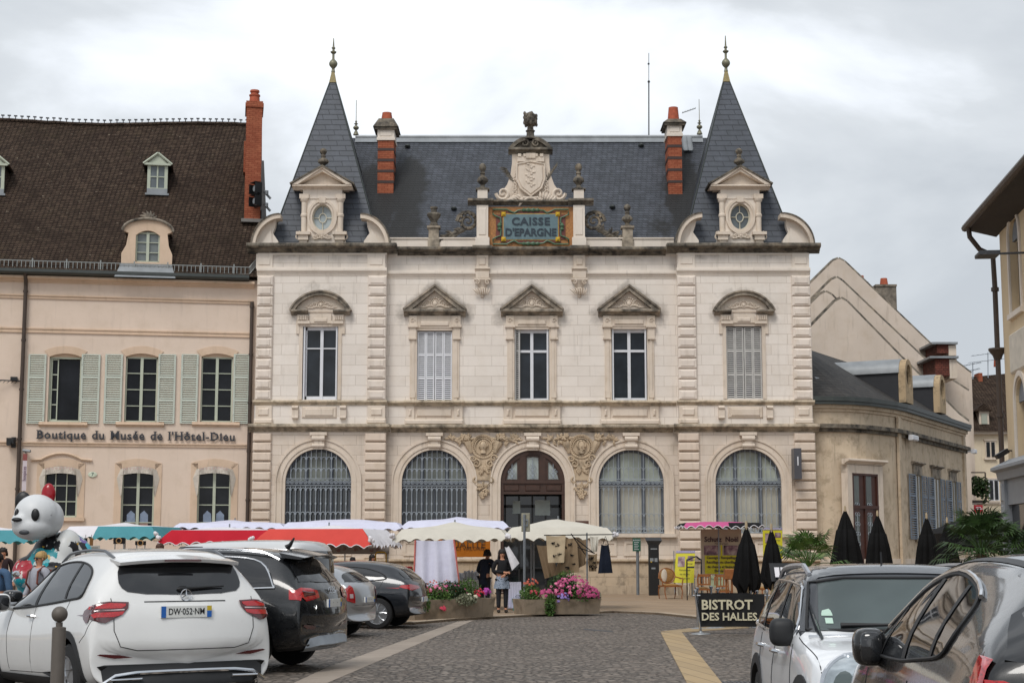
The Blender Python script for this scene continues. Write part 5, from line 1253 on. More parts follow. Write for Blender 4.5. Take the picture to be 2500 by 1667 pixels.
GB=[(92,[(1900,770),(2035,637),(2048,632),(2062,639),(2275,843),(2330,880),(2372,912)],'pale gabled house, tallest and farthest of the stepped gables',1),
      (87,[(1900,815),(2030,684),(2043,678),(2056,686),(2250,870),(2310,920),(2366,955)],'pale gabled house second from the back of the stepped gables',2),
      (84.5,[(1900,818),(2004,719),(2016,713),(2030,720),(2150,842)],'pale gabled house with a low peak half hidden behind the nearest gable',3),
      (80,[(1900,880),(2040,736),(2054,729),(2068,737),(2200,872),(2290,960),(2340,1010),(2366,1030)],'pale gabled house, nearest of the stepped gables, wide grey wall',4)]
for Yg,prof,lab,k in GB:
    g=thing('gabled_house',lab,'house',(at(2050,900,Yg).x,Yg,0),group='stepped gabled houses')
    P=[(at(a,b,Yg).x,at(a,b,Yg).z)for a,b in prof]
    m=MB();m.prism(P+[(P[-1][0],0),(P[0][0],0)],Yg,Yg+.45);m.build('gable_wall',M['gable'],g,smooth=False)
    m=MB()
    for i in range(len(P)-1):m.tube([(P[i][0],Yg+.2,P[i][1]+.02),(P[i+1][0],Yg+.2,P[i+1][1]+.02)],.13,5)
    m.build('coping',M['weather2'],g)
    m=MB();Q=[(a,b-.25)for a,b in P]
    dd={92:10,87:4.4,84.5:2.0,80:4.0}[Yg];m.prism(Q+[(P[-1][0],Q[-1][1]-3),(P[0][0],Q[0][1]-3)],Yg+.46,Yg+dd);m.build('roof',M['tiles'],g,smooth=False)
    def bx(a,b,c,d,y0,y1,mm):mm.box(at(a,c,Yg).x,at(b,c,Yg).x,y0,y1,at(a,d,Yg).z,at(a,c,Yg).z)
    if k==1:
        for a,b,c,d in((2152,2203,684,800),(2110,2137,674,740)):
            mm=MB();y0=Yg+1.5 if a>2140 else Yg+2;bx(a,b,c,d,y0,y0+1.2,mm);bx(a-1,b+1,c,c+5,y0-.06,y0+1.26,mm);ch=mm.build('chimney',stone('sooty_chimney_%d'%a,'#8b8276',bw=0,grime=.6,smallg=.9),g)
            mm=MB();xm=at((a+b)/2,c,Yg).x;zz=at(a,c,Yg).z;mm.lathe([(.26,0),(.2,.45),(.17,.42)],(xm,y0+.5,zz),10);mm.build('chimney_pot',M['terracotta'],ch)
    if k in(1,2):
        a,b,c,d=((2258,2286,854,875),(2252,2286,888,930))[k-1]
        mm=MB();bx(a,b,c,d,Yg-2.6,Yg-.1,mm);dm=mm.build('dormer',M['redtile'],g,smooth=False)
        mm=MB();bx(a-14,b+20,c-4,c+1,Yg-2.8,Yg,mm);mm.build('dormer_roof',M['lead'],dm)
        mm=MB();bx(b,b+18,c+3,d+6,Yg-2.6,Yg-.2,mm);mm.build('dormer_front',M['trim'],dm)
g=thing('street_end_house','cream house with steep brown roof closing the street between wing and right house','house',(at(2410,1200,100).x,100,0))
def bx(m_,a,b,c,d,y0,y1,Yr=100):m_.box(at(a,c,Yr).x,at(b,c,Yr).x,y0,y1,at(a,d,Yr).z,at(a,c,Yr).z)
m=MB();bx(m,2330,2560,1058,1420,100,106);m.build('wall',stone('cream_render','#dccdb4',bw=0,blotch=.25,smallg=.25),g,smooth=False)
m=MB();bx(m,2330,2560,1050,1060,99.7,100.1);bx(m,2330,2560,1226,1230,99.9,100.1);m.build('cornice',M['trim'],g)
zA=at(2400,1052,99.5).z;zB=at(2400,918,104).z
m=MB();xa,xb=at(2330,1000,100).x,at(2560,1000,100).x
m.add([(xa,99.5,zA),(xb,99.5,zA),(xb,104,zB+.3),(xa+.8,104,zB-.2),(xa,109,zA),(xb,109,zA)],[(0,1,2,3),(3,2,5,4),(0,3,4)]);r_=m.build('roof',M['tiles'],g,smooth=False)
m=MB();bx(m,2390,2414,1003,1042,100.0,103);d=m.build('dormer',M['trim'],r_)
m=MB();p0,p1,p2=at(2378,1003,99.8),at(2424,1003,99.8),at(2401,984,99.8);m.prism([(p0.x,p0.z),(p1.x,p1.z),(p2.x,p2.z)],99.8,103);m.build('dormer_gable',M['tiles'],d)
m=MB();bx(m,2395,2409,1010,1035,99.93,99.98);m.build('pane',M['curtain'],d)
for(a,b,c,d_)in((2404,2430,1076,1118),(2412,2438,1170,1222)):
    m=MB();bx(m,a,b,c,d_,99.95,100.02);w=m.build('window',M['white']if c>1100 else M['trim'],g);m=MB()
    for i in(0,1):bx(m,a+3+i*12,a+11+i*12,c+3,d_-3,99.9,99.94)
    m.build('pane',M['glass'],w)
    m=MB();bx(m,a-3,b+3,c-4,c,99.9,100.02);bx(m,a-2,b+2,d_,d_+4,99.85,100.02);m.build('window_surround',M['trim'],w)
m=MB();bx(m,2428,2438,895,925,103.5,104.5);ch=m.build('chimney',M['brick'],r_)
m=MB();p=at(2433,895,104);m.lathe([(.2,0),(.15,.6)],(p.x,104,p.z),8);m.build('chimney_pot',M['terracotta'],ch)
for(px,py0,py1,lab)in((2412,920,860,'tall television aerial on the far brown roof'),(2375,935,885,'short television aerial above the street corner')):
    a=at(px,py0,103.8);b=at(px,py1,103.8);f=thing('roof_aerial',lab,'aerial',(a.x,a.y,a.z-.3))
    m=MB();m.tube([(a.x,a.y,a.z-.3),b],.035,5);m.build('mast',M['iron'],f)
    m=MB()
    for k,(dz,w_)in enumerate(((.1,.9),(.55,1.1))if py1<870 else((.1,.5),(.5,.4))):
        m.tube([(a.x-w_,a.y+.3,b.z-dz-.1),(a.x+w_,a.y-.3,b.z-dz+.1)],.02,4)
        for q in range(7):t=-w_+2*w_*q/6;m.tube([(a.x+t,a.y-.3*t-.3,b.z-dz+.1*t),(a.x+t,a.y-.3*t+.3,b.z-dz+.1*t)],.012,4)
    m.build('antenna_rods',M['iron'],f)
BYs=82
f=thing('planted_balcony','iron balcony with trailing green plants in the side street','balcony',(at(2388,1200,BYs).x,BYs,at(2388,1215,BYs).z))
m=MB();x0,x1=at(2364,1200,BYs).x,at(2407,1200,BYs).x;z0,z1=at(2388,1222,BYs).z,at(2388,1153,BYs).z
for x in(x0,x1):m.box(x-.03,x+.03,BYs-.03,BYs+.03,z0,z1)
for z in(z0,z0+.9,z1):m.box(x0,x1,BYs-.03,BYs+.03,z-.03,z+.03)
m.box(x0,x1,BYs,BYs+.9,z0-.1,z0);m.box(x0-.4,x0,BYs,BYs+.9,0,z1)
m.build('balcony_frame',M['pipe'],f)
def foliage(m_,c,r,n,rnd,s=.1,squash=1.0):
    for _ in range(n):
        a=rnd.uniform(0,2*pi);q=rnd.uniform(-1,1);t=rnd.random()**.4;w=sqrt(1-q*q)
        p=Vector((c[0]+r[0]*t*w*cos(a),c[1]+r[1]*t*w*sin(a),c[2]+r[2]*t*q));d1=Vector((rnd.gauss(0,1),rnd.gauss(0,1),rnd.gauss(0,.7))).normalized();d2=d1.cross(Vector((rnd.gauss(0,1),rnd.gauss(0,1),rnd.gauss(0,1)))).normalized()
        L_=s*rnd.uniform(.6,1.3);m_.add([p-d1*L_,p+d2*L_*.45,p+d1*L_,p-d2*L_*.45],[(0,1,2,3)])
def leafmat(name,c1,c2,sc_=6.0):
    t=NT(name);a=hexc(c1);b=hexc(c2);v=t.noise(sc_,3,.6);k=t.ramp(v,[(.35,a),(.65,b)]);t.out(k,.55,0,.4)
    t.b.inputs['Subsurface Weight'].default_value=0.0
    return t.m
M['leaf']=leafmat('green_leaf','#2f4a22','#5b7a35');M['leaf_dark']=leafmat('dark_leaf','#20301a','#3c5528')
m=MB();rnd=random.Random(5);foliage(m,((x0+x1)/2,BYs+.1,(z0+z1)/2),(.55,.4,.55),420,rnd,.12);foliage(m,(x1-.05,BYs,(z0+z1)/2-.2),(.3,.3,.75),200,rnd,.11);m.build('plants',M['leaf_dark'],f,smooth=False)
f=thing('red_shop_sign','small red shop sign hanging in the side street','sign',(at(2389,1242,80).x,80,at(2389,1242,80).z))
m=MB();a=at(2378,1232,80);b=at(2400,1252,80);m.box(a.x,b.x,80,80.06,b.z,a.z);m.build('board',plain('red_sign_paint','#a3202a',.5),f);m=MB();m.box(a.x+.03,b.x-.03,79.98,80,a.z-.22,a.z-.18);m.box(a.x+.1,b.x-.1,79.98,80,a.z-.13,a.z-.1);m.build('lettering',M['white'],f)
m=MB();m.tube([(a.x-.3,80.03,a.z+.05),(b.x,80.03,a.z+.05)],.02,4);m.build('bracket',M['iron_dark'],f)
RA=radians(-96);R0=at(2451,850,42);RF=Frame(R0.x,R0.y,RA)
rh=thing('corner_house','tall cream house at the right frame edge with grey shop front and dark eaves','building',(R0.x,R0.y,0),RA,local=True)
M['cream']=stone('cream_plaster','#dbc5a3',bw=0,var=.07,blotch=.25,smallg=.2)
rl_=24.0;rez=RF.z(2440,565)
def rx_(px,py,d=0):return RF.x(px,py,d)
holes=[];W2=[]
for k in range(5):
    x0=rx_(2466,640)+k*3.3;x1=x0+1.25
    for(z1,h)in((RF.z(2466,590),1.9),(RF.z(2466,590)-4.2,2.4)):
        r=(x1-x0)/2;holes.append([(x0,z1-h),(x1,z1-h)]+[((x0+x1)/2+r*cos(t),z1+r*.9*sin(t))for t in[pi*j/10 for j in range(11)]]);W2.append((x0,x1,z1-h,z1))
m=MB();m.plate([(0,0),(rl_,0),(rl_,rez),(0,rez)],holes,0,.3);m.box(0,.3,.31,8,0,rez);m.box(0,rl_,7.7,8,0,rez);m.build('wall',M['cream'],rh,smooth=False)
for(x0,x1,z0,z1)in W2:
    m=MB();r=(x1-x0)/2;xc=(x0+x1)/2
    m.prism([(x0,z1),(x1,z1)]+[(xc+r*cos(t),z1+r*.9*sin(t))for t in[pi*j/10 for j in range(1,10)]],.08,.16);w=m.build('window',plain('grey_tympanum','#7e838a',.6)if 'grey_tymp' not in M else M['grey_tymp'],rh);M['grey_tymp']=w.data.materials[0]
    for k in range(6):pass
    g=MB();g.box(x0,x1,.2,.22,z0,z1);g.build('pane',plain('brown_blind','#5b4a38',.7,.2,5)if 'blind' not in M else M['blind'],w);M['blind']=w.children[0].data.materials[0]
    g=MB();g.arcband(xc,z1,r,r+.14,-.05,.01,0,pi,14);g.box(x0-.14,x0,-.05,.01,z0,z1);g.box(x1,x1+.14,-.05,.01,z0,z1);g.box(x0-.2,x1+.2,-.1,.01,z0-.14,z0);g.build('window_surround',M['trim_clean'],w)
m=MB()
for k in range(5):x0=rx_(2466,640)+k*3.3;z=RF.z(2466,590)-2.95;m.bev(x0-.3,x0+1.6,-.06,.01,z-.5,z+.55,.05)
m.build('wall_panel',plain('pale_panel','#d8cfc0',.8),rh)
m=MB();m.sweepx([(-.75,rez+.25),(-.75,rez+.15),(.02,rez-.05),(.02,rez+.2)],-.5,rl_);eav=m.build('eaves',plain('dark_soffit','#2d2622',.7,.2,5),rh)
m=MB();m.tube([(-.55,-.8,rez+.22),(rl_,-.8,rez+.22)],.1,8);m.build('gutter',M['pipe'],eav)
m=MB();m.add([(-.55,-.8,rez+.28),(rl_,-.8,rez+.28),(rl_,4,rez+3.6),(2.5,4,rez+3.6),(-.55,8.8,rez+.28)],[(0,1,2,3),(0,3,4)]);m.build('roof',M['tiles'],rh,smooth=False)
m=MB();P=[(-.15,-.78,rez+.2),(-.15,-.75,rez-.1),(-.15,-.5,rez-.45),(-.15,-.16,rez-.6),(-.15,-.14,rez-1.5),(-.15,-.14,.2)];m.tube(P,.07,10)
zz=rez-3.2;m.lathe([(.1,-.25),(.13,-.15),(.24,0),(.24,.05)],(-.15,-.14,zz),10)
for k in range(5):m.cyl((-.15,-.14,rez-1.6-1.7*k),(-.15,-.14,rez-1.5-1.7*k),.105,10)
m.build('downpipe',M['pipe'],rh)
m=MB();M['greyshop']=plain('grey_shopfront_paint','#8b8f94',.5,.06,3)
zc=RF.z(2450,1142,-.5);zt=zc+.32
m.sweepx([(-.32,zc-.25),(-.36,zc-.05),(-.5,zc),(-.5,zc+.08),(0,zt),(0,zc-.25)],.1,rl_)
for k in range(6):x=.2+k*3.3;m.box(x,x+.5,-.28,0,.3,zc-.25);m.bev(x+.1,x+.4,-.31,-.27,1.0,zc-.9,.03);m.bev(x+.1,x+.4,-.31,-.27,zc-.8,zc-.35,.03);m.box(x-.05,x+.55,-.33,0,zc-1.75,zc-1.62)
m.box(.2,rl_,-.2,0,0,.8);m.box(.2,rl_,-.2,0,zc-.9,zc-.25)
sf=m.build('shop_front',M['greyshop'],rh)
m=MB();m.box(.2,rl_,-.1,-.08,.8,zc-.9);m.build('shop_window',M['glass'],sf)
for(px,py,lab)in((2478,626,'flat dark street light projecting from the cream house under its eaves'),):
    a=RF.x(px+40,py);p=RF.o+RF.e*a+Vector((0,0,RF.z(px+40,py)+.1));f=thing('street_light',lab,'street lamp',p,RA,local=True)
    m=MB();m.tube([(0,0,0),(-.1,-.9,.0)],.03,5);m.build('arm',M['iron_dark'],f);m=MB();m.bev(-.35,.3,-1.3,-.8,-.08,.02,.02);m.build('lamp_head',M['iron_dark'],f)
p=at(2452,1104,41.5);f=thing('wall_projector','black projector lamp on an arm above the grey shop front','spotlight',(p.x,p.y,p.z),0,local=True)
m=MB();m.bev(-.3,.15,-.12,.12,-.09,.09,.03,)if False else m.box(-.25,.1,-.1,.1,-.06,.06,T(0,0,0,0,0,radians(-30)));m.build('housing',M['black'],f);m=MB();m.tube([(.05,0,.05),(.9,.1,.03)],.02,5);m.build('arm',M['black'],f)
from mathutils.bvhtree import BVHTree
M['tyre']=plain('tyre_rubber','#1b1b1c',.85,.15,12)
M['alloy']=plain('alloy_rim','#a9abae',.3,.08,6,met=.85)
M['chrome']=plain('chrome','#d5d7da',.12,.03,4,met=1.0)
M['plastic']=plain('black_plastic_trim','#1f2022',.6,.15,10)
M['seam']=plain('panel_gap','#1a1a1a',.8)
M['cglass']=glass('tinted_car_glass',(.012,.013,.015,1),.03,.3,.9)
M['cglass2']=glass('clear_car_glass',(.07,.09,.09,1),.03,.35,.7)
def lampmat(name,c,em=0.0):
    t=NT(name);a=hexc(c);w=t.n('ShaderNodeTexVoronoi',{'Scale':22.0});k=t.ramp(w.outputs[0],[(.1,sc(a,.55)),(.6,sc(a,1.25))]);t.out(k,.12,0,.6);t.b.inputs['Coat Weight'].default_value=1;return t.m
M['tail']=lampmat('red_tail_lamp','#a80f18');M['tail_dark']=lampmat('dark_red_lamp','#4a0a10');M['tail_clear']=lampmat('clear_lamp','#c9b9b9');M['head']=plain('headlamp_lens','#9fa8ad',.08,.2,9,met=.5,coat=1);M['amber']=lampmat('amber_lamp','#c8571c')
def section(st):
    x,zb,zs,zt,wl,wm,wb,wt=st;g=zt-zs
    return[(0,zb),(.75*wl,zb),(wl,zb+.05),(wm,zb+(zs-zb)*.36),(wm*.995,zb+(zs-zb)*.72),(wb,zs),(wb-.20*(wb-wt),zs+.30*g),(wt+.12*(wb-wt),zs+.78*g),(wt*.93,zs+g*.975),(wt*.55,zt+.012),(0,zt+.02)]
class Car:
    def __init__(s,name,label,loc,rz,stations,col,Lh,bul=.14,bulf=.2,cat='car',group=None,pitch=0.0,arch=None,extra=None):
        s.o=thing(name,label,cat,loc,rz,group,local=True);s.o.rotation_euler=(0,pitch,rz)
        s.Lh=Lh;s.col=col;n=len(section(stations[0]));v=[];f=[]
        full=2*n-2
        for st in stations:
            half=section(st);pts=half+[(-a,b)for a,b in half[-2:0:-1]];x=st[0];wm=max(st[5],.3)
            k=min(1,abs(x)/Lh)**9;bb=bul if x<0 else bulf
            for(y,z)in pts:v.append((x-(1 if x>0 else-1)*bb*k*(y/wm)**2,y,z))
        for i in range(len(stations)-1):
            for j in range(full):j2=(j+1)%full;f.append((i*full+j,i*full+j2,(i+1)*full+j2,(i+1)*full+j))
        f.append(tuple(range(full-1,-1,-1)));b=(len(stations)-1)*full;f.append(tuple(range(b,b+full)))
        me=bpy.data.meshes.new('body');me.from_pydata(v,[],f);bm=bmesh.new();bm.from_mesh(me);bmesh.ops.recalc_face_normals(bm,faces=bm.faces);bm.to_mesh(me);bm.free()
        ob=bpy.data.objects.new('body',me);C.objects.link(ob);md=ob.modifiers.new('s','SUBSURF');md.levels=2;md.render_levels=2
        dg=bpy.context.evaluated_depsgraph_get();e=ob.evaluated_get(dg);m2=bpy.data.meshes.new_from_object(e)
        s.bvh=BVHTree.FromPolygons([q.co[:]for q in m2.vertices],[tuple(p.vertices)for p in m2.polygons])
        ob.modifiers.clear();ob.data=m2
        cut=MB()
        for(xa,r,zc)in(arch or[]):
            for sgn in(1,-1):cut.lathe([(r,0),(r,.55)],(0,0,0),36,Matrix.Translation((xa,sgn*.42 if sgn>0 else-.97,zc))@Matrix.Rotation(-pi/2,4,'X')@Matrix.Identity(4))
        if arch:
            cm=cut.build('cut',M['plastic'],None,smooth=False);bm=bmesh.new();bm.from_mesh(cm.data);bmesh.ops.recalc_face_normals(bm,faces=bm.faces);bm.to_mesh(cm.data);bm.free()
            md=ob.modifiers.new('b','BOOLEAN');md.object=cm;md.operation='DIFFERENCE';md.solver='EXACT'
            m2.materials.clear();m2.materials.append(col)
            dg=bpy.context.evaluated_depsgraph_get();e=ob.evaluated_get(dg);m3=bpy.data.meshes.new_from_object(e);ob.modifiers.clear();ob.data=m3;bpy.data.objects.remove(cm)
        me=ob.data;me.materials.clear();me.materials.append(col);me.materials.append(M['plastic'])
        mi=[0]*len(me.polygons);xa_=[(a,r,z)for a,r,z in(arch or[])]
        for i,p in enumerate(me.polygons):
            c=p.center
            for a,r,z in xa_:
                d=sqrt((c.x-a)**2+(c.z-z)**2)
                if d<r*1.01 and abs(c.y)<.95 and(abs(p.normal.y)>.9 and abs(c.y)<.5 or(abs(p.normal.y)<.3 and d>r*.93)):mi[i]=1
            if p.normal.z<-.8 and c.z<.5:mi[i]=1
        me.polygons.foreach_set('material_index',mi);me.polygons.foreach_set('use_smooth',[True]*len(me.polygons));me.set_sharp_from_angle(angle=radians(38))
        ob.parent=s.o;ORG[ob.name]=Vector((0,0,0));s.body=ob
    def hit(s,phi,u,z,off=.004):
        out=Vector((cos(phi),sin(phi),0));t=Vector((-sin(phi),cos(phi),0));o=t*u+out*6+Vector((0,0,z))
        r=s.bvh.ray_cast(o,-out,20)
        if r[0]is None:
            r=s.bvh.find_nearest(t*u+out*1.0+Vector((0,0,z)));
        nrm=r[1]
        if nrm.dot(out)<0:nrm=-nrm
        return r[0]+nrm*off
    def patch(s,m,outline,phi,off=.006,rows=8,cols=8,back=True):
        "outline [(u,z)] monotone in z"
        zs=[p[1]for p in outline];z0,z1=min(zs),max(zs);n=len(outline);vs=[]
        def ext(z):
            xs=[]
            for i in range(n):
                (a,b),(c,d)=outline[i],outline[(i+1)%n]
                if(b-z)*(d-z)<=0 and abs(b-d)>1e-9:xs.append(a+(c-a)*(z-b)/(d-b))
                elif abs(b-z)<1e-9:xs.append(a)
            return(min(xs),max(xs))if xs else(0,0)
        for j in range(rows+1):
            t=j/rows;t=.5-.5*cos(pi*t);z=z0+(z1-z0)*min(max(t,.002),.998);a,b=ext(z)
            for i in range(cols+1):vs.append(s.hit(phi,a+(b-a)*i/cols,z,off))
        fs=[(j*(cols+1)+i,j*(cols+1)+i+1,(j+1)*(cols+1)+i+1,(j+1)*(cols+1)+i)for j in range(rows)for i in range(cols)]
        m.add(vs,fs);return m
    def line(s,m,pts,phi,r=.004,off=.0,seg=4,sub=6,closed=False):
        P=[]
        if closed:pts=pts+pts[:1]
        for(a,b),(c,d)in zip(pts[:-1],pts[1:]):
            for k in range(sub):P.append(s.hit(phi,a+(c-a)*k/sub,b+(d-b)*k/sub,off))
        P.append(s.hit(phi,*pts[-1],off));m.tube(P,r,seg)
    def side(s,sgn):return(pi/2 if sgn>0 else-pi/2)
    def S(s,pts,sgn):return[((-x if sgn>0 else x),z)for x,z in pts]
    def Rr(s,pts):return[(-y,z)for y,z in pts]
    def wheels(s,spots,R,w,rim,style=5,hw=.80,rimmat=None):
        rimmat=rimmat or M['alloy'];proto=None
        for(x,z)in spots:
            for sgn in(1,-1):
                if proto is None:
                    m=MB();m.lathe([(rim*.98,-w/2),(R*.93,-w/2+.01),(R,-w/2+.035),(R,w/2-.035),(R*.93,w/2-.01),(rim*1.0,w/2),(rim*.97,w/2-.02),(rim*.97,-w/2+.02)],(0,0,0),40,Matrix.Rotation(-pi/2,4,'X'))
                    ty=m.build('wheel',M['tyre'],s.o)
                    m=MB();RX_=Matrix.Rotation(-pi/2,4,'X')
                    m.mi=0;m.lathe([(rim*.97,w/2-.015),(rim*1.0,w/2-.002),(rim*.94,w/2-.004),(rim*.90,w/2-.05),(rim*.9,0)],(0,0,0),36,RX_)
                    m.lathe([(.055,w/2-.075),(.05,w/2-.02),(.02,w/2-.015)],(0,0,0),14,RX_)
                    for k in range(style):
                        a=2*pi*k/style
                        for da in((-.16,.16)if style<=5 else(-.10,.10)):
                            p0=(.05*cos(a),w/2-.035,.05*sin(a));p1=(rim*.62*cos(a+da*.6),w/2-.03,rim*.62*sin(a+da*.6));p2=(rim*.94*cos(a+da*1.5),w/2-.02,rim*.94*sin(a+da*1.5));m.tube([p0,p1,p2],[.028,.02,.022],6)
                    m.build('rim',rimmat,ty)
                    m=MB();m.lathe([(rim*.93,0),(rim*.93,w/2-.075),(.02,w/2-.08)],(0,0,0),24,RX_);m.build('brake_disc',M['iron_dark'],ty)
                    proto=ty
                else:ty=copy_tree(proto,s.o)
                ty.location=(x,sgn*hw,z);ty.rotation_euler=(0,random.random(),0 if sgn>0 else pi)
    def arches(s,spots,r0,r1,zc,mat=None,pr=.012):
        for x in spots:
            for sgn in(1,-1):
                m=MB();n=20;vs=[]
                for k in range(n+1):
                    a=-.35+(pi+.7)*k/n
                    for rr,of in((r0,pr),(r1,pr),(r1,-.01),(r0,-.05)):
                        vs.append(s.hit(s.side(sgn),(-(x+rr*cos(a))if sgn>0 else x+rr*cos(a)),max(.2,zc+rr*sin(a)),of))
                fs=[(4*k+j,4*k+(j+1)%4,4*k+4+(j+1)%4,4*k+4+j)for k in range(n)for j in range(4)]
                m.add(vs,fs);m.build('wheel_arch_trim',mat or M['plastic'],s.o)
    def mirror(s,x,y,z,sgn,mat,sz=(.12,.10,.09)):
        m=MB();m.ball((x,sgn*(y+.16),z),(sz[0],sz[1]+.03,sz[2]),18,12,None,.62);m.tube([(x-.02,sgn*(y-.05),z-.08),(x,sgn*(y+.1),z-.05)],.03,6);o=m.build('wing_mirror',mat,s.o)
        m=MB();m.ball((x-sz[0]*.72,sgn*(y+.16),z),(.045,sz[1]*1.05,sz[2]*.85),14,10,None,.6);m.build('mirror_glass',M['cglass'],o);return o
    def rail(s,x0,x1,y,mat,r=.018,h=.05):
        for sgn in(1,-1):
            m=MB();P=[]
            for k in range(13):
                t=k/12;x=x0+(x1-x0)*t;rr=s.bvh.ray_cast(Vector((x,sgn*y,4)),Vector((0,0,-1)),9);P.append((x,sgn*y,rr[0].z+h*min(1,6*t,6*(1-t))))
            m.tube(P,r,6);m.build('roof_rail',mat,s.o)
    def plate(s,y0,z0,w,h,text,back=True,tilt=0):
        m=MB();p=s.hit(pi,-y0,z0,.015);x=p.x-.006
        m.box(x-.004,x+.03,y0-w/2,y0+w/2,z0-h/2,z0+h/2);pl_=m.build('number_plate',plain('plate_white','#d9dad6',.4,.05,6)if 'platew' not in M else M['platew'],s.o);M['platew']=pl_.data.materials[0]
        Mx=Matrix(((0,1,0,x-.006),(-1,0,0,y0),(0,0,1,z0-.0),(0,0,0,1)))
        m=MB();m.text(text,h*.80,Mx,.003,.0005,sx=.80,space=1.0)
        m.build('plate_number',M['black'],pl_)
        m=MB();m.box(x-.006,x,y0+w/2-.048,y0+w/2,z0-h/2,z0+h/2);m.box(x-.006,x,y0-w/2,y0-w/2+.048,z0-h/2,z0+h*.05);m.build('blue_band',plain('eu_blue','#1f5fae',.4,.05)if 'eub' not in M else M['eub'],pl_);M['eub']=bpy.data.materials['eu_blue']
        m=MB();m.box(x-.006,x,y0-w/2,y0-w/2+.048,z0+h*.08,z0+h/2);m.build('region_patch',plain('region_yellow','#c2a92c',.4)if 'regy' not in M else M['regy'],pl_);M['regy']=bpy.data.materials['region_yellow']
        return pl_
def smooth_loop(pts,n=4):
    out=[];N=len(pts)
    for i in range(N):
        p0,p1,p2,p3=pts[i-1],pts[i],pts[(i+1)%N],pts[(i+2)%N]
        for k in range(n):
            t=k/n;out.append(tuple(.5*((2*p1[a])+(-p0[a]+p2[a])*t+(2*p0[a]-5*p1[a]+4*p2[a]-p3[a])*t*t+(-p0[a]+3*p1[a]-3*p2[a]+p3[a])*t**3)for a in(0,1)))
    return out
def windows(c,outl,mat,trim=None,sides=(1,-1),tr=.012,pillars=(),gask=True):
    for sg in sides:
        L_=c.S(outl,sg)
        m=MB();c.patch(m,L_,c.side(sg),.006,10,14);w=m.build('side_window',mat,c.o)
        m=MB();c.line(m,L_,c.side(sg),tr,.006,6,3,True);m.build('window_trim',trim or M['plastic'],w)
        if pillars:
            m=MB()
            for(a,b,wd)in pillars:c.patch(m,c.S([(a[0]-wd,a[1]),(a[0]+wd,a[1]),(b[0]+wd,b[1]),(b[0]-wd,b[1])],sg),c.side(sg),.010,8,2)
            m.build('door_pillar',M['plastic'],w)
wheelz=.36
GL=[(2.33,.34,.58,.62,.45,.62,.55,.35),(2.26,.26,.74,.80,.72,.82,.76,.55),(2.08,.22,.88,.95,.83,.90,.84,.68),(1.6,.22,.97,1.04,.88,.94,.88,.72),(1.08,.24,1.03,1.10,.90,.945,.89,.72),
      (.88,.24,1.04,1.15,.90,.945,.89,.70),(.2,.24,1.06,1.50,.90,.945,.885,.62),(-.15,.24,1.08,1.63,.90,.945,.88,.62),(-.9,.24,1.12,1.665,.90,.945,.88,.62),(-1.5,.24,1.16,1.64,.90,.95,.88,.61),
      (-1.86,.26,1.19,1.59,.90,.95,.87,.60),(-1.93,.27,1.19,1.52,.90,.95,.87,.60),(-2.14,.30,1.16,1.20,.90,.945,.86,.68),(-2.20,.30,1.06,1.10,.89,.94,.88,.74),(-2.26,.30,.96,.99,.88,.94,.88,.76),(-2.29,.30,.78,.81,.86,.93,.88,.76),(-2.33,.34,.60,.62,.80,.90,.86,.74)]
W1=paint('white_car_paint','#dcdcda',0,.3)
gl=Car('parked_car','white SUV in the left foreground, rear with number plate towards the viewer',(-4.39,17.65,-.025),radians(90+33),GL,W1,2.33,bul=.20,pitch=radians(1.6),arch=[(1.44,.42,.38),(-1.43,.42,.38)])
gl.wheels([(1.44,.36),(-1.43,.36)],.36,.25,.245,5,.82)
gl.arches([1.44,-1.43],.40,.47,.38)
windows(gl,smooth_loop([(.78,1.08),(.55,1.24),(.15,1.43),(-.35,1.52),(-.95,1.53),(-1.38,1.47),(-1.62,1.36),(-1.66,1.19),(-1.3,1.15),(-.4,1.10),(.4,1.07)]),M['cglass'],pillars=(((-.16,1.1),(-.22,1.52),.045),((-1.15,1.16),(-1.05,1.53),.03)))
rw=smooth_loop([(.57,1.48),(.3,1.52),(-.3,1.52),(-.57,1.48),(-.63,1.34),(-.61,1.25),(-.48,1.20),(0,1.185),(.48,1.20),(.61,1.25),(.63,1.34)])
m=MB();gl.patch(m,gl.Rr(rw),pi,.008,10,16);w=m.build('rear_window',M['cglass'],gl.o)
m=MB();gl.patch(m,gl.Rr([(.60,1.47),(.3,1.52),(-.3,1.52),(-.60,1.47),(-.6,1.455),(0,1.475),(.6,1.455)]),pi,.012,4,14);m.build('shade_band',M['black'],w)
m=MB();p=[gl.hit(pi,-y,z,.03)for y,z in((.02,1.23),(-.12,1.235),(-.42,1.25))];m.tube(p,[.016,.014,.008],6);m.ball(gl.hit(pi,-.02,1.23,.02),(.03,.06,.03),8,6);m.build('rear_wiper',M['black'],w)
m=MB()
P=[(y,-1.93+.05*(y/.6)**2)for y in[(-.62+1.24*k/12)for k in range(13)]]
vs=[]
for y,x in P:vs+=[(x-.16,y*1.0,1.535-.03*(y/.6)**2),(x+.14,y*1.02,1.60-.05*(y/.6)**2),(x+.1,y,1.50),(x-.14,y,1.505-.03*(y/.6)**2)]
m.add(vs,[(4*k+j,4*k+(j+1)%4,4*k+4+(j+1)%4,4*k+4+j)for k in range(12)for j in range(4)]+[(3,2,1,0),(48,49,50,51)]);sp_=m.build('spoiler',W1,gl.o)
m=MB();m.box(-2.10,-2.085,-.19,.19,1.512,1.528);m.build('brake_light',M['tail_dark'],sp_)
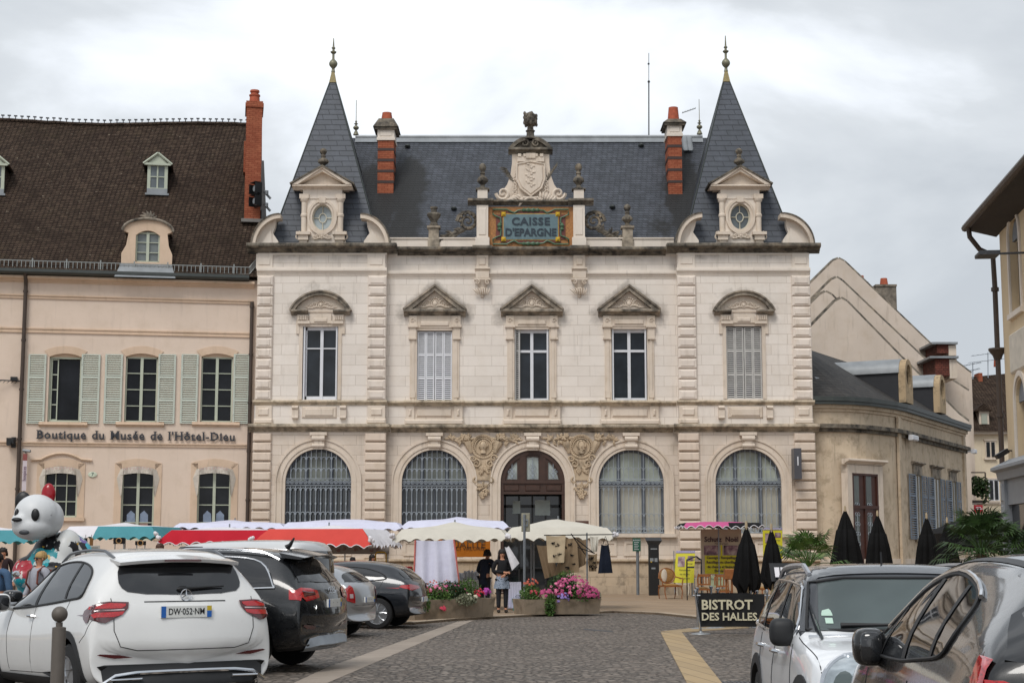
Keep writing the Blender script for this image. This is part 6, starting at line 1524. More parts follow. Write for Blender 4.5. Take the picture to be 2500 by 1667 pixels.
for sg in(1,-1):
    m=MB();o=[(sg*.585,1.05),(sg*.57,1.12),(sg*.75,1.125),(sg*.90,1.11),(sg*.93,1.02),(sg*.90,.94),(sg*.80,.925),(sg*.66,.99)]
    gl.patch(m,gl.Rr(o),pi,.014,8,10);m2_=MB()
    gl.patch(m,gl.S([(-2.04,.94),(-2.04,1.08),(-1.98,1.08),(-1.86,1.03),(-1.88,.97),(-2.0,.92)],sg),gl.side(sg),.012,6,6)
    t=m.build('tail_lamp',M['tail_dark'],gl.o)
    m=MB();gl.patch(m,gl.Rr([(sg*.61,1.06),(sg*.60,1.105),(sg*.75,1.11),(sg*.89,1.085),(sg*.90,1.05)]),pi,.018,4,8);gl.patch(m,gl.Rr([(sg*.64,1.0),(sg*.62,1.03),(sg*.91,1.02),(sg*.89,.97),(sg*.74,.975)]),pi,.018,4,8);m.build('lit_red_band',M['tail'],t)
    m=MB();gl.patch(m,gl.Rr([(sg*.62,1.035),(sg*.62,1.05),(sg*.88,1.046),(sg*.88,1.03)]),pi,.021,2,8);m.build('clear_band',M['tail_clear'],t)
    m=MB();gl.patch(m,gl.Rr([(sg*.52,.60),(sg*.60,.62),(sg*.84,.635),(sg*.88,.62),(sg*.70,.59)]),pi,.012,3,8);m.build('reflector',M['tail_dark'],gl.o)
    gl.mirror(.72,.86,1.13,sg,W1,(.10,.08,.10))
    for xx in(.0-.15+.02,-1.05):
        m=MB();p=[gl.hit(gl.side(sg),(-(xx+d)if sg>0 else xx+d),.98,o_)for d,o_ in((-.11,.0),(-.09,.035),(.05,.04),(.09,.0))];m.tube(p,.014,6);m.build('door_handle',M['chrome'],gl.o)
    m=MB()
    gl.line(m,gl.S([(.62,.42),(.72,.8),(.66,1.06)],sg),gl.side(sg),.004,0);gl.line(m,gl.S([(-.2,.40),(-.18,1.09)],sg),gl.side(sg),.004);gl.line(m,gl.S([(-1.0,.45),(-.98,.7),(-1.2,.95),(-1.32,1.14)],sg),gl.side(sg),.004);gl.line(m,gl.S([(.62,.40),(-1.0,.42)],sg),gl.side(sg),.004)
    gl.line(m,gl.S([(-1.83,.74),(-1.98,.82),(-2.08,.95)],sg),gl.side(sg),.004)
    m.build('panel_gap',M['seam'],gl.o)
    m=MB();gl.patch(m,gl.S([(1.02,.24),(1.04,.38),(-1.0,.38),(-1.0,.24)],sg),gl.side(sg),.012,4,10);m.build('sill_cladding',M['plastic'],gl.o)
m=MB();gl.line(m,gl.Rr([(.73,1.16),(.72,1.0),(.72,.85),(.66,.70),(.5,.66),(-.5,.66),(-.66,.70),(-.72,.85),(-.72,1.0),(-.73,1.16)]),pi,.005);m.build('tailgate_gap',M['seam'],gl.o)
m=MB();gl.patch(m,gl.Rr([(.9,.32),(.93,.50),(.8,.53),(.6,.47),(.3,.46),(-.3,.46),(-.6,.47),(-.8,.53),(-.93,.50),(-.9,.32)]),pi,.02,6,18);lb=m.build('lower_bumper',M['plastic'],gl.o)
m=MB();P=[gl.hit(pi,-y,z,.04)for y,z in[(.82,.36),(.70,.41),(.5,.43),(.2,.435),(-.2,.435),(-.5,.43),(-.70,.41),(-.82,.36)]];m.tube(P,.02,6);m.build('chrome_strip',M['chrome'],lb)
for sg in(1,-1):
    m=MB();P=[gl.hit(pi,-sg*y,z,.05)for y,z in[(.44,.30),(.46,.375),(.74,.375),(.80,.34),(.72,.29),(.44,.30)]];m.tube(P,.012,6);m.build('exhaust_trim',M['chrome'],lb)
m=MB();gl.line(m,gl.Rr([(.42,1.12),(-.42,1.12)]),pi,.007);m.build('lip_shadow_line',M['seam'],gl.o)  # dark line painted in for the shadow under the tailgate lip
gl.plate(.02,1.02,.52,.11,'DW·052·NM')
m=MB();c0=gl.hit(pi,0,1.165,.03);RT=Matrix.Translation(c0)@Matrix.Rotation(pi/2,4,'Z')
m.ring((0,0),.042,.006,0,20,5,)if False else m.tube([(c0.x,c0.y+.055*cos(a),c0.z+.055*sin(a))for a in[2*pi*k/20 for k in range(21)]],.006,5)
for a in(pi/2,pi/2+2*pi/3,pi/2+4*pi/3):m.tube([c0,(c0.x,c0.y+.055*cos(a),c0.z+.055*sin(a))],[.008,.003],5)
m.build('star_emblem',M['chrome'],gl.o)
gl.rail(-.1,-1.75,.585,plain('satin_rail','#7d7f82',.35,.05,met=.8),.016,.045)
m=MB();gl.patch(m,[(-.6,1.15),(-.5,1.44),(.5,1.44),(.6,1.15)],0,.006,8,10);m.build('windscreen',M['cglass'],gl.o)
def generic(label,loc,rz,L,W,H,col,kind='hatch',rimstyle=5,wr=.32,windowtrim=None,gmat=None,pitch=0,tail=None,bul=.18):
    k=L/2;w=W/2
    if kind=='suv':T_=[(1,.34,.60,.64,.5,.68,.6,.4),(.96,.26,.78,.84,.78,.88,.82,.6),(.88,.23,.93,1.0,.89,.95,.9,.72),(.66,.23,1.02,1.09,.94,.99,.94,.76),(.44,.25,1.06,1.14,.95,1,.94,.76),(.36,.25,1.07,1.2,.95,1,.94,.74),(.10,.25,1.10,H-.12,.95,1,.935,.68),(-.08,.25,1.12,H-.03,.95,1,.93,.67),(-.42,.25,1.15,H,.95,1,.93,.66),(-.70,.26,1.17,H-.05,.95,1,.93,.64),(-.80,.27,1.18,H-.12,.95,1,.92,.62),(-.95,.31,1.14,1.17,.94,.99,.92,.72),(-.975,.33,1.0,1.03,.92,.98,.93,.78),(-.99,.34,.80,.83,.90,.97,.92,.8),(-1,.36,.62,.64,.84,.93,.9,.78)]
    elif kind=='van':T_=[(1,.34,.70,.74,.6,.76,.7,.5),(.96,.26,.9,.98,.84,.92,.86,.68),(.8,.23,1.05,1.12,.92,.97,.92,.78),(.62,.23,1.10,1.2,.95,1,.95,.8),(.34,.25,1.12,H-.16,.96,1,.96,.8),(.2,.25,1.12,H-.05,.96,1,.96,.80),(-.3,.25,1.12,H,.96,1,.97,.82),(-.85,.25,1.12,H-.01,.96,1,.97,.83),(-.95,.26,1.12,H-.07,.96,1,.96,.82),(-.985,.3,1.1,1.3,.95,.98,.95,.82),(-1,.34,.6,.66,.88,.94,.9,.8)]
    else:T_=[(1,.32,.52,.56,.5,.68,.6,.4),(.96,.24,.68,.74,.78,.88,.82,.6),(.86,.2,.80,.87,.88,.95,.9,.72),(.64,.2,.88,.95,.94,.99,.94,.76),(.44,.2,.92,1.0,.95,1,.94,.76),(.36,.2,.93,1.05,.95,1,.94,.74),(.08,.2,.95,H-.1,.95,1,.93,.66),(-.1,.2,.97,H-.02,.95,1,.925,.64),(-.4,.2,1.0,H,.95,1,.92,.63),(-.68,.22,1.04,H-.08,.95,1,.91,.60),(-.78,.23,1.04,H-.16,.95,1,.90,.58),(-.95,.28,1.0,1.03,.93,.98,.9,.68),(-.975,.3,.86,.89,.91,.97,.91,.76),(-.99,.3,.7,.73,.88,.96,.9,.78),(-1,.32,.52,.54,.82,.92,.88,.76)]
    st=[(a*k,b,c,d,e*w,f*w,g*w,h*w)for a,b,c,d,e,f,g,h in T_]
    xa,xr=k*.62,-k*.60;hz=wr
    c=Car('parked_car',label,loc,rz,st,col,k,bul=bul,pitch=pitch,arch=[(xa,wr+.06,hz+.01),(xr,wr+.06,hz+.01)])
    c.wheels([(xa,hz),(xr,hz)],wr,.22,wr*.70,rimstyle,w-.12)
    gm=gmat or M['cglass'];zb={'suv':1.12,'van':1.2,'hatch':.98}[kind];zt=H-.13
    if kind=='van':windows(c,[(k*.46,zb),(k*.26,zt),(k*.02,zt),(k*.0,zb)],gm)
    elif kind=='suv':windows(c,smooth_loop([(k*.30,zb-.02),(k*.12,zt-.10),(-k*.1,zt),(-k*.45,zt),(-k*.66,zt-.08),(-k*.76,zb+.07),(-k*.72,zb+.03),(-k*.3,zb)]),gm,windowtrim,tr=.018,pillars=(((-k*.12,zb),(-k*.12,zt+.02),.05),((-k*.50,zb),(-k*.46,zt+.02),.04)))
    else:windows(c,smooth_loop([(k*.32,zb-.03),(k*.12,zt-.08),(-k*.1,zt),(-k*.4,zt-.02),(-k*.60,zt-.12),(-k*.68,zb+.09),(-k*.5,zb+.04),(-k*.1,zb)]),gm,windowtrim,pillars=(((-k*.12,zb),(-k*.12,zt+.02),.045),))
    if kind!='van':zr0,zr1=(zb+.10,H-.18)if kind=='suv' else(zb+.08,H-.2);rw_=smooth_loop([(.56*w,zr1),(0,zr1+.03),(-.56*w,zr1),(-.74*w,zr0+.03),(-.68*w,zr0),(.68*w,zr0),(.74*w,zr0+.03)],3)
    else:rw_=[(.70*w,H-.2),(-.70*w,H-.2),(-.74*w,zb+.05),(.74*w,zb+.05)]
    m=MB();c.patch(m,c.Rr(rw_),pi,.008,8,12);c.rw=m.build('rear_window',gm,c.o);c.k,c.w=k,w
    m=MB();c.patch(m,[(-.62*w,zb+.08),(-.55*w,H-.22),(.55*w,H-.22),(.62*w,zb+.08)],0,.006,8,10);m.build('windscreen',gm,c.o)
    for sg in(1,-1):
        c.mirror(k*.30,w-.06,zb+.08,sg,col,(.10,.09,.08))
        m=MB()
        for xx in(-k*.02,-k*.44):
            p=[c.hit(c.side(sg),(-(xx+d)if sg>0 else xx+d),zb-.10,o_)for d,o_ in((-.1,0),(-.08,.03),(.05,.03),(.08,0))];m.tube(p,.012,6)
        m.build('door_handles',col if kind=='suv' else M['chrome'],c.o)
        m=MB();c.line(m,c.S([(k*.30,.4),(k*.33,zb-.05)],sg),c.side(sg),.004);c.line(m,c.S([(-k*.13,.36),(-k*.12,zb)],sg),c.side(sg),.004)
        if kind!='van':c.line(m,c.S([(-k*.42,.42),(-k*.46,.66),(-k*.62,zb-.1),(-k*.66,zb+.08)],sg),c.side(sg),.004)
        m.build('panel_gap',M['seam'],c.o)
        m=MB();c.patch(m,c.S([(k*.89,zb-.34),(k*.89,zb-.22),(k*.72,zb-.16),(k*.74,zb-.28)],sg),c.side(sg),.012,4,5);c.patch(m,[(sg*w*.50,zb-.34),(sg*w*.52,zb-.24),(sg*w*.84,zb-.18),(sg*w*.9,zb-.30)],0,.012,4,6);m.build('headlamp',M['head'],c.o)
    m=MB();c.patch(m,[(-.4*w,zb-.42),(-.42*w,zb-.26),(.42*w,zb-.26),(.4*w,zb-.42)],0,.012,4,8);c.patch(m,[(-.7*w,.28),(-.72*w,.40),(.72*w,.40),(.7*w,.28)],0,.012,4,8);m.build('grille',M['plastic'],c.o)
    return c
K1=paint('black_metallic_paint','#0d0f12',.2,.25)
q7=generic('black SUV with chrome window trim and red tail lamps, parked behind the white SUV',(-4.92,23.3,0),radians(90+76),5.05,1.97,1.70,K1,'suv',10,.38,M['chrome'])
q7.rail(-.2,-1.9,.63,M['chrome'],.02,.06)
for sg in(1,-1):
    m=MB();q7.patch(m,q7.Rr([(sg*.46,1.0),(sg*.47,1.13),(sg*.80,1.15),(sg*.9,1.13),(sg*.92,1.06),(sg*.80,.97)]),pi,.014,6,8);q7.patch(m,q7.S([(-2.33,.98),(-2.33,1.12),(-2.16,1.13),(-2.18,.99)],sg),q7.side(sg),.012,5,5);t=m.build('tail_lamp',M['tail'],q7.o)
    m=MB();q7.patch(m,q7.Rr([(sg*.55,1.04),(sg*.55,1.10),(sg*.84,1.11),(sg*.84,1.03)]),pi,.018,3,6);m.build('dark_core',M['tail_dark'],t)
    m=MB();q7.patch(m,q7.Rr([(sg*.50,.58),(sg*.52,.645),(sg*.86,.66),(sg*.88,.61)]),pi,.014,3,6);m.build('reflector',M['tail_dark'],q7.o)
m=MB();q7.patch(m,q7.Rr([(.80,.36),(.74,.46),(.4,.48),(-.4,.48),(-.74,.46),(-.80,.36),(-.6,.30),(.6,.30)]),pi,.025,5,14);m.build('skid_plate',M['iron'],q7.o)
q7.plate(0,.93,.52,.11,'EA·333·XY'.replace('EA·333·XY','·        ·'))
m=MB();vs=[]
for k_ in range(13):
    y=-.66+1.32*k_/12;q=(y/.66)**2;vs+=[(-2.36+.08*q,y,1.60-.04*q),(-1.9,y,1.69-.06*q),(-1.95,y,1.60-.04*q),(-2.30+.08*q,y,1.575-.04*q)]
m.add(vs,[(4*k_+j,4*k_+(j+1)%4,4*k_+4+(j+1)%4,4*k_+4+j)for k_ in range(12)for j in range(4)]+[(3,2,1,0),(48,49,50,51)]);m.build('spoiler',K1,q7.o)
m=MB();m.tube([(-1.75,0,1.70),(-1.80,0,1.74),(-1.86,0,1.84)],[.05,.03,.012],6);m.build('roof_aerial',M['black'],q7.o)
m=MB();p=q7.hit(pi,0,1.10,.02)
for k_ in range(4):m.tube([(p.x,p.y+.066*(k_-1.5)+.042*cos(a),p.z+.042*sin(a))for a in[2*pi*j/14 for j in range(15)]],.006,4)
m.build('ring_emblem',M['chrome'],q7.o)
p=q7.hit(pi,-.60,.885,.01);m=MB();m.text('Q7',.09,Matrix(((0,1,0,p.x),(-1,0,0,p.y),(0,0,1,p.z),(0,0,0,1))),.01);m.build('model_badge',M['chrome'],q7.o)
W2_=paint('white_van_paint','#c7c9ca',0,.35)
van=generic('white delivery van behind the black SUV',(-5.55,30.7,0),radians(90+72),4.3,1.85,1.86,W2_,'van',5,.31)
K2=paint('silver_metallic_paint','#aeb1b5',.5,.3)
cl=generic('small silver hatchback with rounded tail between the black SUV and the dark hatchback',(-4.62,32.1,0),radians(90+74),3.82,1.64,1.42,K2,'hatch',5,.29)
for sg in(1,-1):
    m=MB();cl.patch(m,cl.Rr([(sg*.56,.66),(sg*.56,.78),(sg*.60,.98),(sg*.66,1.0),(sg*.78,.92),(sg*.80,.70)]),pi,.014,8,6);cl.patch(m,cl.S([(-1.74,.70),(-1.73,.92),(-1.64,.92),(-1.62,.72)],sg),cl.side(sg),.012,5,4);t=m.build('tail_lamp',M['tail'],cl.o)
    m=MB();cl.patch(m,cl.Rr([(sg*.62,.76),(sg*.62,.84),(sg*.72,.84),(sg*.72,.76)]),pi,.018,4,4);m.build('clear_lens',M['tail_clear'],t)
cl.plate(0,.72,.50,.10,'·      ·')
m=MB();cl.line(m,cl.Rr([(.8,.62),(-.8,.62)]),pi,.006);m.build('bumper_gap',M['seam'],cl.o);m=MB();m.tube([(-.95,0,1.40),(-1.15,0,1.56)],.018,5);m.build('roof_aerial',M['lead'],cl.o)
K3=paint('dark_grey_blue_paint','#1d2127',.4,.28)
mg=generic('dark grey hatchback parked sideways next to the left flower planter',(-4.05,35.8,0),radians(90+80),4.36,1.81,1.45,K3,'hatch',5,.33)
for sg in(1,-1):
    m=MB();mg.patch(m,mg.Rr([(sg*.30,.86),(sg*.30,.90),(sg*.70,.95),(sg*.87,.93),(sg*.87,.84),(sg*.7,.82)]),pi,.014,5,8);mg.patch(m,mg.S([(-2.0,.84),(-2.0,.95),(-1.80,.93),(-1.78,.88)],sg),mg.side(sg),.012,4,5);m.build('tail_lamp',M['tail'],mg.o)
    m=MB();mg.patch(m,mg.Rr([(sg*.62,.40),(sg*.62,.46),(sg*.82,.46),(sg*.82,.40)]),pi,.012,2,4);m.build('reflector',M['tail_dark'],mg.o)
m=MB();mg.line(m,mg.S([(.5,.955),(-.2,.99),(-1.2,1.04)],1),mg.side(1),.016,.012);m.build('chrome_strip',M['chrome'],mg.o)
mg.plate(0,.62,.50,.10,'·      ·')
bk=generic('glossy black car at the left edge mostly hidden by the white SUV',(-5.55,21.8,0),radians(90+58),4.3,1.8,1.46,K1,'hatch',5,.33)
K4=paint('off_white_metallic_paint','#e2e4e6',0,.3);K4r=paint('dark_grey_roof_paint','#23262c',.1,.35)
MN=[(-2.05,.34,.60,.64,.55,.70,.64,.5),(-1.98,.28,.85,.9,.78,.86,.80,.62),(-1.88,.25,1.0,1.08,.84,.885,.84,.66),(-1.72,.24,1.03,1.42,.86,.895,.84,.64),(-1.55,.24,1.02,1.52,.87,.895,.84,.66),(-.9,.24,1.01,1.56,.87,.895,.84,.68),(-.1,.24,1.0,1.57,.87,.895,.84,.69),(.22,.24,.99,1.54,.87,.895,.84,.69),(.36,.24,.99,1.48,.87,.895,.845,.70),(.74,.24,.99,1.09,.87,.895,.85,.72),(.9,.24,.98,1.05,.87,.895,.85,.70),(1.4,.24,.94,1.02,.86,.89,.84,.66),(1.8,.24,.84,.93,.82,.87,.80,.6),(1.98,.26,.72,.80,.74,.82,.72,.5),(2.05,.34,.52,.56,.5,.64,.55,.35)]
mn=Car('parked_car','white compact SUV with dark roof facing the viewer at the right, round headlamp',(2.96,12.65,-.045),radians(-90-2),MN,K4,2.05,bul=.18,bulf=.28,arch=[(1.25,.40,.35),(-1.28,.40,.35)])
mn.wheels([(1.25,.34),(-1.28,.34)],.34,.22,.23,5,.78);mn.arches([1.25,-1.28],.385,.47,.35)
wn_=smooth_loop([(.56,1.05),(.34,1.36),(.15,1.42),(-.6,1.44),(-1.4,1.42),(-1.72,1.30),(-1.76,1.08),(-1.4,1.05),(0,1.03)])
windows(mn,wn_,M['cglass'],M['chrome'],pillars=(((-.25,1.02),(-.25,1.46),.05),((-1.1,1.02),(-1.1,1.46),.04)))
me=mn.body.data;me.materials.append(K4r)
for p_ in me.polygons:
    if p_.center.z>1.07 and p_.center.x<.72:p_.material_index=2
def roofskin(c,x0,x1,mat,yw=.66,nx=12,ny=12,off=.008,name='roof'):
    m=MB();vs=[]
    for i in range(nx+1):
        for j in range(ny+1):
            x=x0+(x1-x0)*i/nx;y=-yw+2*yw*j/ny;r=c.bvh.ray_cast(Vector((x,y,4)),Vector((0,0,-1)),9);p=r[0]+r[1]*off if r[0]else Vector((x,y,1.4));vs.append(p)
    m.add(vs,[(i*(ny+1)+j,(i+1)*(ny+1)+j,(i+1)*(ny+1)+j+1,i*(ny+1)+j+1)for i in range(nx)for j in range(ny)]);return m.build(name,mat,c.o)
roofskin(mn,.30,-1.60,K4r,.70)
m=MB();ws=[(-.74,1.10),(-.66,1.44),(-.4,1.475),(.4,1.475),(.66,1.44),(.74,1.10)];mn.patch(m,ws,0,.008,10,14);w=m.build('windscreen',M['cglass2'],mn.o)
m=MB();mn.line(m,ws,0,.014,.008,6,5,True);m.build('window_seal',M['black'],w)
for yy in(-.72,.72):
    m=MB();mn.patch(m,[(yy-.06,1.09),(yy-.0 if yy<0 else yy-.12,1.46),(yy+.12 if yy<0 else yy,1.46),(yy+.06,1.09)],0,.007,8,3);m.build('windscreen_pillar',K4r,mn.o)
m=MB();p=[mn.hit(0,u,z,.03)for u,z in((-.1,1.12),(.2,1.115),(.62,1.13))];m.tube(p,[.02,.012,.008],5);p=[mn.hit(0,u,z,.03)for u,z in((-.5,1.12),(-.2,1.12),(.1,1.13))];m.tube(p,[.02,.012,.008],5);m.build('wiper',M['black'],w)
m=MB();mn.patch(m,[(.53-1.0*0,1.17),(.53,1.20),(.58,1.215),(.62,1.20),(.62,1.17)]if False else[(-.62,1.20),(-.62,1.235),(-.56,1.25),(-.54,1.23),(-.54,1.20)],0,.012,3,3);mn.patch(m,[(-.60,1.145),(-.60,1.185),(-.545,1.185),(-.545,1.145)],0,.012,2,2);m.build('parking_sticker',plain('pale_green_sticker','#b5cfc0',.5),w)
m=MB();p=mn.hit(0,.0,1.40,.005);m.box(p.x-.2,p.x-.05,-.03,.03,1.38,1.44)if False else None
for sg in(1,-1):
    m=MB();el=[(.155*cos(a)+sg*.0,.80+.17*sin(a))for a in[2*pi*k_/24 for k_ in range(24)]]
    mn.patch(m,el,sg*.35,.012,10,10);h=m.build('headlamp',M['head'],mn.o)
    m=MB();mn.line(m,el,sg*.35,.016,.012,6,2,True);m.build('chrome_ring',M['chrome'],h)
    m=MB();mn.patch(m,[(.07*cos(a),.80+.07*sin(a))for a in[2*pi*k_/16 for k_ in range(16)]],sg*.35,.02,6,6);m.build('projector_lens',M['cglass2'],h)
    m=MB();mn.patch(m,[(.05*cos(a)-.02,.68+.035*sin(a))for a in[2*pi*k_/12 for k_ in range(12)]],sg*.35,.02,4,4);m.build('indicator',M['amber'],h)
    mm=mn.mirror(.50,.74,1.08,sg,M['plastic'],(.09,.065,.105))
    for xx in(-.12,-1.0):
        m=MB();p=[mn.hit(mn.side(sg),(-(xx+d)if sg>0 else xx+d),.90,o_)for d,o_ in((-.1,0),(-.08,.04),(.06,.04),(.09,0))];m.tube(p,.016,6);m.build('door_handle',M['chrome'],mn.o)
    m=MB();mn.line(m,mn.S([(.68,.38),(.78,.7),(.66,1.0)],sg),mn.side(sg),.005);mn.line(m,mn.S([(-.28,.38),(-.27,1.0)],sg),mn.side(sg),.005);mn.line(m,mn.S([(-.95,.5),(-1.15,.9),(-1.18,1.0)],sg),mn.side(sg),.005);m.build('panel_gap',M['seam'],mn.o)
m=MB();mn.line(m,[(-.80,.62),(-.78,.95),(-.80,1.05)],0,.005);mn.line(m,[(.80,.62),(.78,.95),(.80,1.05)],0,.005);m.build('bonnet_gap',M['seam'],mn.o)
m=MB();mn.patch(m,[(-.42,.62),(-.45,.74),(.45,.74),(.42,.62)],0,.012,3,8);mn.patch(m,[(-.6,.34),(-.62,.5),(.62,.5),(.6,.34)],0,.012,3,8);m.build('grille',M['plastic'],mn.o)
m=MB();p=[mn.hit(0,u,1.075-.02*(u/.7)**2,.012)for u in[-.74+1.48*k_/10 for k_ in range(11)]];m.tube(p,.012,5);m.build('chrome_cowl_strip',M['chrome'],mn.o)
mn.rail(.15,-1.6,.63,plain('bright_rail','#b9bcc2',.3,.05,met=.7),.022,.05)
m=MB();m.tube([(-.2,0,1.57),(-.22,0,1.68)],.008,4);m.build('roof_aerial',M['black'],mn.o)
K5=paint('dark_brown_grey_paint','#100f0f',.25,.22)
CP=[(2.2,.34,.58,.62,.5,.68,.6,.4),(2.1,.26,.78,.84,.75,.84,.78,.58),(1.85,.22,.92,1.0,.84,.90,.84,.66),(1.45,.22,1.0,1.12,.86,.91,.85,.66),(.9,.22,1.07,1.38,.87,.915,.85,.62),(.35,.22,1.10,1.56,.87,.915,.85,.60),(-.2,.22,1.12,1.62,.87,.915,.85,.59),(-.9,.22,1.15,1.62,.87,.915,.84,.56),(-1.45,.23,1.20,1.58,.87,.915,.83,.53),(-1.75,.25,1.22,1.52,.87,.91,.82,.52),(-1.98,.27,1.20,1.34,.86,.905,.82,.56),(-2.1,.3,1.14,1.18,.85,.90,.83,.66),(-2.16,.32,.92,.96,.84,.89,.83,.7),(-2.2,.36,.62,.65,.8,.86,.82,.7)]
cp=Car('parked_car','dark brown people carrier nearest the viewer at the right edge, curved chrome window line',(2.77,8.0,.0),radians(85.5),CP,K5,2.2,bul=.26,arch=[(1.35,.38,.34),(-1.38,.38,.34)])
cp.wheels([(1.35,.33),(-1.38,.33)],.33,.22,.22,5,.80)
wl2=smooth_loop([(.95,1.10),(.6,1.27),(.25,1.42),(-.1,1.50),(-.4,1.525),(-.75,1.50),(-1.05,1.44),(-1.15,1.36),(-1.14,1.24),(-1.03,1.18),(-.6,1.14),(0,1.10)])
windows(cp,wl2,M['cglass'],None,tr=.009,pillars=(((.50,1.10),(.40,1.34),.03),((-.22,1.12),(-.16,1.50),.045),((-.86,1.16),(-.78,1.48),.03)))
for sg in(1,-1):
    m=MB();cp.line(m,cp.S([(.72,1.225),(.45,1.345),(.25,1.435),(.08,1.485),(-.1,1.515),(-.25,1.533),(-.4,1.54),(-.58,1.532),(-.75,1.515),(-.92,1.488),(-1.05,1.458),(-1.12,1.435)],sg),cp.side(sg),.012,.010,6,3);m.build('chrome_window_line',M['chrome'],cp.o)
    m=MB();cp.patch(m,cp.S([(-1.93,.92),(-1.93,1.14),(-1.90,1.22),(-1.78,1.23),(-1.80,1.10),(-1.86,.98)],sg),cp.side(sg),.014,8,6);cp.patch(m,cp.Rr([(sg*.66,.97),(sg*.62,1.08),(sg*.70,1.14),(sg*.86,1.16),(sg*.9,1.0)]),pi,.014,6,6);m.build('tail_lamp',M['tail'],cp.o)
    cp.mirror(.58,.74,1.13,sg,K5,(.08,.06,.10))
    m=MB();cp.line(m,cp.S([(.86,.4),(.9,1.0)],sg),cp.side(sg),.004);cp.line(m,cp.S([(-.42,.36),(-.42,1.03)],sg),cp.side(sg),.004);cp.line(m,cp.S([(-1.0,.5),(-1.2,.9),(-1.30,1.05)],sg),cp.side(sg),.004);m.build('panel_gap',M['seam'],cp.o)
    m=MB();vs=[]
    for k_ in range(13):
        t=k_/12;x=.25-1.85*t;
        for y in(.545-.06*t,.50-.06*t):r=cp.bvh.ray_cast(Vector((x,sg*y,4)),Vector((0,0,-1)),9);vs.append(r[0]+Vector((0,0,.004)))
    m.add(vs,[(2*k_,2*k_+1,2*k_+3,2*k_+2)for k_ in range(12)]);m.build('roof_groove',M['black'],cp.o)
m=MB();cp.patch(m,cp.Rr(smooth_loop([(.56,1.44),(0,1.47),(-.56,1.44),(-.72,1.27),(-.68,1.20),(0,1.18),(.68,1.20),(.72,1.27)])),pi,.008,8,12);m.build('rear_window',M['cglass'],cp.o)
m=MB();vs=[]
for k_ in range(13):
    y=-.54+1.08*k_/12;q=(y/.54)**2;zz=[cp.bvh.ray_cast(Vector((x,y,4)),Vector((0,0,-1)),9)[0].z for x in(-1.30,-1.6)];vs+=[(-2.0+.12*q,y,zz[1]-.07),(-1.30,y,zz[0]+.004),(-1.35,y,zz[0]-.05),(-1.97+.12*q,y,zz[1]-.11)]
m.add(vs,[(4*k_+j,4*k_+(j+1)%4,4*k_+4+(j+1)%4,4*k_+4+j)for k_ in range(12)for j in range(4)]+[(3,2,1,0),(48,49,50,51)]);m.build('spoiler',K5,cp.o)
m=MB();cp.patch(m,[(-.62,1.12),(-.5,1.5),(.5,1.5),(.62,1.12)],0,.006,8,10);m.build('windscreen',M['cglass'],cp.o)
def cobbles(name,c1,c2,s=.13):
    t=NT(name);co=t.coord((1/s,1/(s*.85),1));w=t.n('ShaderNodeTexNoise',{'Vector':t.coord((.35,.35,1)),'Scale':1.0,'Detail':3});
    vm=t.n('ShaderNodeVectorMath',operation='MULTIPLY_ADD');t.t.links.new(w.outputs[1],vm.inputs[0]);vm.inputs[1].default_value=(1.2,1.2,0);t.t.links.new(co,vm.inputs[2])
    v=t.n('ShaderNodeTexVoronoi',{'Vector':vm.outputs[0],'Scale':1.0,'Randomness':.8},feature='DISTANCE_TO_EDGE');v2=t.n('ShaderNodeTexVoronoi',{'Vector':vm.outputs[0],'Scale':1.0,'Randomness':.8})
    sp=t.n('ShaderNodeSeparateColor',{0:v2.outputs['Color']})
    k=t.ramp(sp.outputs[0],[(0.0,hexc(c1)),(1.0,hexc(c2))]);k=t.mix(t.ramp(sp.outputs[1],[(.80,0),(.95,.5)]),k,hexc('#8d8076'));k=t.mix(t.ramp(sp.outputs[2],[(.86,0),(.98,.55)]),k,hexc('#3a3733'))
    k=t.mix(t.ramp(v.outputs[0],[(.03,.95),(.16,0)]),k,hexc('#38332e'));k=t.mix(t.ramp(t.noise(.25,6,.6),[(.4,0),(.7,.35)]),k,hexc('#857a70'));k=t.mix(t.ramp(t.noise(.6,5,.7),[(.5,0),(.75,.35)]),k,hexc('#4f4a45'))
    t.bump(t.ramp(v.outputs[0],[(0,0),(.22,1)]),1.0,.03);return t.out(k,t.ramp(sp.outputs[1],[(0,.5),(1,.75)]),0,.4)
def gpoly(name,pts,z0,z1,mat,px=True):
    P=[gnd(a,b)for a,b in pts]if px else[Vector((a,b,0))for a,b in pts]
    m=MB();m.slab([(p.x,p.y)for p in P],z0,z1);return tag(m.build(name,mat,None,smooth=False),None,None,kind='structure')
m=MB();m.box(-400,400,-60,700,-.4,-.05);tag(m.build('ground',plain('far_ground','#6f6862',.9),None),None,None,kind='structure')
m=MB();m.box(-60,60,-20,140,-.3,0);tag(m.build('cobbled_square',cobbles('grey_cobbles','#665e57','#958a7f'),None),None,None,kind='structure')
kerb=[(-40,34.5),(-9,34.8)]+[(gnd(a,b).x,gnd(a,b).y)for a,b in((1010,1524),(1120,1514),(1250,1507),(1400,1499),(1500,1495),(1600,1499),(1720,1512))]+[(6.2,33.6),(14,30),(14,40),(19.5,75),(19.5,110),(30,110),(30,80),(22.2,76),(16.2,65.4),(11.6,62.2),(-10.3,62.2),(-40,57)]
M['paving']=stone('beige_paving','#a58e76',bw=.9,bh=.55,joint=.6,var=.12,blotch=.4,smallg=.0)
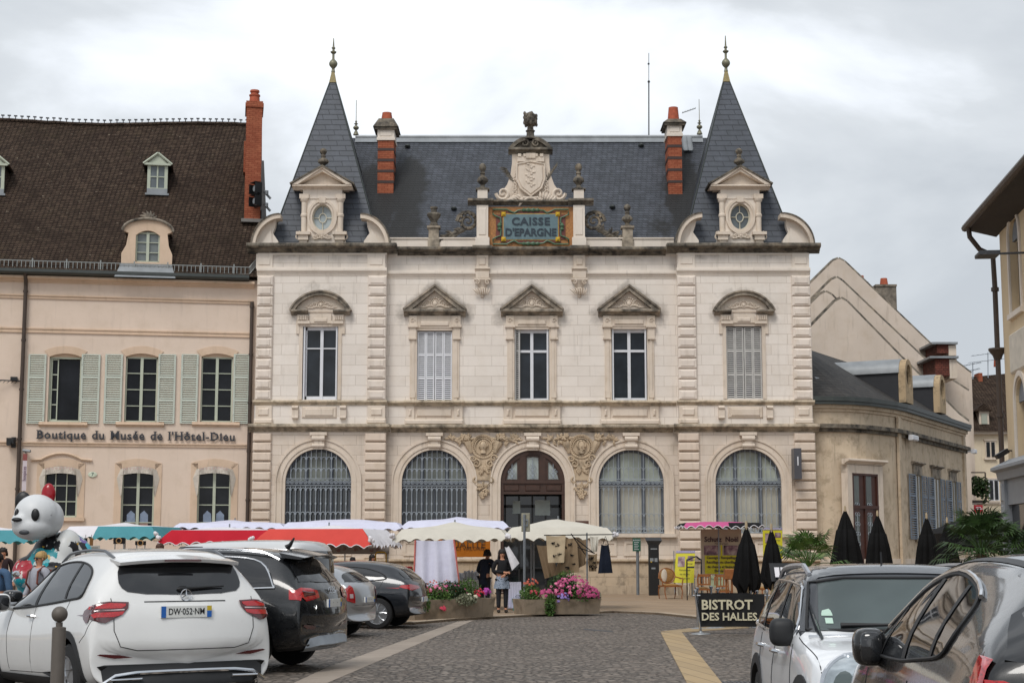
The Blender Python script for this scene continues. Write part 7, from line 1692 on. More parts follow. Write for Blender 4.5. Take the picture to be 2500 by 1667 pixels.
def pave(name,col,bw,bh,rot=0.0,joint=.6):
    t=NT(name);g=t.n('ShaderNodeTexCoord');mp_=t.n('ShaderNodeMapping',{'Vector':g.outputs['Object'],'Rotation':(0,0,rot)});c=hexc(col)
    br=t.n('ShaderNodeTexBrick',{'Vector':mp_.outputs[0],'Color1':c,'Color2':sc(c,.82),'Mortar':sc(c,joint),'Scale':1.0,'Mortar Size':.012,'Brick Width':bw,'Row Height':bh});k=t.mix(t.ramp(t.noise(.8,6,.65),[(.4,0),(.75,.4)]),br.outputs[0],sc(c,.7));k=t.mix(t.ramp(t.noise(.3,5),[(.4,0),(.7,.35)]),k,hexc('#8f8478'))
    t.bump(t.math('MULTIPLY',br.outputs[1],-1),.4,.01);return t.out(k,.75,0,.3)
gpoly('pavement',kerb,-.2,.05,pave('beige_flagstones','#a08a72',1.0,.6,.5),px=False)
m=MB();kk=kerb[0:9]
for i in range(len(kk)-1):
    a=Vector((*kk[i],0));b=Vector((*kk[i+1],0));d=(b-a).normalized();n=Vector((-d.y,d.x,0))
    m.add([(*(a-n*.0).xy,-.1),(*(b-n*.0).xy,-.1),(*(b-n*.0).xy,.056),(*(a-n*.0).xy,.056),(*(a+n*.3).xy,.056),(*(b+n*.3).xy,.056)],[(0,1,2,3),(3,2,5,4)])
tag(m.build('kerb',pave('kerb_stone','#b3a28d',1.0,5.0),None,smooth=False),None,None,kind='structure')
gpoly('pale_paving_band',[(560,1740),(800,1628),(1116,1517),(1158,1513),(800,1666),(640,1760)],-.1,.004,pave('pale_granite_setts','#a09488',.5,.5,.6,.75))
gpoly('beige_paving_band',[(1613,1544),(1664,1543),(1758,1662),(1800,1720),(1705,1720),(1674,1662)],-.1,.012,pave('beige_slabs','#b39b76',3.0,.28,1.42,.5))
gpoly('cross_paving_band',[(1613,1541),(1688,1533),(1800,1524),(1830,1532),(1700,1541),(1660,1543)],-.1,.008,pave('beige_slabs_b','#ac9674',1.2,.5,0,.6))
gpoly('drain_slot',[(1425,1534),(1496,1540),(1496,1542),(1425,1537)],-.1,.005,M['iron_dark'])
m=MB();a=gnd(1690,1664);
for k in range(14):m.box(a.x+.055*k,a.x+.055*k+.03,a.y-.4,a.y+.1,0,.006)
tag(m.build('drain_grating',M['iron_dark'],None,smooth=False),None,None,kind='structure')
def cloth(name,col,var=.06,rough=.8):
    c=hexc(col);t=NT(name);k=t.ramp(t.noise(1.5,4),[(.3,sc(c,1-var)),(.7,sc(c,1+var))]);t.bump(t.noise(2.6,4),.5,.06)
    t.out(k,rough,0,.2);return t.m
M['c_white']=cloth('white_canvas','#d8d6da');M['c_lilac']=cloth('cool_white_canvas','#cfd0e2');M['c_cream']=cloth('cream_canvas','#c9c4b8');M['c_teal']=cloth('teal_canvas','#4f8f98')
M['c_red']=cloth('crimson_canvas','#b01c2c');M['c_coral']=cloth('coral_canvas','#c94a42');M['c_pink']=cloth('pink_canvas','#c05a8a');M['c_black']=cloth('black_canvas','#1c1c1e');M['pole']=plain('grey_steel_pole','#82878c',.4,.1,5,met=.5)
def sxz(px,py,Y):p=at(px,py,Y);return p.x,p.z
def awning(label,pxa,pxb,Y,dep,pyt,pyb,top,front,side=None,rz=0,rise=.3,flare=.28,piping=None,skirt=None,scal=.10,nsc=9,knots=True,seed=0,split=None,group='market awnings'):
    x0,z1=sxz(pxa,pyt,Y);x1,z0=sxz(pxb,pyb,Y);w=x1-x0;xc=(x0+x1)/2;h=z1-z0
    o=thing('market_awning',label,'awning',(xc,Y+dep/2,0),rz,group,local=True)
    rnd=random.Random(seed+3);hw,hd=w/2,dep/2;n=16;iw,idp=hw-flare,hd-flare
    m=MB();vs=[]
    for i in range(n+1):
        for j in range(n+1):
            u,v=2*i/n-1,2*j/n-1;d=max(abs(u),abs(v));vs.append((u*iw,v*idp,z1+rise*(1-d**1.3)+.025*sin(u*7+seed)*(1-d)-.03*(1-abs(abs(u)-abs(v)))*d*(1-d)*4))
    m.add(vs,[(i*(n+1)+j,(i+1)*(n+1)+j,(i+1)*(n+1)+j+1,i*(n+1)+j+1)for i in range(n)for j in range(n)]);can=m.build('canopy_top',top,o)
    def skirtmesh(ax,sgn,mat,nm,a0=-1,a1=1):
        m=MB();N=48;rows_=3;vs=[];hem=[]
        for i in range(N+1):
            u=a0+(a1-a0)*i/N;wav=.02*sin(u*5+seed*2+ax)+.012*rnd.uniform(-1,1)*0
            for r in range(rows_+1):
                t=r/rows_;fl=t**.8 if t<.7 else .85+.05*t;zz=z1-h*t+(.0 if r<rows_ else scal*abs(sin(u*nsc*pi/2+.3)))+wav*t-(.05*sin(pi*(u+1)/2)*0)
                e=(iw+flare*fl)if ax==0 else(idp+flare*fl);s_=(idp+flare*fl)if ax==0 else(iw+flare*fl)
                p=(u*e,sgn*s_+.02*sin(u*13+seed)*t,zz)if ax==0 else(sgn*s_+.02*sin(u*11)*t,u*e,zz)
                vs.append(p)
            hem.append(vs[-1])
        m.add(vs,[(i*(rows_+1)+r,(i+1)*(rows_+1)+r,(i+1)*(rows_+1)+r+1,i*(rows_+1)+r+1)for i in range(N)for r in range(rows_)]);q=m.build(nm,mat,o,ang=50)
        if piping:
            m=MB();m.tube(hem,.014,4);m.build('white_piping',piping,q)
    if split:skirtmesh(0,-1,split[0],'front_skirt',-1,split[2]);skirtmesh(0,-1,split[1],'front_skirt',split[2],1)
    else:skirtmesh(0,-1,front,'front_skirt')
    skirtmesh(0,1,side or front,'back_skirt');skirtmesh(1,-1,side or front,'side_skirt');skirtmesh(1,1,side or front,'side_skirt')
    if knots:
        for sx in(-1,1):
            m=MB();
            for k in range(6):m.ball((sx*(hw-.06)+rnd.uniform(-.05,.05),-hd+.02+rnd.uniform(-.03,.03),z1-h*.55+rnd.uniform(-.04,.05)),.055,6,5)
            m.build('corner_knot',M['c_white'],o)
    for(px_,py_)in((0,0),):
        m=MB();m.cyl((0,0,.05),(0,0,z1+rise+.08),.022,8);m.box(-.3,.3,-.3,.3,.05,.09);m.build('centre_pole',M['pole'],o)
    m=MB()
    for sx in(-1,1):
        for sy in(-1,1):m.tube([(0,0,z1+rise-.12),(sx*iw,sy*idp,z1-.01)],.014,4)
    m.build('canopy_ribs',M['pole'],o)
    return o
awning('teal and white market awning at the left frame edge beside the panda statue',-240,62,43,3.0,1293,1328,M['c_white'],M['c_teal'],rz=.1,rise=.15,seed=1)
awning('white awning with teal right half between panda statue and red awnings',150,402,50,3.2,1284,1318,M['c_white'],M['c_white'],M['c_teal'],rz=-.12,rise=.12,seed=2,split=(M['c_white'],M['c_teal'],-.30))
awning('low white awning behind the teal one, next to the crimson awning',395,520,56,2.4,1293,1310,M['c_white'],M['c_white'],rise=.1,seed=9,knots=False)
awning('cool white awning behind the crimson awning',415,700,55,2.6,1276,1294,M['c_lilac'],M['c_lilac'],rise=.12,seed=3,knots=False)
awning('crimson awning with white top and scalloped hem',385,690,46,3.0,1293,1331,M['c_white'],M['c_red'],rz=-.05,rise=.12,piping=M['c_white'],seed=4,flare=.36)
awning('cool white awning behind the coral awning',680,985,54,2.8,1274,1298,M['c_lilac'],M['c_lilac'],rise=.15,seed=5,knots=False)
awning('coral red awning with white side skirt and scalloped hem',628,945,43.2,3.2,1290,1338,M['c_white'],M['c_coral'],M['c_white'],rz=-.20,rise=.12,piping=M['c_white'],seed=6,flare=.42)
awning('bright white awning behind the left cream awning',975,1248,54,2.8,1271,1293,M['c_lilac'],M['c_lilac'],rise=.15,seed=7,knots=False)
awning('cream awning above the hanging white sheet and orange banner',960,1252,43.5,2.8,1291,1324,M['c_cream'],M['c_cream'],rz=-.06,rise=.20,seed=8)
awning('cream awning above the hanging tea towels and aprons',1225,1508,44.5,2.8,1287,1320,M['c_cream'],M['c_cream'],rz=.0,rise=.27,seed=10)
awning('pink and black striped awning above the chair mender stall',1666,1866,54,2.6,1275,1290,M['c_pink'],M['c_pink'],M['c_black'],rz=.0,rise=.08,piping=M['c_white'],seed=11,flare=.15,split=(M['c_pink'],M['c_black'],.15),knots=False)
def table(label,pxa,pxb,Y,h,dep,mat,drape=True,cat='table'):
    x0=at(pxa,1400,Y).x;x1=at(pxb,1400,Y).x;o=thing('market_table',label,cat,((x0+x1)/2,Y,0),0,'market tables');m=MB();m.box(x0,x1,Y-dep/2,Y+dep/2,h-.03,h);m.build('table_top',mat,o)
    m=MB()
    if drape:
        N=40;vs=[]
        for i in range(N+1):
            x=x0+(x1-x0)*i/N
            for t in(0,.5,1):vs.append((x,Y-dep/2-.01-.03*t*sin(i*1.3),h-(h-.12)*t))
        m.add(vs,[(3*i+k,3*i+3+k,3*i+4+k,3*i+1+k)for i in range(N)for k in(0,1)]);m.build('table_cloth',mat,o)
    else:
        for x in(x0+.06,x1-.06):
            m2=MB();m2.tube([(x,Y-dep/2+.05,.05),(x,Y-dep/2+.05,h-.03)],.02,6);m2.tube([(x,Y+dep/2-.05,.05),(x,Y+dep/2-.05,h-.03)],.02,6);m2.build('trestle',M['pole'],o)
    return o
def bank_goods(name,label,cat,Y,items,group=None):pass
table('cloth covered stall table behind the planters, below the left cream awning',1040,1200,47,.85,.9,M['c_white']);table('small table with a long white cloth between the planters',1240,1272,44.5,.82,.7,M['c_lilac'])
table('stall table under the coral awning behind the parked cars',790,960,47,.9,.9,plain('brown_crate_wood','#8a6a48',.7));table('stall table under the crimson awning',430,640,48,.9,.9,M['c_white'])
M['crate']=plain('pale_crate_wood','#a98558',.7,.2,6)
for i,(px,py,w,lab)in enumerate(((812,1380,.42,'wooden crate on the stall under the coral awning, beside the van'),(992,1397,.36,'cardboard box holding red fruit right of the dark hatchback roof'),(1060,1398,.4,'low wooden crate on the stall behind the white sheet'))):
    p=at(px,py,46.5);o=thing('crate',lab,'crate',(p.x,46.5,p.z-.15));m=MB()
    for s in(-1,1):m.box(p.x-w/2,p.x+w/2,46.5+s*.18-.01,46.5+s*.18+.01,p.z-.15,p.z+.12);m.box(p.x+s*w/2-.01,p.x+s*w/2+.01,46.32,46.68,p.z-.15,p.z+.12)
    m.box(p.x-w/2,p.x+w/2,46.3,46.7,p.z-.15,p.z-.13);m.build('crate_sides',M['crate'],o)
    if i==1:
        for k in range(5):
            f=thing('tomato','red tomato on top of the cardboard box','tomato',(p.x-.14+.07*k,46.4,p.z+.14),group='red tomatoes on the cardboard box');m=MB();m.ball((p.x-.14+.07*k,46.4,p.z+.14),(.05,.05,.045),8,6);m.build('fruit',plain('tomato_red','#b3221c',.3)if k==0 else bpy.data.materials['tomato_red'],f)
rnd=random.Random(12);M['bottle']=glass('clear_jar_glass',(.45,.47,.5,1),.1,.4);M['cap']=plain('jar_lid','#b9bcc4',.4)
proto=None
for k in range(14):
    p=at(1122+k*3.4+rnd.uniform(-.6,.6),1400,46.8);
    if proto is None:
        proto=thing('glass_jar','small glass jar on the stall table behind the left planter','jar',(0,0,0),0,'glass jars behind the left planter',local=True);m=MB();m.lathe([(.03,0),(.04,.02),(.04,.14),(.028,.17)],(0,0,0),8);m.build('jar_body',M['bottle'],proto);m=MB();m.lathe([(.03,.17),(.03,.2)],(0,0,0),8);m.build('lid',M['cap'],proto);j=proto
    else:j=copy_tree(proto)
    j.location=(p.x,46.6+rnd.uniform(-.1,.3),.85+rnd.choice((0,0,.21))*0);j.scale=(1,1,rnd.uniform(.8,1.4))
def hanging(name,label,cat,pts,Y,mat,th=.02,folds=.05,nf=5,border=None,motifs=None,seed=0,group=None):
    "cloth given by its outline corners in pixels [tl, tr, br, bl]"
    P=[at(a,b,Y)for a,b in pts];o=thing(name,label,cat,(P[0].x,Y,0),0,group);m=MB();nx,ny=26,12;vs=[]
    for j in range(ny+1):
        v=j/ny
        for i in range(nx+1):
            u=i/nx;a=P[0].lerp(P[1],u);b=P[3].lerp(P[2],u);q=a.lerp(b,v);q=q.copy();q.y=Y+folds*(.3+.7*v)*sin(u*nf*2*pi/2+seed)+.02*sin(v*4+u*3);q.z-=.03*sin(pi*u)*(1-v);vs.append(q)
    fs=[(j*(nx+1)+i,(j+1)*(nx+1)+i,(j+1)*(nx+1)+i+1,j*(nx+1)+i+1)for j in range(ny)for i in range(nx)];n=len(vs)
    m.add(vs,fs);m.add([(q.x,q.y+th,q.z)for q in vs],[f[::-1]for f in fs]);c=m.build('fabric',mat,o,ang=60)
    if border:
        m=MB();m.tube([vs[j*(nx+1)]+Vector((0,-.012,0))for j in range(ny+1)],.022,4);m.tube([vs[j*(nx+1)+nx]+Vector((0,-.012,0))for j in range(ny+1)],.022,4);m.build('coloured_hem',border,c)
    if motifs:
        m=MB();r=random.Random(seed+40)
        for(u,v)in motifs:
            q=vs[int(v*ny)*(nx+1)+int(u*nx)];
            for k in range(4):m.tube([(q.x+r.uniform(-.07,.07),q.y-.02,q.z+r.uniform(-.04,.04))for _ in range(3)],[.004,.014,.004],4)
        m.build('printed_motif',M['c_black'],c)
    return o
hanging('hanging_sheet','large white sheet with coral edging hung behind the left planter','cloth',[(1014,1318),(1108,1316),(1122,1432),(1008,1462)],43.0,M['c_lilac'],folds=.09,nf=6,border=cloth('coral_hem','#c9736b'),seed=1)
hanging('tea_towel','plain cream printed tea towel hung nearest under the right cream awning','tea towel',[(1333,1306),(1381,1305),(1377,1373),(1338,1373)],43.4,cloth('cream_linen_towel','#bba98d'),folds=.02,nf=3,motifs=[(.35,.3),(.6,.35),(.45,.75),(.7,.7)],seed=2)
M['flax']=cloth('flax_linen','#8f7b62');M['flax2']=cloth('flax_linen_dark','#7b6852')
for i,(pts,lab,mt)in enumerate((([(1380,1312),(1408,1310),(1414,1396),(1352,1404)],'flax apron with dark print behind the cream tea towel','flax'),([(1404,1316),(1436,1314),(1428,1378),(1398,1394)],'flax apron in the middle of the hanging row','flax2'),([(1310,1330),(1345,1328),(1362,1402),(1330,1412)],'dull brown cloth hung left, lower than the tea towel','flax2'),([(1436,1352),(1458,1350),(1456,1394),(1438,1394)],'flax cloth strip beside the navy apron','flax'),([(1440,1308),(1462,1308),(1458,1346),(1444,1348)],'short cream cloth high up between the aprons',None))):
    hanging('hanging_cloth',lab,'cloth',pts,43.7+.15*i,M[mt]if mt else M['c_cream'],folds=.04,nf=4,motifs=[(.2,.3),(.5,.2),(.7,.5),(.3,.7),(.8,.8),(.5,.9)]if mt=='flax' else None,seed=5+i)
o=hanging('hanging_apron','navy blue apron with black neck strap at the right end of the cream awning','apron',[(1468,1328),(1486,1328),(1496,1398),(1460,1399)],43.3,cloth('navy_cotton','#161c2a'),folds=.02,nf=3,seed=3)
m=MB();a=at(1472,1328,43.28);b=at(1478,1308,43.28);c_=at(1485,1328,43.28);m.tube([a,b,c_],.012,4);
for k in range(5):q=at(1480+k*1.5,1332+k*4,43.25);m.tube([q,q+Vector((.05,0,.03)),q+Vector((.02,0,-.05))],.006,4)
m.build('neck_strap',M['c_black'],o)
o=thing('clothes_line','dark cord line with wire frame carrying the aprons under the awning','line',(at(1400,1400,44).x,44,0));m=MB()
for a,b in(((1328,1306),(1500,1304)),((1394,1302),(1428,1352)),((1400,1310),(1448,1348)),((1410,1335),(1452,1350))):m.tube([at(*a,43.25),at(*b,43.25)],.014,4)
m.build('cord',M['c_black'],o)
for px,Y,lab in((1297,45.5,'left of two thin grey stall poles behind the sign post'),(1303.5,45.5,'right of two thin grey stall poles behind the sign post'),(1433,43.6,'thin grey stall pole among the hanging aprons')):
    x=at(px,1340,Y).x;o=thing('stall_pole',lab,'pole',(x,Y,0));m=MB();m.cyl((x,Y,.05),(x,Y,at(px,1300,Y).z),.022,8);m.build('tube',M['pole'],o);m=MB();m.box(x-.1,x+.1,Y-.1,Y+.1,.05,.07);m.build('foot',M['pole'],o)
def board(name,label,cat,pxa,pxb,pya,pyb,Y,mat,lean=0.0,th=.03,stand=True,skew=0,group=None):
    x0,z1=sxz(pxa,pya,Y);x1,z0=sxz(pxb,pyb,Y);o=thing(name,label,cat,((x0+x1)/2,Y,0),0,group);m=MB()
    m.add([(x0,Y,z0),(x1,Y,z0),(x1,Y+lean+th,z0),(x0,Y+lean+th,z0),(x0+skew,Y+lean,z1),(x1+skew,Y+lean,z1),(x1+skew,Y+lean+th,z1),(x0+skew,Y+lean+th,z1)],[(0,3,2,1),(4,5,6,7),(0,1,5,4),(1,2,6,5),(2,3,7,6),(3,0,4,7)]);b=m.build('panel',mat,o)
    if stand:
        for x in(x0+.04,x1-.04):
            m=MB();m.tube([(x,Y+lean*.5+.05,.05),(x,Y+lean+.05,z1)],.018,5);m.build('leg',M['pole'],o)
    return o,b,x0,x1,z0,z1
def txt(m,s,size,x,y,z,sx=1.0,off=.0,align='CENTER'):m.text(s,size,T(x,y,z),.004,off,align,2,sx)
o,b,x0,x1,z0,z1=board('orange_banner','orange banner with brown lettering under the cream awning','banner',1060,1197,1312,1359,50,cloth('orange_banner_cloth','#a4601a'))
m=MB();txt(m,'QUALITÉ',.30,x0+.95,49.98,z1-.22,1.1);txt(m,'ICI VALORIS',.16,x0+1.1,49.98,z0+.26,1.1);m.build('lettering',plain('brown_banner_ink','#4d2c0c',.7),b)
o,b,x0,x1,z0,z1=board('printed_panel','small white printed notice board left of the white SUV roof','notice',200,243,1331,1360,46,plain('notice_board_grey','#a9a69f',.7));m=MB()
for k in range(6):m.box(x0+.05,x1-.05-.1*(k%3),45.985,45.995,z1-.06-.05*k,z1-.05-.05*k)
m.build('text_lines',M['iron_dark'],b)
for i,(px,lab)in enumerate(((209,'narrow dark pendant hanging left under the teal awning'),(223,'narrow ochre pendant hanging under the teal awning'))):
    p=at(px,1321,48);o=thing('hanging_pennant',lab,'pennant',(p.x,48,p.z));m=MB();m.box(p.x-.05,p.x+.05,48,48.02,p.z-.14,p.z+.1);m.build('strip',M['c_black']if i==0 else plain('ochre_strip','#6d4a1c',.7),o);m=MB();m.tube([(p.x,48,p.z+.1),(p.x,48,p.z+.2)],.008,4);m.build('cord',M['c_black'],o)
for i,(a,b_)in enumerate(((277,304),(330,356))):
    o,b,x0,x1,z0,z1=board('dark_picture_panel',['dark square picture panel under the teal awning, left one','dark picture panel under the teal awning, right one'][i],'panel',a,b_,1312+8*i,1327+3*i,48.5,M['c_black'],stand=True);m=MB();m.ring(((x0+x1)/2,(z0+z1)/2),.08,.015,48.48,14,4);m.build('drawn_ring',M['crate'],b)
o,b,x0,x1,z0,z1=board('stall_curtain','grey fabric wall hanging inside the coral stall','curtain',770,950,1322,1352,46.2,cloth('grey_stall_fabric','#8f8a86'));m=MB()
for k in range(12):m.scroll(x0+.2+k*.16,z0+.12+.05*(k%3),.05,46.18,.008,1.2,k)
m.build('script_lettering',cloth('faded_red_ink','#8d4744'),b)
o=thing('hand_trolley','yellow tubular trolley handle standing under the coral awning','trolley',(at(930,1400,45.5).x,45.5,0));m=MB();a,b=at(917,1347,45.5),at(943,1347,45.5);m.tube([(a.x,45.5,.15),(a.x,45.5,a.z-.06),(a.x+.05,45.5,a.z),(b.x-.05,45.5,a.z),(b.x,45.5,a.z-.06),(b.x,45.5,.15)],.022,6);m.build('handle',plain('yellow_trolley_paint','#c19a1d',.4),o);m=MB();m.cyl((a.x-.05,45.5,.17),(a.x,45.5,.17),.12,12);m.cyl((b.x,45.5,.17),(b.x+.05,45.5,.17),.12,12);m.build('wheels',M['tyre'],o)
x=at(1280,1400,gnd(1277,1500).y).x;Y=gnd(1277,1502).y;o=thing('street_sign_post','grey post with back of a rectangular sign between the two planters','sign',(x,Y,0));m=MB();m.cyl((x,Y,.0),(x,Y,at(1283,1255,Y).z),.035,10);m.build('post',M['pole'],o)
a=at(1273,1252,Y);b=at(1294,1297,Y);m=MB();m.bev(a.x,b.x,Y+.03,Y+.09,b.z,a.z,.02);sbk=m.build('sign_back',plain('weathered_sign_back','#8e8a78',.6,.2,12),o);m=MB();m.box(a.x+.08,b.x-.06,Y-.0,Y+.03,a.z-.2,a.z-.16);m.box(a.x+.08,b.x-.06,Y,Y+.03,b.z+.14,b.z+.18);m.bev(a.x+.15,b.x-.05,Y+.0,Y+.04,b.z+.16,a.z-.18,.02);m.build('clamp_rail',M['pole'],sbk);m=MB();m.cyl((x,Y,.62),(x,Y,.66),.05,10);m.build('collar',M['white'],o)
Y=60.6;x=at(1557,1400,Y).x;o=thing('green_street_sign','small dark green sign on a grey post in front of the bank plinth','sign',(x,Y,0));m=MB();m.cyl((x,Y,.05),(x,Y,at(1557,1318,Y).z),.06,8);m.build('post',M['pole'],o);a,b=at(1544,1313,Y),at(1564,1345,Y);m=MB();m.box(a.x,b.x,Y-.10,Y-.06,b.z,a.z);q=m.build('plate',plain('dark_green_sign','#17503c',.4),o);m=MB()
txt(m,'BUREAU',.075,(a.x+b.x)/2,Y-.105,a.z-.08)
for k in range(5):m.box(a.x+.05,b.x-.07-.04*(k%2),Y-.108,Y-.10,a.z-.17-.065*k,a.z-.155-.065*k)
m.build('lettering',M['white'],q)
Y=60.0;a,b=at(1580,1313,Y),at(1612,1450,Y);xm=(a.x+b.x)/2;o=thing('parking_meter','tall black parking ticket machine with solar panel top before the bank','parking meter',(xm,Y,0));m=MB();m.bev(xm-.19,xm+.19,Y-.15,Y+.15,.05,a.z-.2,.02);q=m.build('cabinet',M['black'],o)
m=MB();m.add([(xm-.3,Y-.25,a.z-.10),(xm+.3,Y-.25,a.z-.10),(xm+.3,Y+.2,a.z+.02),(xm-.3,Y+.2,a.z+.02),(xm-.2,Y-.14,a.z-.25),(xm+.2,Y-.14,a.z-.25),(xm+.2,Y+.14,a.z-.25),(xm-.2,Y+.14,a.z-.25)],[(0,1,2,3),(0,4,5,1),(1,5,6,2),(2,6,7,3),(3,7,4,0)]);m.build('solar_panel',M['iron_dark'],o)
m=MB();m.box(xm-.12,xm+.12,Y-.16,Y-.15,a.z-.42,a.z-.38);m.box(xm-.15,xm-.02,Y-.16,Y-.15,a.z-.86,a.z-.74);m.box(xm+.02,xm+.13,Y-.16,Y-.15,a.z-.88,a.z-.74);m.box(xm-.1,xm+.05,Y-.16,Y-.15,a.z-1.15,a.z-1.09);m.build('instruction_sticker',M['lead'],q);m=MB();m.ball((xm-.1,Y-.15,a.z-.88),(.03,.01,.03),8,6);m.build('yellow_button',plain('signal_yellow','#c8a52a',.4),q)
M['concrete']=stone('mossy_concrete','#8f8170',bw=0,grime=.3,blotch=.4,smallg=.8,dark='#4b4435')
def flower_mat(c):return plain('petal_'+c.strip('#'),c,.6,.2,30)
FL={c:flower_mat(c)for c in('#a83c6c','#c43a52','#b8203a','#d9789a','#d8d2b8','#8a76b8','#a93a9a','#b4543f')}
def planter(label,pxa,pxb,pyt,pyb,blobs,flowers,seed,rz):
    A=gnd(pxa,pyb,.05);B=gnd(pxb,pyb-8*(1 if rz>0 else .3),.05);L_=(B-A).length;a=atan2(B.y-A.y,B.x-A.x);h=at((pxa+pxb)/2,pyt,(A.y+B.y)/2).z
    o=thing('flower_planter',label,'planter',(A.x,A.y,.05),a,'concrete flower planters',local=True);D=.95;m=MB();t=.09
    m.add([(.04,.04,0),(L_-.04,.04,0),(L_-.04,D-.04,0),(.04,D-.04,0),(0,0,h),(L_,0,h),(L_,D,h),(0,D,h),(t,t,h),(L_-t,t,h),(L_-t,D-t,h),(t,D-t,h),(t,t,h-.1),(L_-t,t,h-.1),(L_-t,D-t,h-.1),(t,D-t,h-.1)],
        [(0,1,5,4),(1,2,6,5),(2,3,7,6),(3,0,4,7),(4,5,9,8),(5,6,10,9),(6,7,11,10),(7,4,8,11),(8,9,13,12),(9,10,14,13),(10,11,15,14),(11,8,12,15),(12,13,14,15)]);m.build('trough',M['concrete'],o,smooth=False)
    rnd=random.Random(seed)
    for bi,(u,v,z,rx,ry,rzz,n,mt)in enumerate(blobs):
        m=MB();foliage(m,(u*L_,v*D,h+z),(rx,ry,rzz),int(n*1.7),rnd,.036)
        for k in range(int(n/14)):x=u*L_+rnd.uniform(-rx,rx)*.7;y=v*D+rnd.uniform(-ry,ry)*.6;m.tube([(x,y,h-.05),(x+rnd.uniform(-.05,.05),y,h+z+rzz*rnd.uniform(.3,1.05))],.006,3)
        m.build('leafy_plant',M[mt],o,smooth=False)
    for(u,v,z,rx,ry,rzz,n,c,s)in flowers:
        m=MB()
        for _ in range(n):
            ph=rnd.uniform(0,2*pi);q=rnd.uniform(-.3,1);w=sqrt(1-q*q*.9);p=Vector((u*L_+rx*w*cos(ph),v*D+ry*w*sin(ph)-.03,h+z+rzz*q));k_=5;nn=Vector((cos(ph)*w*.5,-.8,q*.6+.2)).normalized();t1=nn.cross(Vector((0,0,1))).normalized();t2=nn.cross(t1);s_=s*rnd.uniform(.7,1.3)
            vs=[p]+[p+(t1*cos(2*pi*i/10)+t2*sin(2*pi*i/10))*s_*(1 if i%2 else .55)-nn*s_*.2 for i in range(10)];m.add(vs,[(0,1+i,1+(i+1)%10)for i in range(10)])
        m.build('blossoms',FL[c],o,smooth=False)
    return o
planter('left concrete planter with red and white flowers and grey foliage',1012,1209,1467,1513,[(.15,.4,.04,.35,.4,.28,700,'leaf'),(.38,.4,.05,.4,.45,.28,700,'leaf'),(.6,.55,.12,.45,.35,.32,900,'leaf_dark'),(.82,.5,.15,.3,.4,.35,600,'leaf'),(.62,.0,-.02,.35,.2,.16,350,'sagel'),(.35,.75,.15,.5,.2,.25,300,'leaf_dark'),(.12,-.03,-.1,.14,.1,.22,160,'leaf')]if M.setdefault('sagel',leafmat('grey_green_leaf','#6a6f57','#8b8d74'))else[],
    [(.12,.3,.22,.3,.3,.18,40,'#c43a52',.035),(.35,.2,.22,.25,.2,.12,16,'#d9789a',.05),(.82,.1,.10,.12,.15,.14,22,'#b8203a',.045),(.96,.2,.14,.07,.1,.1,12,'#a93a9a',.05),(.7,.02,.02,.16,.12,.10,18,'#d8d2b8',.045),(.33,-.02,-.22,.08,.05,.06,8,'#c43a52',.05),(.5,.6,.2,.6,.2,.25,24,'#b4543f',.035),(.55,.3,.15,.5,.2,.2,16,'#a83c6c',.04)],5,1)
planter('right concrete planter overflowing with pink petunias and a trailing plant',1279,1468,1467,1500,[(.15,.4,.1,.3,.4,.3,600,'leaf'),(.33,-.06,-.15,.16,.1,.34,300,'leaf'),(.55,.4,.22,.45,.4,.42,900,'leaf_dark'),(.75,.3,.1,.4,.4,.3,600,'leaf'),(.95,.3,.05,.22,.3,.2,300,'sagel'),(.66,.7,.45,.3,.2,.3,300,'leaf')],
    [(.66,.2,.20,.5,.35,.40,150,'#a83c6c',.042),(.85,.15,.10,.3,.3,.22,90,'#a83c6c',.05),(.6,.2,.2,.5,.35,.35,50,'#d9789a',.045),(.30,.1,.12,.16,.2,.14,22,'#a83c6c',.05),(.5,-.02,.0,.16,.12,.18,22,'#8a76b8',.04),(.15,.4,.4,.2,.2,.12,16,'#b4543f',.04),(.14,.1,.15,.1,.1,.1,8,'#c43a52',.045)],6,-1)
p=gnd(1264,1490,.05);o=thing('teal_bucket','small turquoise bucket on the paving beside the sign post','bucket',(p.x,p.y,.05),local=True);m=MB();m.lathe([(.13,0),(.16,.32),(.17,.33),(.15,.33),(.12,.03)],(0,0,0),14);m.build('pail',plain('turquoise_plastic','#3f9488',.4),o);m=MB();m.tube([(-.16,0,.32),(0,-.1,.44),(.16,0,.32)],.008,4);m.build('handle',M['lead'],o)
Yb=gnd(1707,1547).y;a,b=at(1700,1449,Yb),at(1862,1529,Yb);o=thing('bistro_barrier','black fabric terrace barrier lettered BISTROT DES HALLES between steel posts','barrier',(a.x,Yb,0));m=MB();N=20;vs=[]
for i in range(N+1):
    for j in(0,1):vs.append((a.x+.05+(b.x-a.x)*i/N,Yb+.012*sin(i*.8),(a.z if j else b.z)))
m.add(vs,[(2*i,2*i+2,2*i+3,2*i+1)for i in range(N)]);m.add([(q[0],q[1]+.02,q[2])for q in vs],[(2*i+1,2*i+3,2*i+2,2*i)for i in range(N)]);bf=m.build('banner_fabric',plain('black_banner','#0c0c0e',.8),o)
m=MB();txt(m,'BISTROT',.27,a.x+.09,Yb-.03,a.z-.225,.99,.007,'LEFT');txt(m,'DES HALLES',.215,a.x+.09,Yb-.03,a.z-.46,.99,.005,'LEFT');m.build('lettering',plain('cream_lettering','#c9c2a6',.6),bf)
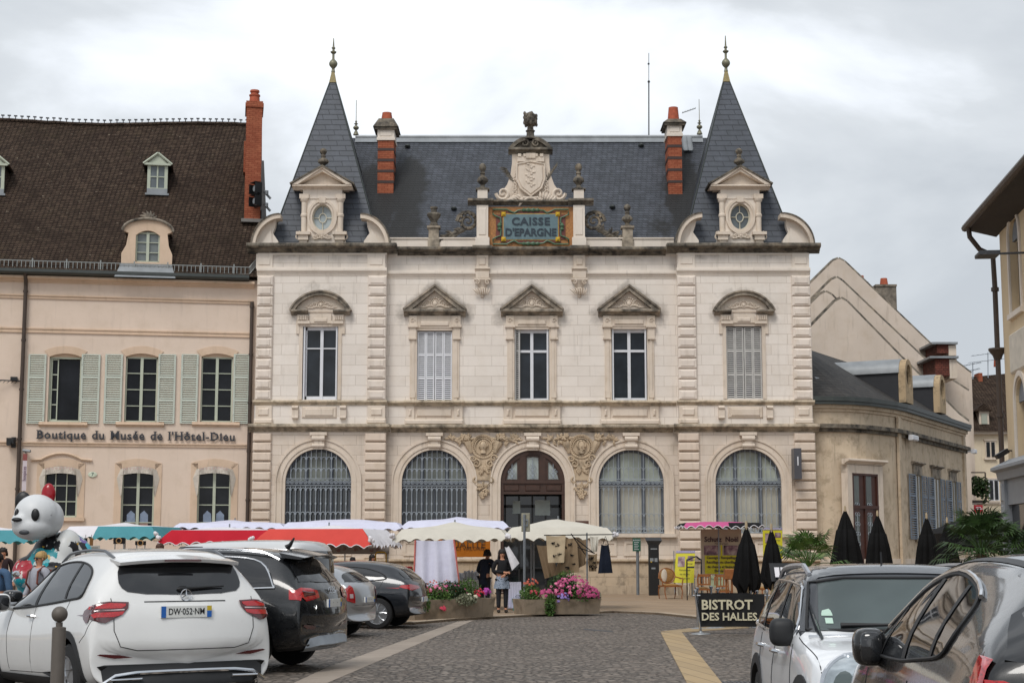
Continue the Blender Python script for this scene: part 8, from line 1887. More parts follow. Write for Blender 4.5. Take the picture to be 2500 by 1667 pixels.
for x in(a.x-.02,b.x+.1):
    m=MB();m.cyl((x+.1 if x<b.x else x,Yb,.02),(x,Yb,a.z+.03),.026,10);m.build('steel_post',M['chrome'],o);m=MB();m.lathe([(.2,0),(.19,.015),(.05,.03),(.03,.06)],(x+.1 if x<b.x else x,Yb,.0),20);m.build('round_base',M['lead'],o);m=MB();m.lathe([(.035,0),(.035,.05),(.02,.06)],(x,Yb,a.z+.03),10);m.cyl((x-.05,Yb,a.z-.03),(x+.1,Yb,a.z-.03),.014,6);m.build('post_cap',M['chrome'],o)
for k,(px,py)in enumerate(((1702,1440),(1736,1436),(1752,1441),(1848,1447))):
    q=at(px,py,Yb+2.2+k*.2);o=thing('barrier_post',['steel barrier post head nearest the meter side, behind the lettered barrier','taller steel post head behind the letters BIS','steel post head behind the letter S','steel post head behind the right end of the barrier'][k],'post',(q.x,q.y,0),group='steel posts behind the barrier');m=MB();m.cyl((q.x,q.y,0),(q.x,q.y,q.z),.025,8);m.build('tube',M['chrome'],o);m=MB();m.lathe([(.04,0),(.04,.05),(.02,.06)],(q.x,q.y,q.z),8);m.build('cap',M['chrome'],o)
    m=MB();m.lathe([(.2,0),(.05,.03)],(q.x,q.y,.0),16);m.build('base',M['lead'],o)
q0,q1=at(1705,1441,Yb+2.4),at(1800,1470,Yb+2.4);o=thing('bistro_barrier','second plain black terrace barrier just behind the lettered one','barrier',(q0.x,q0.y,0));m=MB();m.box(q0.x,q1.x+.3,q0.y,q0.y+.02,.3,q0.z-.05);m.build('banner_fabric',M['c_black'],o);m=MB();m.cyl((q1.x+.3,q0.y,0),(q1.x+.3,q0.y,q0.z),.02,8);m.build('steel_post',M['chrome'],o)
M['paras']=cloth('black_parasol_fabric','#0c0c0d',.15,.8)
def parasol(label,pxc,pyt,pyb,pxw,Y,tip=True,seed=0):
    top=at(pxc,pyt,Y);bot=at(pxc,pyb,Y);r=(at(pxc+pxw/2,1400,Y).x-at(pxc-pxw/2,1400,Y).x)/2;h=top.z-bot.z
    o=thing('closed_parasol',label,'parasol',(top.x,Y,0),0,'closed black parasols',local=True);m=MB();n=56;prof=[(0,.08),(.03,.13),(.10,.26),(.25,.46),(.27,.50),(.275,.54),(.5,.72),(.75,.90),(.9,1.0),(.97,.93),(1.0,.6)];vs=[]
    for t,rr in prof:
        for k in range(n):
            a=2*pi*k/n;f=1+.20*sin(8*a+seed)*min(1,t*2.5)+.07*sin(17*a+seed+t*3);jz=(.07*sin(8*a+seed)if t>.85 else 0);vs.append((r*rr*f*cos(a),r*.6*rr*f*sin(a),top.z-h*t*(1)+jz*h))
    m.add(vs,[(i*n+k,(i+1)*n+k,(i+1)*n+(k+1)%n,i*n+(k+1)%n)for i in range(len(prof)-1)for k in range(n)]+[tuple(range(n))]);m.build('folded_canopy',M['paras'],o,ang=60)
    m=MB();m.cyl((0,0,.05),(0,0,top.z),.028,8);m.build('pole',plain('pale_wood_pole','#a9977a',.6)if 'pwood' not in M else M['pwood'],o);M.setdefault('pwood',bpy.data.materials['pale_wood_pole'])
    m=MB();m.lathe([(.035,0),(.03,.12),(.015,.16)],(0,0,top.z-.02),10);m.build('finial',M['pwood'],o);m=MB();m.lathe([(.32,0),(.3,.06),(.06,.1)],(0,0,.05),18);m.build('base',M['iron_dark'],o)
parasol('closed black parasol directly above the bistro barrier, with hanging ragged hem',1822,1286,1440,62,37,seed=1)
parasol('closed black parasol behind the pale compact SUV, beside the yellow board',1883,1291,1432,50,39,seed=2)
parasol('tallest closed black parasol left of the red-brown door',2063,1246,1420,76,44,seed=3);parasol('closed black parasol in front of the red-brown door',2142,1257,1425,66,46,seed=4)
parasol('closed black parasol before the blue-grey shutters',2262,1263,1420,62,46,seed=5);parasol('rightmost closed black parasol beside the dark terrace',2312,1274,1420,62,45,seed=6)
o=thing('terrace_canopy','dark terrace canopy behind the large palm at the right','canopy',(at(2400,1300,50).x,50,0));m=MB();P=[at(2326,1300,50),at(2352,1288,50),at(2400,1268,50),at(2462,1250,50),at(2476,1275,50),at(2476,1345,50),at(2326,1345,50)];m.prism([(p.x,p.z)for p in P],50,53.5);m.build('dark_fabric',M['paras'],o);m=MB()
for px in(2330,2400,2470):x=at(px,1300,50).x;m.cyl((x,50,.05),(x,50,at(px,1345,50).z),.04,6)
m.build('poles',M['black'],o)
M['palm']=leafmat('palm_leaf','#2f4a20','#61803a',3.0);M['palm2']=leafmat('dark_palm_leaf','#1d3018','#3f5a2a',3.0);M['trunk']=plain('palm_trunk','#4b3b2a',.9,.3,20,bump=.5)
def palm(label,px,py,Y,R,n,mat,seed,zl=None):
    p=at(px,py,Y);o=thing('fan_palm',label,'palm',(p.x,Y,0),0,None,local=True);rnd=random.Random(seed);m=MB();m.tube([(0,0,.05),(.03,0,p.z*.5),(0,0,p.z-.1)],[.16,.14,.12],8);m.build('trunk',M['trunk'],o)
    m=MB();s=MB()
    for k in range(n):
        a=rnd.uniform(0,2*pi);el=rnd.uniform(-.5,1.25);d=Vector((cos(a)*cos(el),sin(a)*cos(el),sin(el)));L_=R*rnd.uniform(.45,.7);c=Vector((0,0,p.z-.1));mid=c+d*L_*.5+Vector((0,0,.06));tip=c+d*L_;s.tube([c,mid,tip],.012,4)
        side=d.cross(Vector((0,0,1))).normalized();upv=side.cross(d)
        for j in range(17):
            b=-1.5+3.0*j/16;ld=(d*cos(b)+side*sin(b)).normalized();ll=R*.5*(.75+.25*cos(b))*rnd.uniform(.85,1.1);droop=Vector((0,0,-.30*ll));w=side*cos(b)-d*sin(b)
            p0=tip;p1=tip+ld*ll*.55+upv*.03;p2=tip+ld*ll+droop*rnd.uniform(.5,1.3);m.add([p0,p1+w*.022,p2,p1-w*.022],[(0,1,2,3)])
    m.build('fronds',M[mat],o,smooth=False);s.build('leaf_stalks',M[mat],o)
palm('fan palm between the yellow board and the tallest closed parasol',1975,1375,42,1.15,30,'palm',3);palm('large dark fan palm at the right in front of the grey shop',2395,1340,36,1.15,44,'palm2',8)
palm('low dark palm beside the dark terrace near the grey shop',2450,1350,38,1.0,26,'palm2',14)
o=thing('palm_pot','square dark pot holding the fan palm by the closed parasols','pot',(at(1975,1400,42).x,42,.05),local=True);m=MB();m.bev(-.35,.35,-.35,.35,0,.55,.03);m.build('pot',M['iron_dark'],o);m=MB();m.box(-.37,.37,-.37,.37,.55,.6);m.build('rim',M['black'],o)
def jam(pts,Y):return[at(a,b,Y)for a,b in pts]
M['yellow']=plain('yellow_board','#c4bc1e',.6,.06,3);M['photo']=NT('printed_photo').m;M['lav']=plain('lavender_header','#8c83a8',.6)
t_=NT('stall_photo_print');v_=t_.n('ShaderNodeTexVoronoi',{'Vector':t_.coord(),'Scale':4.0});M['photo']=t_.out(t_.ramp(t_.noise(3.5,3),[(.35,hexc('#2d1e2c')),(.5,hexc('#7d5f6a')),(.7,hexc('#b9aaa0'))]),.6)
for(pa,pb,ya,yb,Y,lean,lab,sk)in((1646,1694,1344,1422,57.5,.5,'leaning yellow chair mender board beside the armchair',.12),(1862,1911,1288,1362,58.5,.0,'yellow chair mender board partly behind a closed parasol',0)):
    o,b,x0,x1,z0,z1=board('yellow_board',lab,'sign',pa,pb,ya,yb,Y,M['yellow'],lean=lean,skew=sk,group='yellow chair mender boards');f=lambda z:Y+lean*(z-z0)/(z1-z0)-.012;g=lambda z:sk*(z-z0)/(z1-z0)
    def strip(m,a0,a1,b0,b1):za,zb2=z0+(z1-z0)*b0,z0+(z1-z0)*b1;m.add([(x0+(x1-x0)*a0+g(za),f(za),za),(x0+(x1-x0)*a1+g(za),f(za),za),(x0+(x1-x0)*a1+g(zb2),f(zb2),zb2),(x0+(x1-x0)*a0+g(zb2),f(zb2),zb2)],[(0,1,2,3)])
    m=MB();strip(m,0,1,.93,1.0);hd_=m.build('header_strip',M['lav'],b,smooth=False);m=MB();m.text('Maison SCHUTZ',.085,T((x0+x1)/2+g(z1),f(z1)-.01,z0+(z1-z0)*.965),.002);m.build('header_lettering',M['white'],hd_)
    m=MB();strip(m,.12,.48,.5,.82);strip(m,.62,.92,.68,.84);m.build('photo_print',M['photo'],b,smooth=False)
    m=MB();
    for q,s_ in((.60,'Cannage'),(.40,'Rempaillage'),(.27,'de chaises'),(.14,'et fauteuils')):m.text(s_,.085,T(x0+(x1-x0)*(.72 if q>.5 else .5)+g(z0+(z1-z0)*q),f(z0+(z1-z0)*q)-.008,z0+(z1-z0)*q,0,0,0,.8 if q>.5 else 1),.002)
    m.build('lettering',M['iron_dark'],b,smooth=False)
o,b,x0,x1,z0,z1=board('stall_banner','tall pale and yellow chair mender banner headed Schutz Noel under the pink awning','banner',1711,1812,1291,1402,56,plain('pale_banner_vinyl','#b3a893',.7,.05));cx=(x0+x1)/2;zf=lambda t:z0+(z1-z0)*t
m=MB();m.box(x0+.12,x1-.05,55.985,55.995,zf(.02),zf(.42));m.box(cx-.03,cx+.03,55.985,55.995,zf(.42),zf(.65));yb=m.build('yellow_panel',M['yellow'],b)
m=MB();m.box(x0+.1,cx-.12,55.98,55.99,zf(.43),zf(.64));m.box(cx+.08,x1-.1,55.98,55.99,zf(.43),zf(.64));m.build('photo_print',M['photo'],b)
m=MB();txt(m,'Schutz  Noël',.25,cx,55.97,zf(.77),.92,.006);txt(m,'Maître artisan',.085,cx,55.97,zf(.68),1.0)
for q,s_ in((.37,'Cannage - Rempaillage'),(.27,'Recollage ou chevillage'),(.17,'de chaises et fauteuils'),(.08,'Ébénisterie')):txt(m,s_,.125,cx,55.97,zf(q),.92,.003)
m.build('lettering',plain('dark_plum_ink','#3b2330',.6),b,smooth=False)
o,b,x0,x1,z0,z1=board('pale_notice','pale green notice board under the glass stall table','notice',1730,1768,1405,1432,54.5,plain('pale_green_notice','#9aa486',.7));m=MB();txt(m,'Sur devis',.1,(x0+x1)/2,54.48,z1-.1)
m.build('lettering',M['iron_dark'],b)
M['wood2']=plain('honey_wood','#8a5428',.5,.25,8);M['rattan']=plain('rattan_cane','#9a7440',.7,.2,20);M['cushion']=plain('cream_upholstery','#c9bfae',.8)
def chair(label,px,py,Y,rz,h=.95,w=.5,seatz=.45,arms=False,back='oval',wood='wood2',cat='chair',group=None,pad='rattan'):
    p=at(px,py,Y);g_=gnd(px,py,.05);o=thing('wooden_chair' if not arms else 'armchair',label,cat,(g_.x,g_.y,.05),rz,group,local=True)
    m=MB();m.box(-w/2,w/2,-w/2,w/2,seatz-.06,seatz-.01);m.build('seat_frame',M[wood],o)
    m=MB();m.ball((0,0,seatz),(w/2-.03,w/2-.03,.05),14,6);m.build('seat',M[pad],o)
    for sx in(-1,1):
        for sy in(-1,1):m=MB();m.tube([(sx*(w/2-.04),sy*(w/2-.04),seatz-.04),(sx*(w/2-.01),sy*(w/2),seatz*.55),(sx*(w/2-.05),sy*(w/2+.03),0)],[.03,.02,.016],6);m.build('leg',M[wood],o)
    m=MB();zb=(seatz+h)/2+.04
    if back=='oval':
        m.tube([(w*.44*cos(a),w/2+.02+.05*sin(a),zb+(h-seatz)*.46*sin(a))for a in[2*pi*k/20 for k in range(21)]],.025,6);m.build('back_frame',M[wood],o);m=MB();m.ball((0,w/2+.02,zb),(w*.40,.03,(h-seatz)*.43),14,10);m.build('back_pad',M[pad],o)
        m=MB();m.ball((-.1,w/2-.0,zb),(w*.17,.035,(h-seatz)*.42),10,8);m.build('stripped_upholstery',M['cushion'],o)
    else:
        for sx in(-1,1):m.tube([(sx*(w/2-.03),w/2-.02,seatz),(sx*(w/2-.03),w/2+.06,h)],.02,6)
        for k in range(5):m.box(-w/2+.06+.09*k,-w/2+.09+.09*k,w/2,w/2+.03,seatz+.15,h-.08)
        m.box(-w/2+.02,w/2-.02,w/2,w/2+.04,h-.1,h-.02);m.box(-w/2+.02,w/2-.02,w/2,w/2+.03,seatz+.1,seatz+.15);m.build('back_frame',M[wood],o)
    if arms:
        for sx in(-1,1):m=MB();m.tube([(sx*w*.46,w/2,seatz+.28),(sx*(w/2+.06),.1,seatz+.24),(sx*(w/2+.06),-w/2+.12,seatz+.22),(sx*(w/2+.02),-w/2+.1,seatz)],.022,6);m.build('armrest',M[wood],o)
    return o
chair('brown wooden armchair with half stripped pale oval back on the pavement',1637,1461,55,radians(14),1.02,.66,.47,True)
chair('small bare cream painted stool frame behind the armchair',1668,1452,56,radians(-10),.5,.5,.46,False,'oval','cushion','stool')
chair('honey wood slatted chair behind the barrier, upright',1716,1470,50,radians(185),.92,.45,.45,False,'slat');chair('honey wood chair tipped near the parasol base',1768,1478,46,radians(160),.95,.42,.46,False,'slat');chair('wooden chair at the right end behind the barrier',1868,1470,48,radians(200),1.0,.48,.46,False,'oval')
chair('stacked caned chair above the others near the second parasol',1857,1446,55,radians(30),1.5,.5,.9,False,'slat');chair('carved wooden chair beside the yellow board at the wall',1905,1450,58,radians(-20),1.35,.5,.8,True,'oval')
p=gnd(1725,1452,.05);o=thing('glass_table','long glass topped stall table crowded with small tools and pots','table',(p.x,p.y,.05),local=True);m=MB();a=at(1690,1409,p.y);b=at(1768,1409,p.y);L_=b.x-a.x;h=a.z-.05;m.box(a.x-p.x,b.x-p.x,-.35,.35,h-.02,h);m.build('glass_top',M['bottle'],o)
for sx in(a.x-p.x+.05,b.x-p.x-.05):
    for sy in(-.3,.3):m=MB();m.cyl((sx,sy,0),(sx,sy,h-.02),.02,6);m.build('leg',M['pole'],o)
rnd=random.Random(4)
for k in range(16):
    x=a.x+.05+(L_-.1)*(k+.5)/16;y=p.y+rnd.uniform(-.25,.2);hh=rnd.uniform(.08,.3);c=thing('stall_tool','small tool or pot on the glass stall table','tool',(x,y,h+.05),group='tools on the glass table');m=MB();r_=rnd.uniform(.015,.05);m.lathe([(r_,0),(r_*1.1,hh*.4),(r_*.4,hh*.5),(r_*.5,hh),(.005,hh*1.02)],(x,y,h+.05),8);m.build('tool_body',M[rnd.choice(['iron_dark','wood2','lead','black'])],c)
o=thing('coat_stand_frame','black iron frame in front of the leaning yellow board','frame',(at(1685,1400,54).x,54,.05));m=MB();F1=lambda a,b:at(a,b,54)
for pl_ in([(1677,1407),(1677,1366),(1712,1366),(1712,1400)],[(1677,1384),(1695,1384)],[(1677,1366),(1690,1360),(1700,1358),(1711,1366)]):m.tube([F1(*q)for q in pl_],.03,5)
q=F1(1677,1407);m.tube([q,(q.x,54,.05)],.02,5);q=F1(1712,1400);m.tube([q,(q.x,54,.05)],.02,5);m.build('rods',M['black'],o);m=MB();m.box(F1(1677,1).x,F1(1712,1).x,53.9,54.1,.05,.08);m.build('foot',M['black'],o)
o=thing('wooden_stool','tall honey wood stool with drawer under the first closed parasol','stool',(at(1777,1400,45).x,45,.05));x0,z1=sxz(1768,1388,45);x1,z0=sxz(1791,1414,45);m=MB();m.bev(x0,x1,44.85,45.15,z0,z1,.02);m.build('drawer_box',M['wood2'],o)
for x in(x0+.05,x1-.05):m=MB();m.cyl((x,45,.05),(x,45,z0),.03,6);m.build('leg',M['wood2'],o)
o=thing('menu_stand','black slanted menu stand with white pages behind the compact SUV','menu stand',(at(1905,1400,33).x,33,0));P=[at(1878,1374,33.2),at(1948,1374,33.2),at(1948,1418,32.8),at(1884,1418,32.8)];m=MB();m.add(P+[q+Vector((0,.05,0))for q in P],[(0,3,2,1),(4,5,6,7),(0,1,5,4),(1,2,6,5),(2,3,7,6),(3,0,4,7)]);b=m.build('menu_case',M['black'],o);m=MB()
for a0,a1 in((1889,1901),(1904,1916)):m.add([at(a0,1384,33.1-.02)+Vector((0,-.05,0)),at(a1,1384,33.1-.02)+Vector((0,-.05,0)),at(a1+3,1408,32.8),at(a0+4,1408,32.8)],[(0,3,2,1)])
m.build('menu_page',M['c_white'],b);m=MB();x=at(1905,1400,33).x;m.cyl((x,33.05,0),(x,33.05,at(1905,1400,33).z),.03,8);m.lathe([(.2,0),(.05,.03)],(x,33.05,0),16);m.build('stand',M['black'],o)
Yl=11.2;p=at(146,1490,Yl);o=thing('bollard','grey brown cylindrical bollard with ball top in the left foreground','bollard',(p.x,Yl,0),local=True);zt=at(146,1472,Yl).z;m=MB();r=.047
m.lathe([(r*1.08,0),(r,.05),(r,zt-.17),(r*.98,zt-.165),(r*.5,zt-.16),(r*.5,zt-.13)],(0,0,0),20);M['boll']=plain('grey_brown_bollard_paint','#5c554e',.55,.12,10);m.build('shaft',M['boll'],o);m=MB();m.ball((0,0,zt-.075),r*1.12*1.05,20,14);m.build('ball_top',M['boll'],o)
def skin_mesh(name,nodes,edges,mat,parent,sub=2,extra=None):
    me=bpy.data.meshes.new(name);bm=bmesh.new();lay=bm.verts.layers.skin.verify();vs={}
    for i,(k,(p,r))in enumerate(nodes.items()):
        v=bm.verts.new(p);v[lay].radius=(r,r)if not hasattr(r,'__len__')else r;v[lay].use_root=(i==0);vs[k]=v
    for a,b in edges:bm.edges.new((vs[a],vs[b]))
    bm.to_mesh(me);bm.free();ob=bpy.data.objects.new(name,me);C.objects.link(ob);ob.modifiers.new('k','SKIN').use_smooth_shade=True;s=ob.modifiers.new('s','SUBSURF');s.levels=s.render_levels=sub
    dg=bpy.context.evaluated_depsgraph_get();m2=bpy.data.meshes.new_from_object(ob.evaluated_get(dg));ob.modifiers.clear();ob.data=m2
    if extra:
        mb=MB();mb.addmesh(m2.copy());extra(mb);m3=bpy.data.meshes.new(name);m3.from_pydata(mb.v,[],mb.f);m3.polygons.foreach_set('use_smooth',[True]*len(m3.polygons));ob.data=m3;m2=m3
    m2.materials.clear();m2.materials.append(mat);ob.parent=parent;ORG[ob.name]=Vector((0,0,0));return ob
M['skin']=plain('skin','#b98468',.6,.08,6);M['denim']=plain('dark_trousers','#14171f',.8,.15,10)
def person(label,loc,rz,top,bottom,hair,hairlen=.0,H=1.66,arms=None,lean=0.0,coat=0.0,skirt=None,turn=0.0,sit=False,shoes='#2a2420',bag=None,glasses=False,sw=.19):
    "faces -y; arms = {side: (elbow, wrist)} in body coordinates"
    o=thing('person',label,'person',loc,rz,None,local=True);k=H/1.70;L_=lean
    hp,ch,nk=(0,0,.95*k),(0,-.10*L_,1.25*k),(0,-.30*L_,1.46*k);hc=Vector((0,-.38*L_,1.60*k))
    A=arms or{-1:((-.25,.0,1.12),(-.26,-.08,.88)),1:((.25,.0,1.12),(.26,-.08,.88))}
    N={'p':(hp,.13*k),'c':(ch,.135*k),'n0':((0,nk[1]*.9,1.41*k),.075*k),'n':(nk,.050*k),'h0':(hc+Vector((0,-.01,-.055*k)),.062*k),'h1':(hc+Vector((0,0,.02*k)),.088*k),'h2':(hc+Vector((0,.005,.085*k)),.06*k)}
    E=[('p','c'),('c','n0'),('n0','n'),('n','h0'),('h0','h1'),('h1','h2')]
    for s in(-1,1):
        t=str(s);el,wr=[Vector(q)*k for q in A[s]];N['s'+t]=((s*sw*k,-.28*L_*k,1.385*k),.058*k);N['e'+t]=(el,.042*k);N['w'+t]=(wr,.028*k);d=(wr-el).normalized();pm=wr+d*.07*k;N['m'+t]=(pm,.026*k)
        E+=[('n0','s'+t),('s'+t,'e'+t),('e'+t,'w'+t),('w'+t,'m'+t)];sd=d.cross(Vector((0,1,0)))if abs(d.y)<.9 else Vector((1,0,0));sd.normalize()
        for i,(of,ln)in enumerate(((-.024,.062),(-.008,.074),(.008,.070),(.024,.055))):N['f%s%d'%(t,i)]=(pm+d*ln*k+sd*of*k*1.3+Vector((0,-.012*k,0)),.0085*k);E.append(('m'+t,'f%s%d'%(t,i)))
        N['t'+t]=(wr+d*.05*k+sd*.05*s*k+Vector((0,-.02*k,0)),.010*k);E.append(('w'+t,'t'+t))
        N['l'+t]=((s*.095*k,0,.88*k),.088*k);N['k'+t]=((s*.10*k,-.02*k,.50*k),.058*k);N['a'+t]=((s*.10*k,.02*k,.10*k),.04*k);N['o'+t]=((s*.11*k,-.13*k,.045*k),.035*k);E+=[('p','l'+t),('l'+t,'k'+t),('k'+t,'a'+t),('a'+t,'o'+t)]
    def face(mb):
        mb.ball(hc+Vector((0,-.086*k,-.012*k)),(.013*k,.022*k,.022*k),8,6)
        for s in(-1,1):mb.ball(hc+Vector((s*.086*k,.005,-.0)),(.012*k,.02*k,.03*k),8,6)
    body=skin_mesh('body',N,E,M['skin'],o,2,face)
    m=MB()
    for s in(-1,1):m.ball(hc+Vector((s*.032*k,-.080*k,.012*k)),(.012*k,.01*k,.007*k),8,6)
    m.build('eyes',M['black'],body);m=MB();m.ball(hc+Vector((0,-.076*k,-.052*k)),(.024*k,.010*k,.007*k),8,5);m.build('mouth',plain('lip','#8a4a42',.6)if 'lip' not in M else M['lip'],body);M.setdefault('lip',bpy.data.materials['lip'])
    G=1.28;TN={'p':(hp,.155*k),'c':(ch,.165*k),'n0':(N['n0'][0],.082*k)};TE=[('p','c'),('c','n0')]
    for s in(-1,1):
        t=str(s);TN['s'+t]=(N['s'+t][0],.075*k);TN['e'+t]=(N['e'+t][0],.06*k);w=Vector(N['e'+t][0]).lerp(Vector(N['w'+t][0]),.93);TN['w'+t]=(w,.044*k);TE+=[('n0','s'+t),('s'+t,'e'+t),('e'+t,'w'+t)]
    if coat:TN['q']=((0,.01,(.95-coat)*k),.19*k);TE.append(('p','q'))
    skin_mesh('jacket',TN,TE,top,o,2)
    BN={'p':((0,0,.98*k),.145*k)};BE=[]
    for s in(-1,1):
        t=str(s);BN['l'+t]=(N['l'+t][0],.105*k);BN['k'+t]=(N['k'+t][0],.075*k);BN['a'+t]=((s*.10*k,.01,.12*k),.06*k);BE+=[('p','l'+t),('l'+t,'k'+t),('k'+t,'a'+t)]
    skin_mesh('trousers',BN,BE,bottom,o,2)
    if skirt:
        m=MB();n=28;pr=[(.15,1.02),(.19,.88),(.22,.72),(.225,.66),(.20,.66)];vs=[]
        for r_,z in pr:
            for q in range(n):a=2*pi*q/n;f=1+.05*sin(7*a)*(1.05-z)*3;vs.append((r_*f*cos(a)*k,r_*.8*f*sin(a)*k,z*k))
        m.add(vs,[(i*n+q,i*n+(q+1)%n,(i+1)*n+(q+1)%n,(i+1)*n+q)for i in range(len(pr)-1)for q in range(n)]);m.build('tunic',skirt,o)
    m=MB()
    for s in(-1,1):m.ball((s*.105*k,-.05*k,.05*k),(.05*k,.13*k,.05*k),12,8)
    m.build('shoes',plain('shoe_leather'+shoes,shoes,.5),o)
    m=MB();rnd=random.Random(int(H*100)+len(label));cap=[]
    m.ball(hc+Vector((0,.022*k,.045*k)),(.100*k,.105*k,.092*k),16,12)
    for q in range(60):
        a=rnd.uniform(-.25,pi+.25);b=rnd.uniform(-.3,1.2);c=hc+Vector((.095*k*cos(a)*cos(b),.02+.10*k*sin(a)*cos(b),.035*k+.09*k*sin(b)));m.ball(c,(.022*k,.022*k,.028*k),6,4)
    if hairlen:
        for q in range(46):
            a=rnd.uniform(-.55,pi+.55);c=hc+Vector((.085*k*cos(a),.015+.085*k*sin(a),.02));m.tube([c,c+Vector((.02*cos(a),.01,-hairlen*.5)),c+Vector((.035*cos(a),.015,-hairlen*rnd.uniform(.85,1.1)))],[.024*k,.024*k,.010*k],5)
    m.build('hair',hair,o)
    if glasses:m=MB();[m.ball(hc+Vector((s*.034*k,-.086*k,.012*k)),(.028*k,.012*k,.020*k),10,6)for s in(-1,1)];m.tube([hc+Vector((-.09*k,0,.015)),hc+Vector((-.05*k,-.085*k,.015)),hc+Vector((.05*k,-.085*k,.015)),hc+Vector((.09*k,0,.015))],.005,4);m.build('sunglasses',M['black'],o)
    if bag:
        for s in(-1,1):m=MB();m.tube([(s*.13*k,.12*k,1.40*k),(s*.13*k,.0,1.475*k),(s*.14*k,-.13*k,1.38*k),(s*.16*k,-.155*k,1.18*k),(s*.19*k,-.02,1.05*k)],.018,5);m.build('bag_strap',bag,o)
        m=MB();m.ball((0,.24*k,1.22*k),(.15*k,.10*k,.2*k),12,8);m.build('backpack',bag,o)
    return o
H_=lambda n,c:plain(n,c,.7,.2,40)
M['hair_dark']=H_('dark_brown_hair','#1d1512');M['hair_blond']=H_('short_blond_hair','#a98a58');M['grey_knit']=plain('grey_zip_sweater','#9a9ba3',.9,.1,20)
p=gnd(93,1618);YP=27.0;x=at(95,1420,YP).x
person('person with short blond hair in sunglasses and a grey zip sweater, brown backpack straps',(x,YP,0),radians(-38),M['grey_knit'],M['denim'],M['hair_blond'],0,1.62,{-1:((-.27,.0,1.12),(-.24,-.14,.92)),1:((.29,.03,1.12),(.20,-.16,.98))},bag=plain('brown_leather_strap','#6b3020',.6),glasses=True,sw=.20)
person('person in a blue denim jacket cut off by the left frame edge',(at(-6,1420,26).x,26,0),radians(160),plain('blue_denim','#3f5a78',.85,.15,20),plain('teal_trousers','#1f5660',.8),M['hair_dark'],0,1.60)
person('person in dark clothes standing in shade under the teal awning at the left edge',(at(6,1400,41).x,41,.05),radians(30),plain('dark_maroon_top','#2a1a1c',.9),M['denim'],M['hair_dark'],.1,1.68)
person('person in a long navy coat seen from behind, bending at the stall',(at(1183,1400,45.0).x,45.0,.05),radians(150),plain('navy_coat','#101a2b',.9,.15,20),M['denim'],M['hair_dark'],.08,1.64,{-1:((-.26,-.06,1.12),(-.2,-.3,1.02)),1:((.27,-.06,1.12),(.2,-.3,1.0))},lean=.45,coat=.32)
fc=NT('patterned_tunic');vv_=fc.n('ShaderNodeTexVoronoi',{'Vector':fc.coord(),'Scale':26.0});TUN=fc.out(fc.ramp(vv_.outputs[0],[(.25,hexc('#2c3648')),(.4,hexc('#8b96a6'))]),.9)
gp=gnd(1228,1496,.05);YW=42.6
person('person with long dark hair in a black cardigan over a patterned tunic, arms folded',(at(1226,1400,YW).x,YW,.05),radians(8),plain('black_cardigan','#0e0e12',.9),M['denim'],M['hair_dark'],.26,1.64,{-1:((-.27,-.02,1.13),(.06,-.22,1.10)),1:((.28,-.02,1.14),(.02,-.24,1.02))},skirt=TUN,sw=.185)
person('person in a brown jacket with back turned behind the coral stall table',(at(856,1400,48.6).x,48.6,.05),radians(170),plain('brown_jacket','#3b2f2a',.9),M['denim'],M['hair_dark'],0,1.42,lean=.6);person('person with dark hair in a patterned scarf crouching under the coral awning',(at(904,1400,48.0).x,48.0,.05),radians(40),plain('dark_green_top','#27302c',.9),M['denim'],M['hair_dark'],.22,1.50,lean=.3)
person('person whose brown haired head shows above the white SUV roof',(at(386,1400,44).x,44,.05),radians(-60),plain('grey_shirt','#55504c',.9),M['denim'],H_('mid_brown_hair','#4a2f22'),0,1.80)
hanging('white_paper_roll','long folded white cloth hanging from the awning into the arms of the person in black','cloth',[(1232,1334),(1242,1332),(1268,1374),(1250,1392)],42.3,M['c_white'],folds=.02,nf=2,seed=9)
def remesh(balls,name,mat,parent,vox=.035,M_=None):
    m=MB()
    for c,r in balls:m.ball(c,r,20,14)
    me=bpy.data.meshes.new(name);me.from_pydata(m.v,[],m.f);ob=bpy.data.objects.new(name,me);C.objects.link(ob);r=ob.modifiers.new('r','REMESH');r.mode='VOXEL';r.voxel_size=vox;r.use_smooth_shade=True;s=ob.modifiers.new('s','SMOOTH');s.iterations=8;s.factor=.6
    dg=bpy.context.evaluated_depsgraph_get();m2=bpy.data.meshes.new_from_object(ob.evaluated_get(dg));ob.modifiers.clear();ob.data=m2;m2.materials.clear();m2.materials.append(mat);ob.parent=parent;ORG[ob.name]=Vector((0,0,0));return ob
t=NT('splashed_statue_paint');co=t.coord();g=t.n('ShaderNodeSeparateXYZ',{0:t.n('ShaderNodeTexCoord').outputs['Object']})
ds=t.n('ShaderNodeVectorMath',operation='MULTIPLY_ADD');nz=t.n('ShaderNodeTexNoise',{'Scale':3.0,'Detail':4,'Vector':co});t.t.links.new(nz.outputs[1],ds.inputs[0]);ds.inputs[1].default_value=(.5,.5,.5);t.t.links.new(co,ds.inputs[2])
v=t.n('ShaderNodeTexVoronoi',{'Vector':ds.outputs[0],'Scale':2.3});s_=t.n('ShaderNodeSeparateColor',{0:v.outputs['Color']})
n_=t.n('ShaderNodeValToRGB');t.set(n_.inputs[0],s_.outputs[0]);r=n_.color_ramp;r.interpolation='CONSTANT'
cols=[(0,'#c9cac8'),(.22,'#14141a'),(.42,'#178a94'),(.60,'#7462a0'),(.68,'#178a94'),(.80,'#9c1e2e'),(.86,'#18181c'),(.92,'#c79a1c'),(.96,'#3bb0c4')]
while len(r.elements)<len(cols):r.elements.new(.5)
for e_,(p_,c_)in zip(r.elements,cols):e_.position=p_;e_.color=hexc(c_)
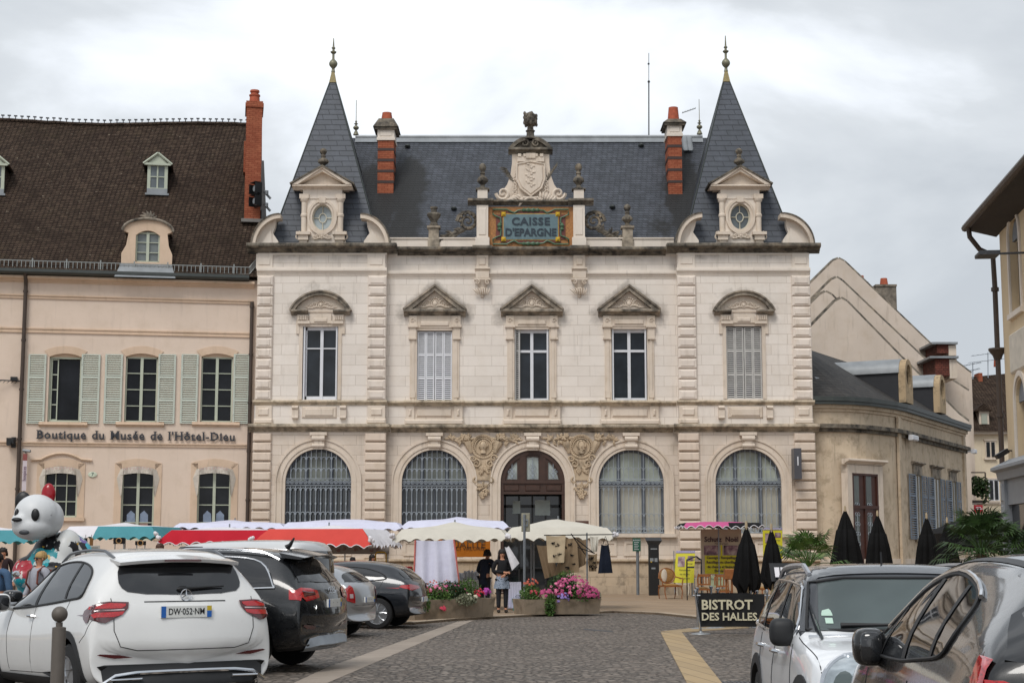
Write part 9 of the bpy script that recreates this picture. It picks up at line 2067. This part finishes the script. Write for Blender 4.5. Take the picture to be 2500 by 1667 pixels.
sm=t.n('ShaderNodeTexNoise',{'Vector':t.coord((1,1,.5)),'Scale':9.0,'Detail':5});k=t.mix(t.ramp(sm.outputs[0],[(.60,0),(.63,.9)]),n_.outputs[0],hexc('#c9c8c2'));k=t.mix(t.ramp(t.noise(7.3,4),[(.66,0),(.68,1)]),k,hexc('#c8991a'));SPL=t.out(k,.4,0,.5)
t=NT('white_statue_paint');k=t.mix(t.ramp(t.noise(7,6,.7),[(.63,0),(.67,.7)]),hexc('#cfd1d2'),hexc('#4b4550'));WPT=t.out(k,.45,0,.4)
YS=33.5;xs=at(112,1340,YS).x;hz_=at(98,1265,YS);pd_=thing('panda_statue','large seated painted panda statue with white head, red ear and splashes of colour','statue',(xs,YS,0),0,None,local=True);hx=hz_.x-xs;sc_z=hz_.z
B=[((.30,.25,1.45),(.66,.5,.62)),((.62,.3,1.3),(.35,.4,.6)),((.12,.1,1.25),(.62,.55,.62)),((.10,.1,.75),(.70,.60,.55)),((.45,.1,1.15),(.32,.4,.55)),((-.35,-.1,1.20),(.30,.35,.36)),((.15,-.35,1.22),(.55,.22,.20)),((-.30,-.38,1.12),(.24,.22,.22)),((.5,-.3,1.18),(.25,.25,.25)),((-.35,-.45,.38),(.36,.5,.36)),((.55,-.45,.38),(.36,.5,.36)),((.42,.1,1.62),(.33,.4,.5)),((.1,.15,1.7),(.4,.35,.3))]
remesh(B,'body',SPL,pd_)
head=remesh([((hx,-.25,sc_z+.06),(.46,.46,.44)),((hx+.16,-.1,sc_z+.0),(.36,.4,.40)),((hx-.20,-.52,sc_z-.06),(.24,.22,.2)),((hx-.05,-.35,sc_z-.18),(.42,.40,.28))],'head',WPT,pd_,.03)
m=MB();m.ball((hx-.36,-.05,sc_z+.36),(.17,.08,.2),16,12);m.build('ear',M['black'],pd_);m=MB();m.ball((hx+.20,-.15,sc_z+.50),(.15,.10,.23),16,12);m.build('ear',plain('red_enamel','#9c1622',.2),pd_)
for dx,dy,w in((.10,-.69,.085),(-.30,-.62,.05)):m=MB();m.ball((hx+dx,dy,sc_z+.06),(w,.05,.13),14,10);m.build('eye_patch',M['black'],head)
m=MB();m.ball((hx-.26,-.735,sc_z-.04),(.11,.05,.045),14,8);m.build('nose',M['black'],head);m=MB();m.ball((hx-.10,-.74,sc_z-.30),(.11,.03,.05),10,6);m.build('mouth_smudge',M['iron_dark'],head)
xs=at(38,1450,27.5).x;o=thing('scooter','red and black scooter behind the person in grey, round mirror raised','scooter',(xs,27.6,0),radians(160),local=True);RED=paint('red_scooter_paint','#a8101c');m=MB()
for x in(-.62,.62):m.lathe([(.16,-.05),(.24,-.05),(.26,0),(.24,.05),(.16,.05)],(0,0,0),24,Matrix.Translation((x,0,.26))@Matrix.Rotation(pi/2,4,'X'))
m.build('tyres',M['tyre'],o);m=MB();m.ball((-.45,0,.62),(.42,.17,.18),16,10);m.ball((.42,0,.70),(.12,.2,.32),14,10);m.box(-.2,.4,-.15,.15,.3,.38);m.ball((.62,0,.48),(.22,.1,.1),12,8);m.build('bodywork',RED,o)
m=MB();m.ball((-.35,0,.80),(.38,.14,.07),14,8);m.build('seat',M['black'],o);m=MB();m.tube([(.38,-.32,1.05),(.36,0,1.0),(.38,.32,1.05)],.02,6);m.tube([(.62,0,.3),(.38,0,1.0)],.03,6);m.build('handlebar',M['black'],o);m=MB()
for s in(-1,1):m.tube([(.38,s*.25,1.03),(.36,s*.38,1.2)],.008,4);m.ball((.36,s*.42,1.26),(.03,.11,.06),12,8)
m.build('mirrors',M['chrome'],o)
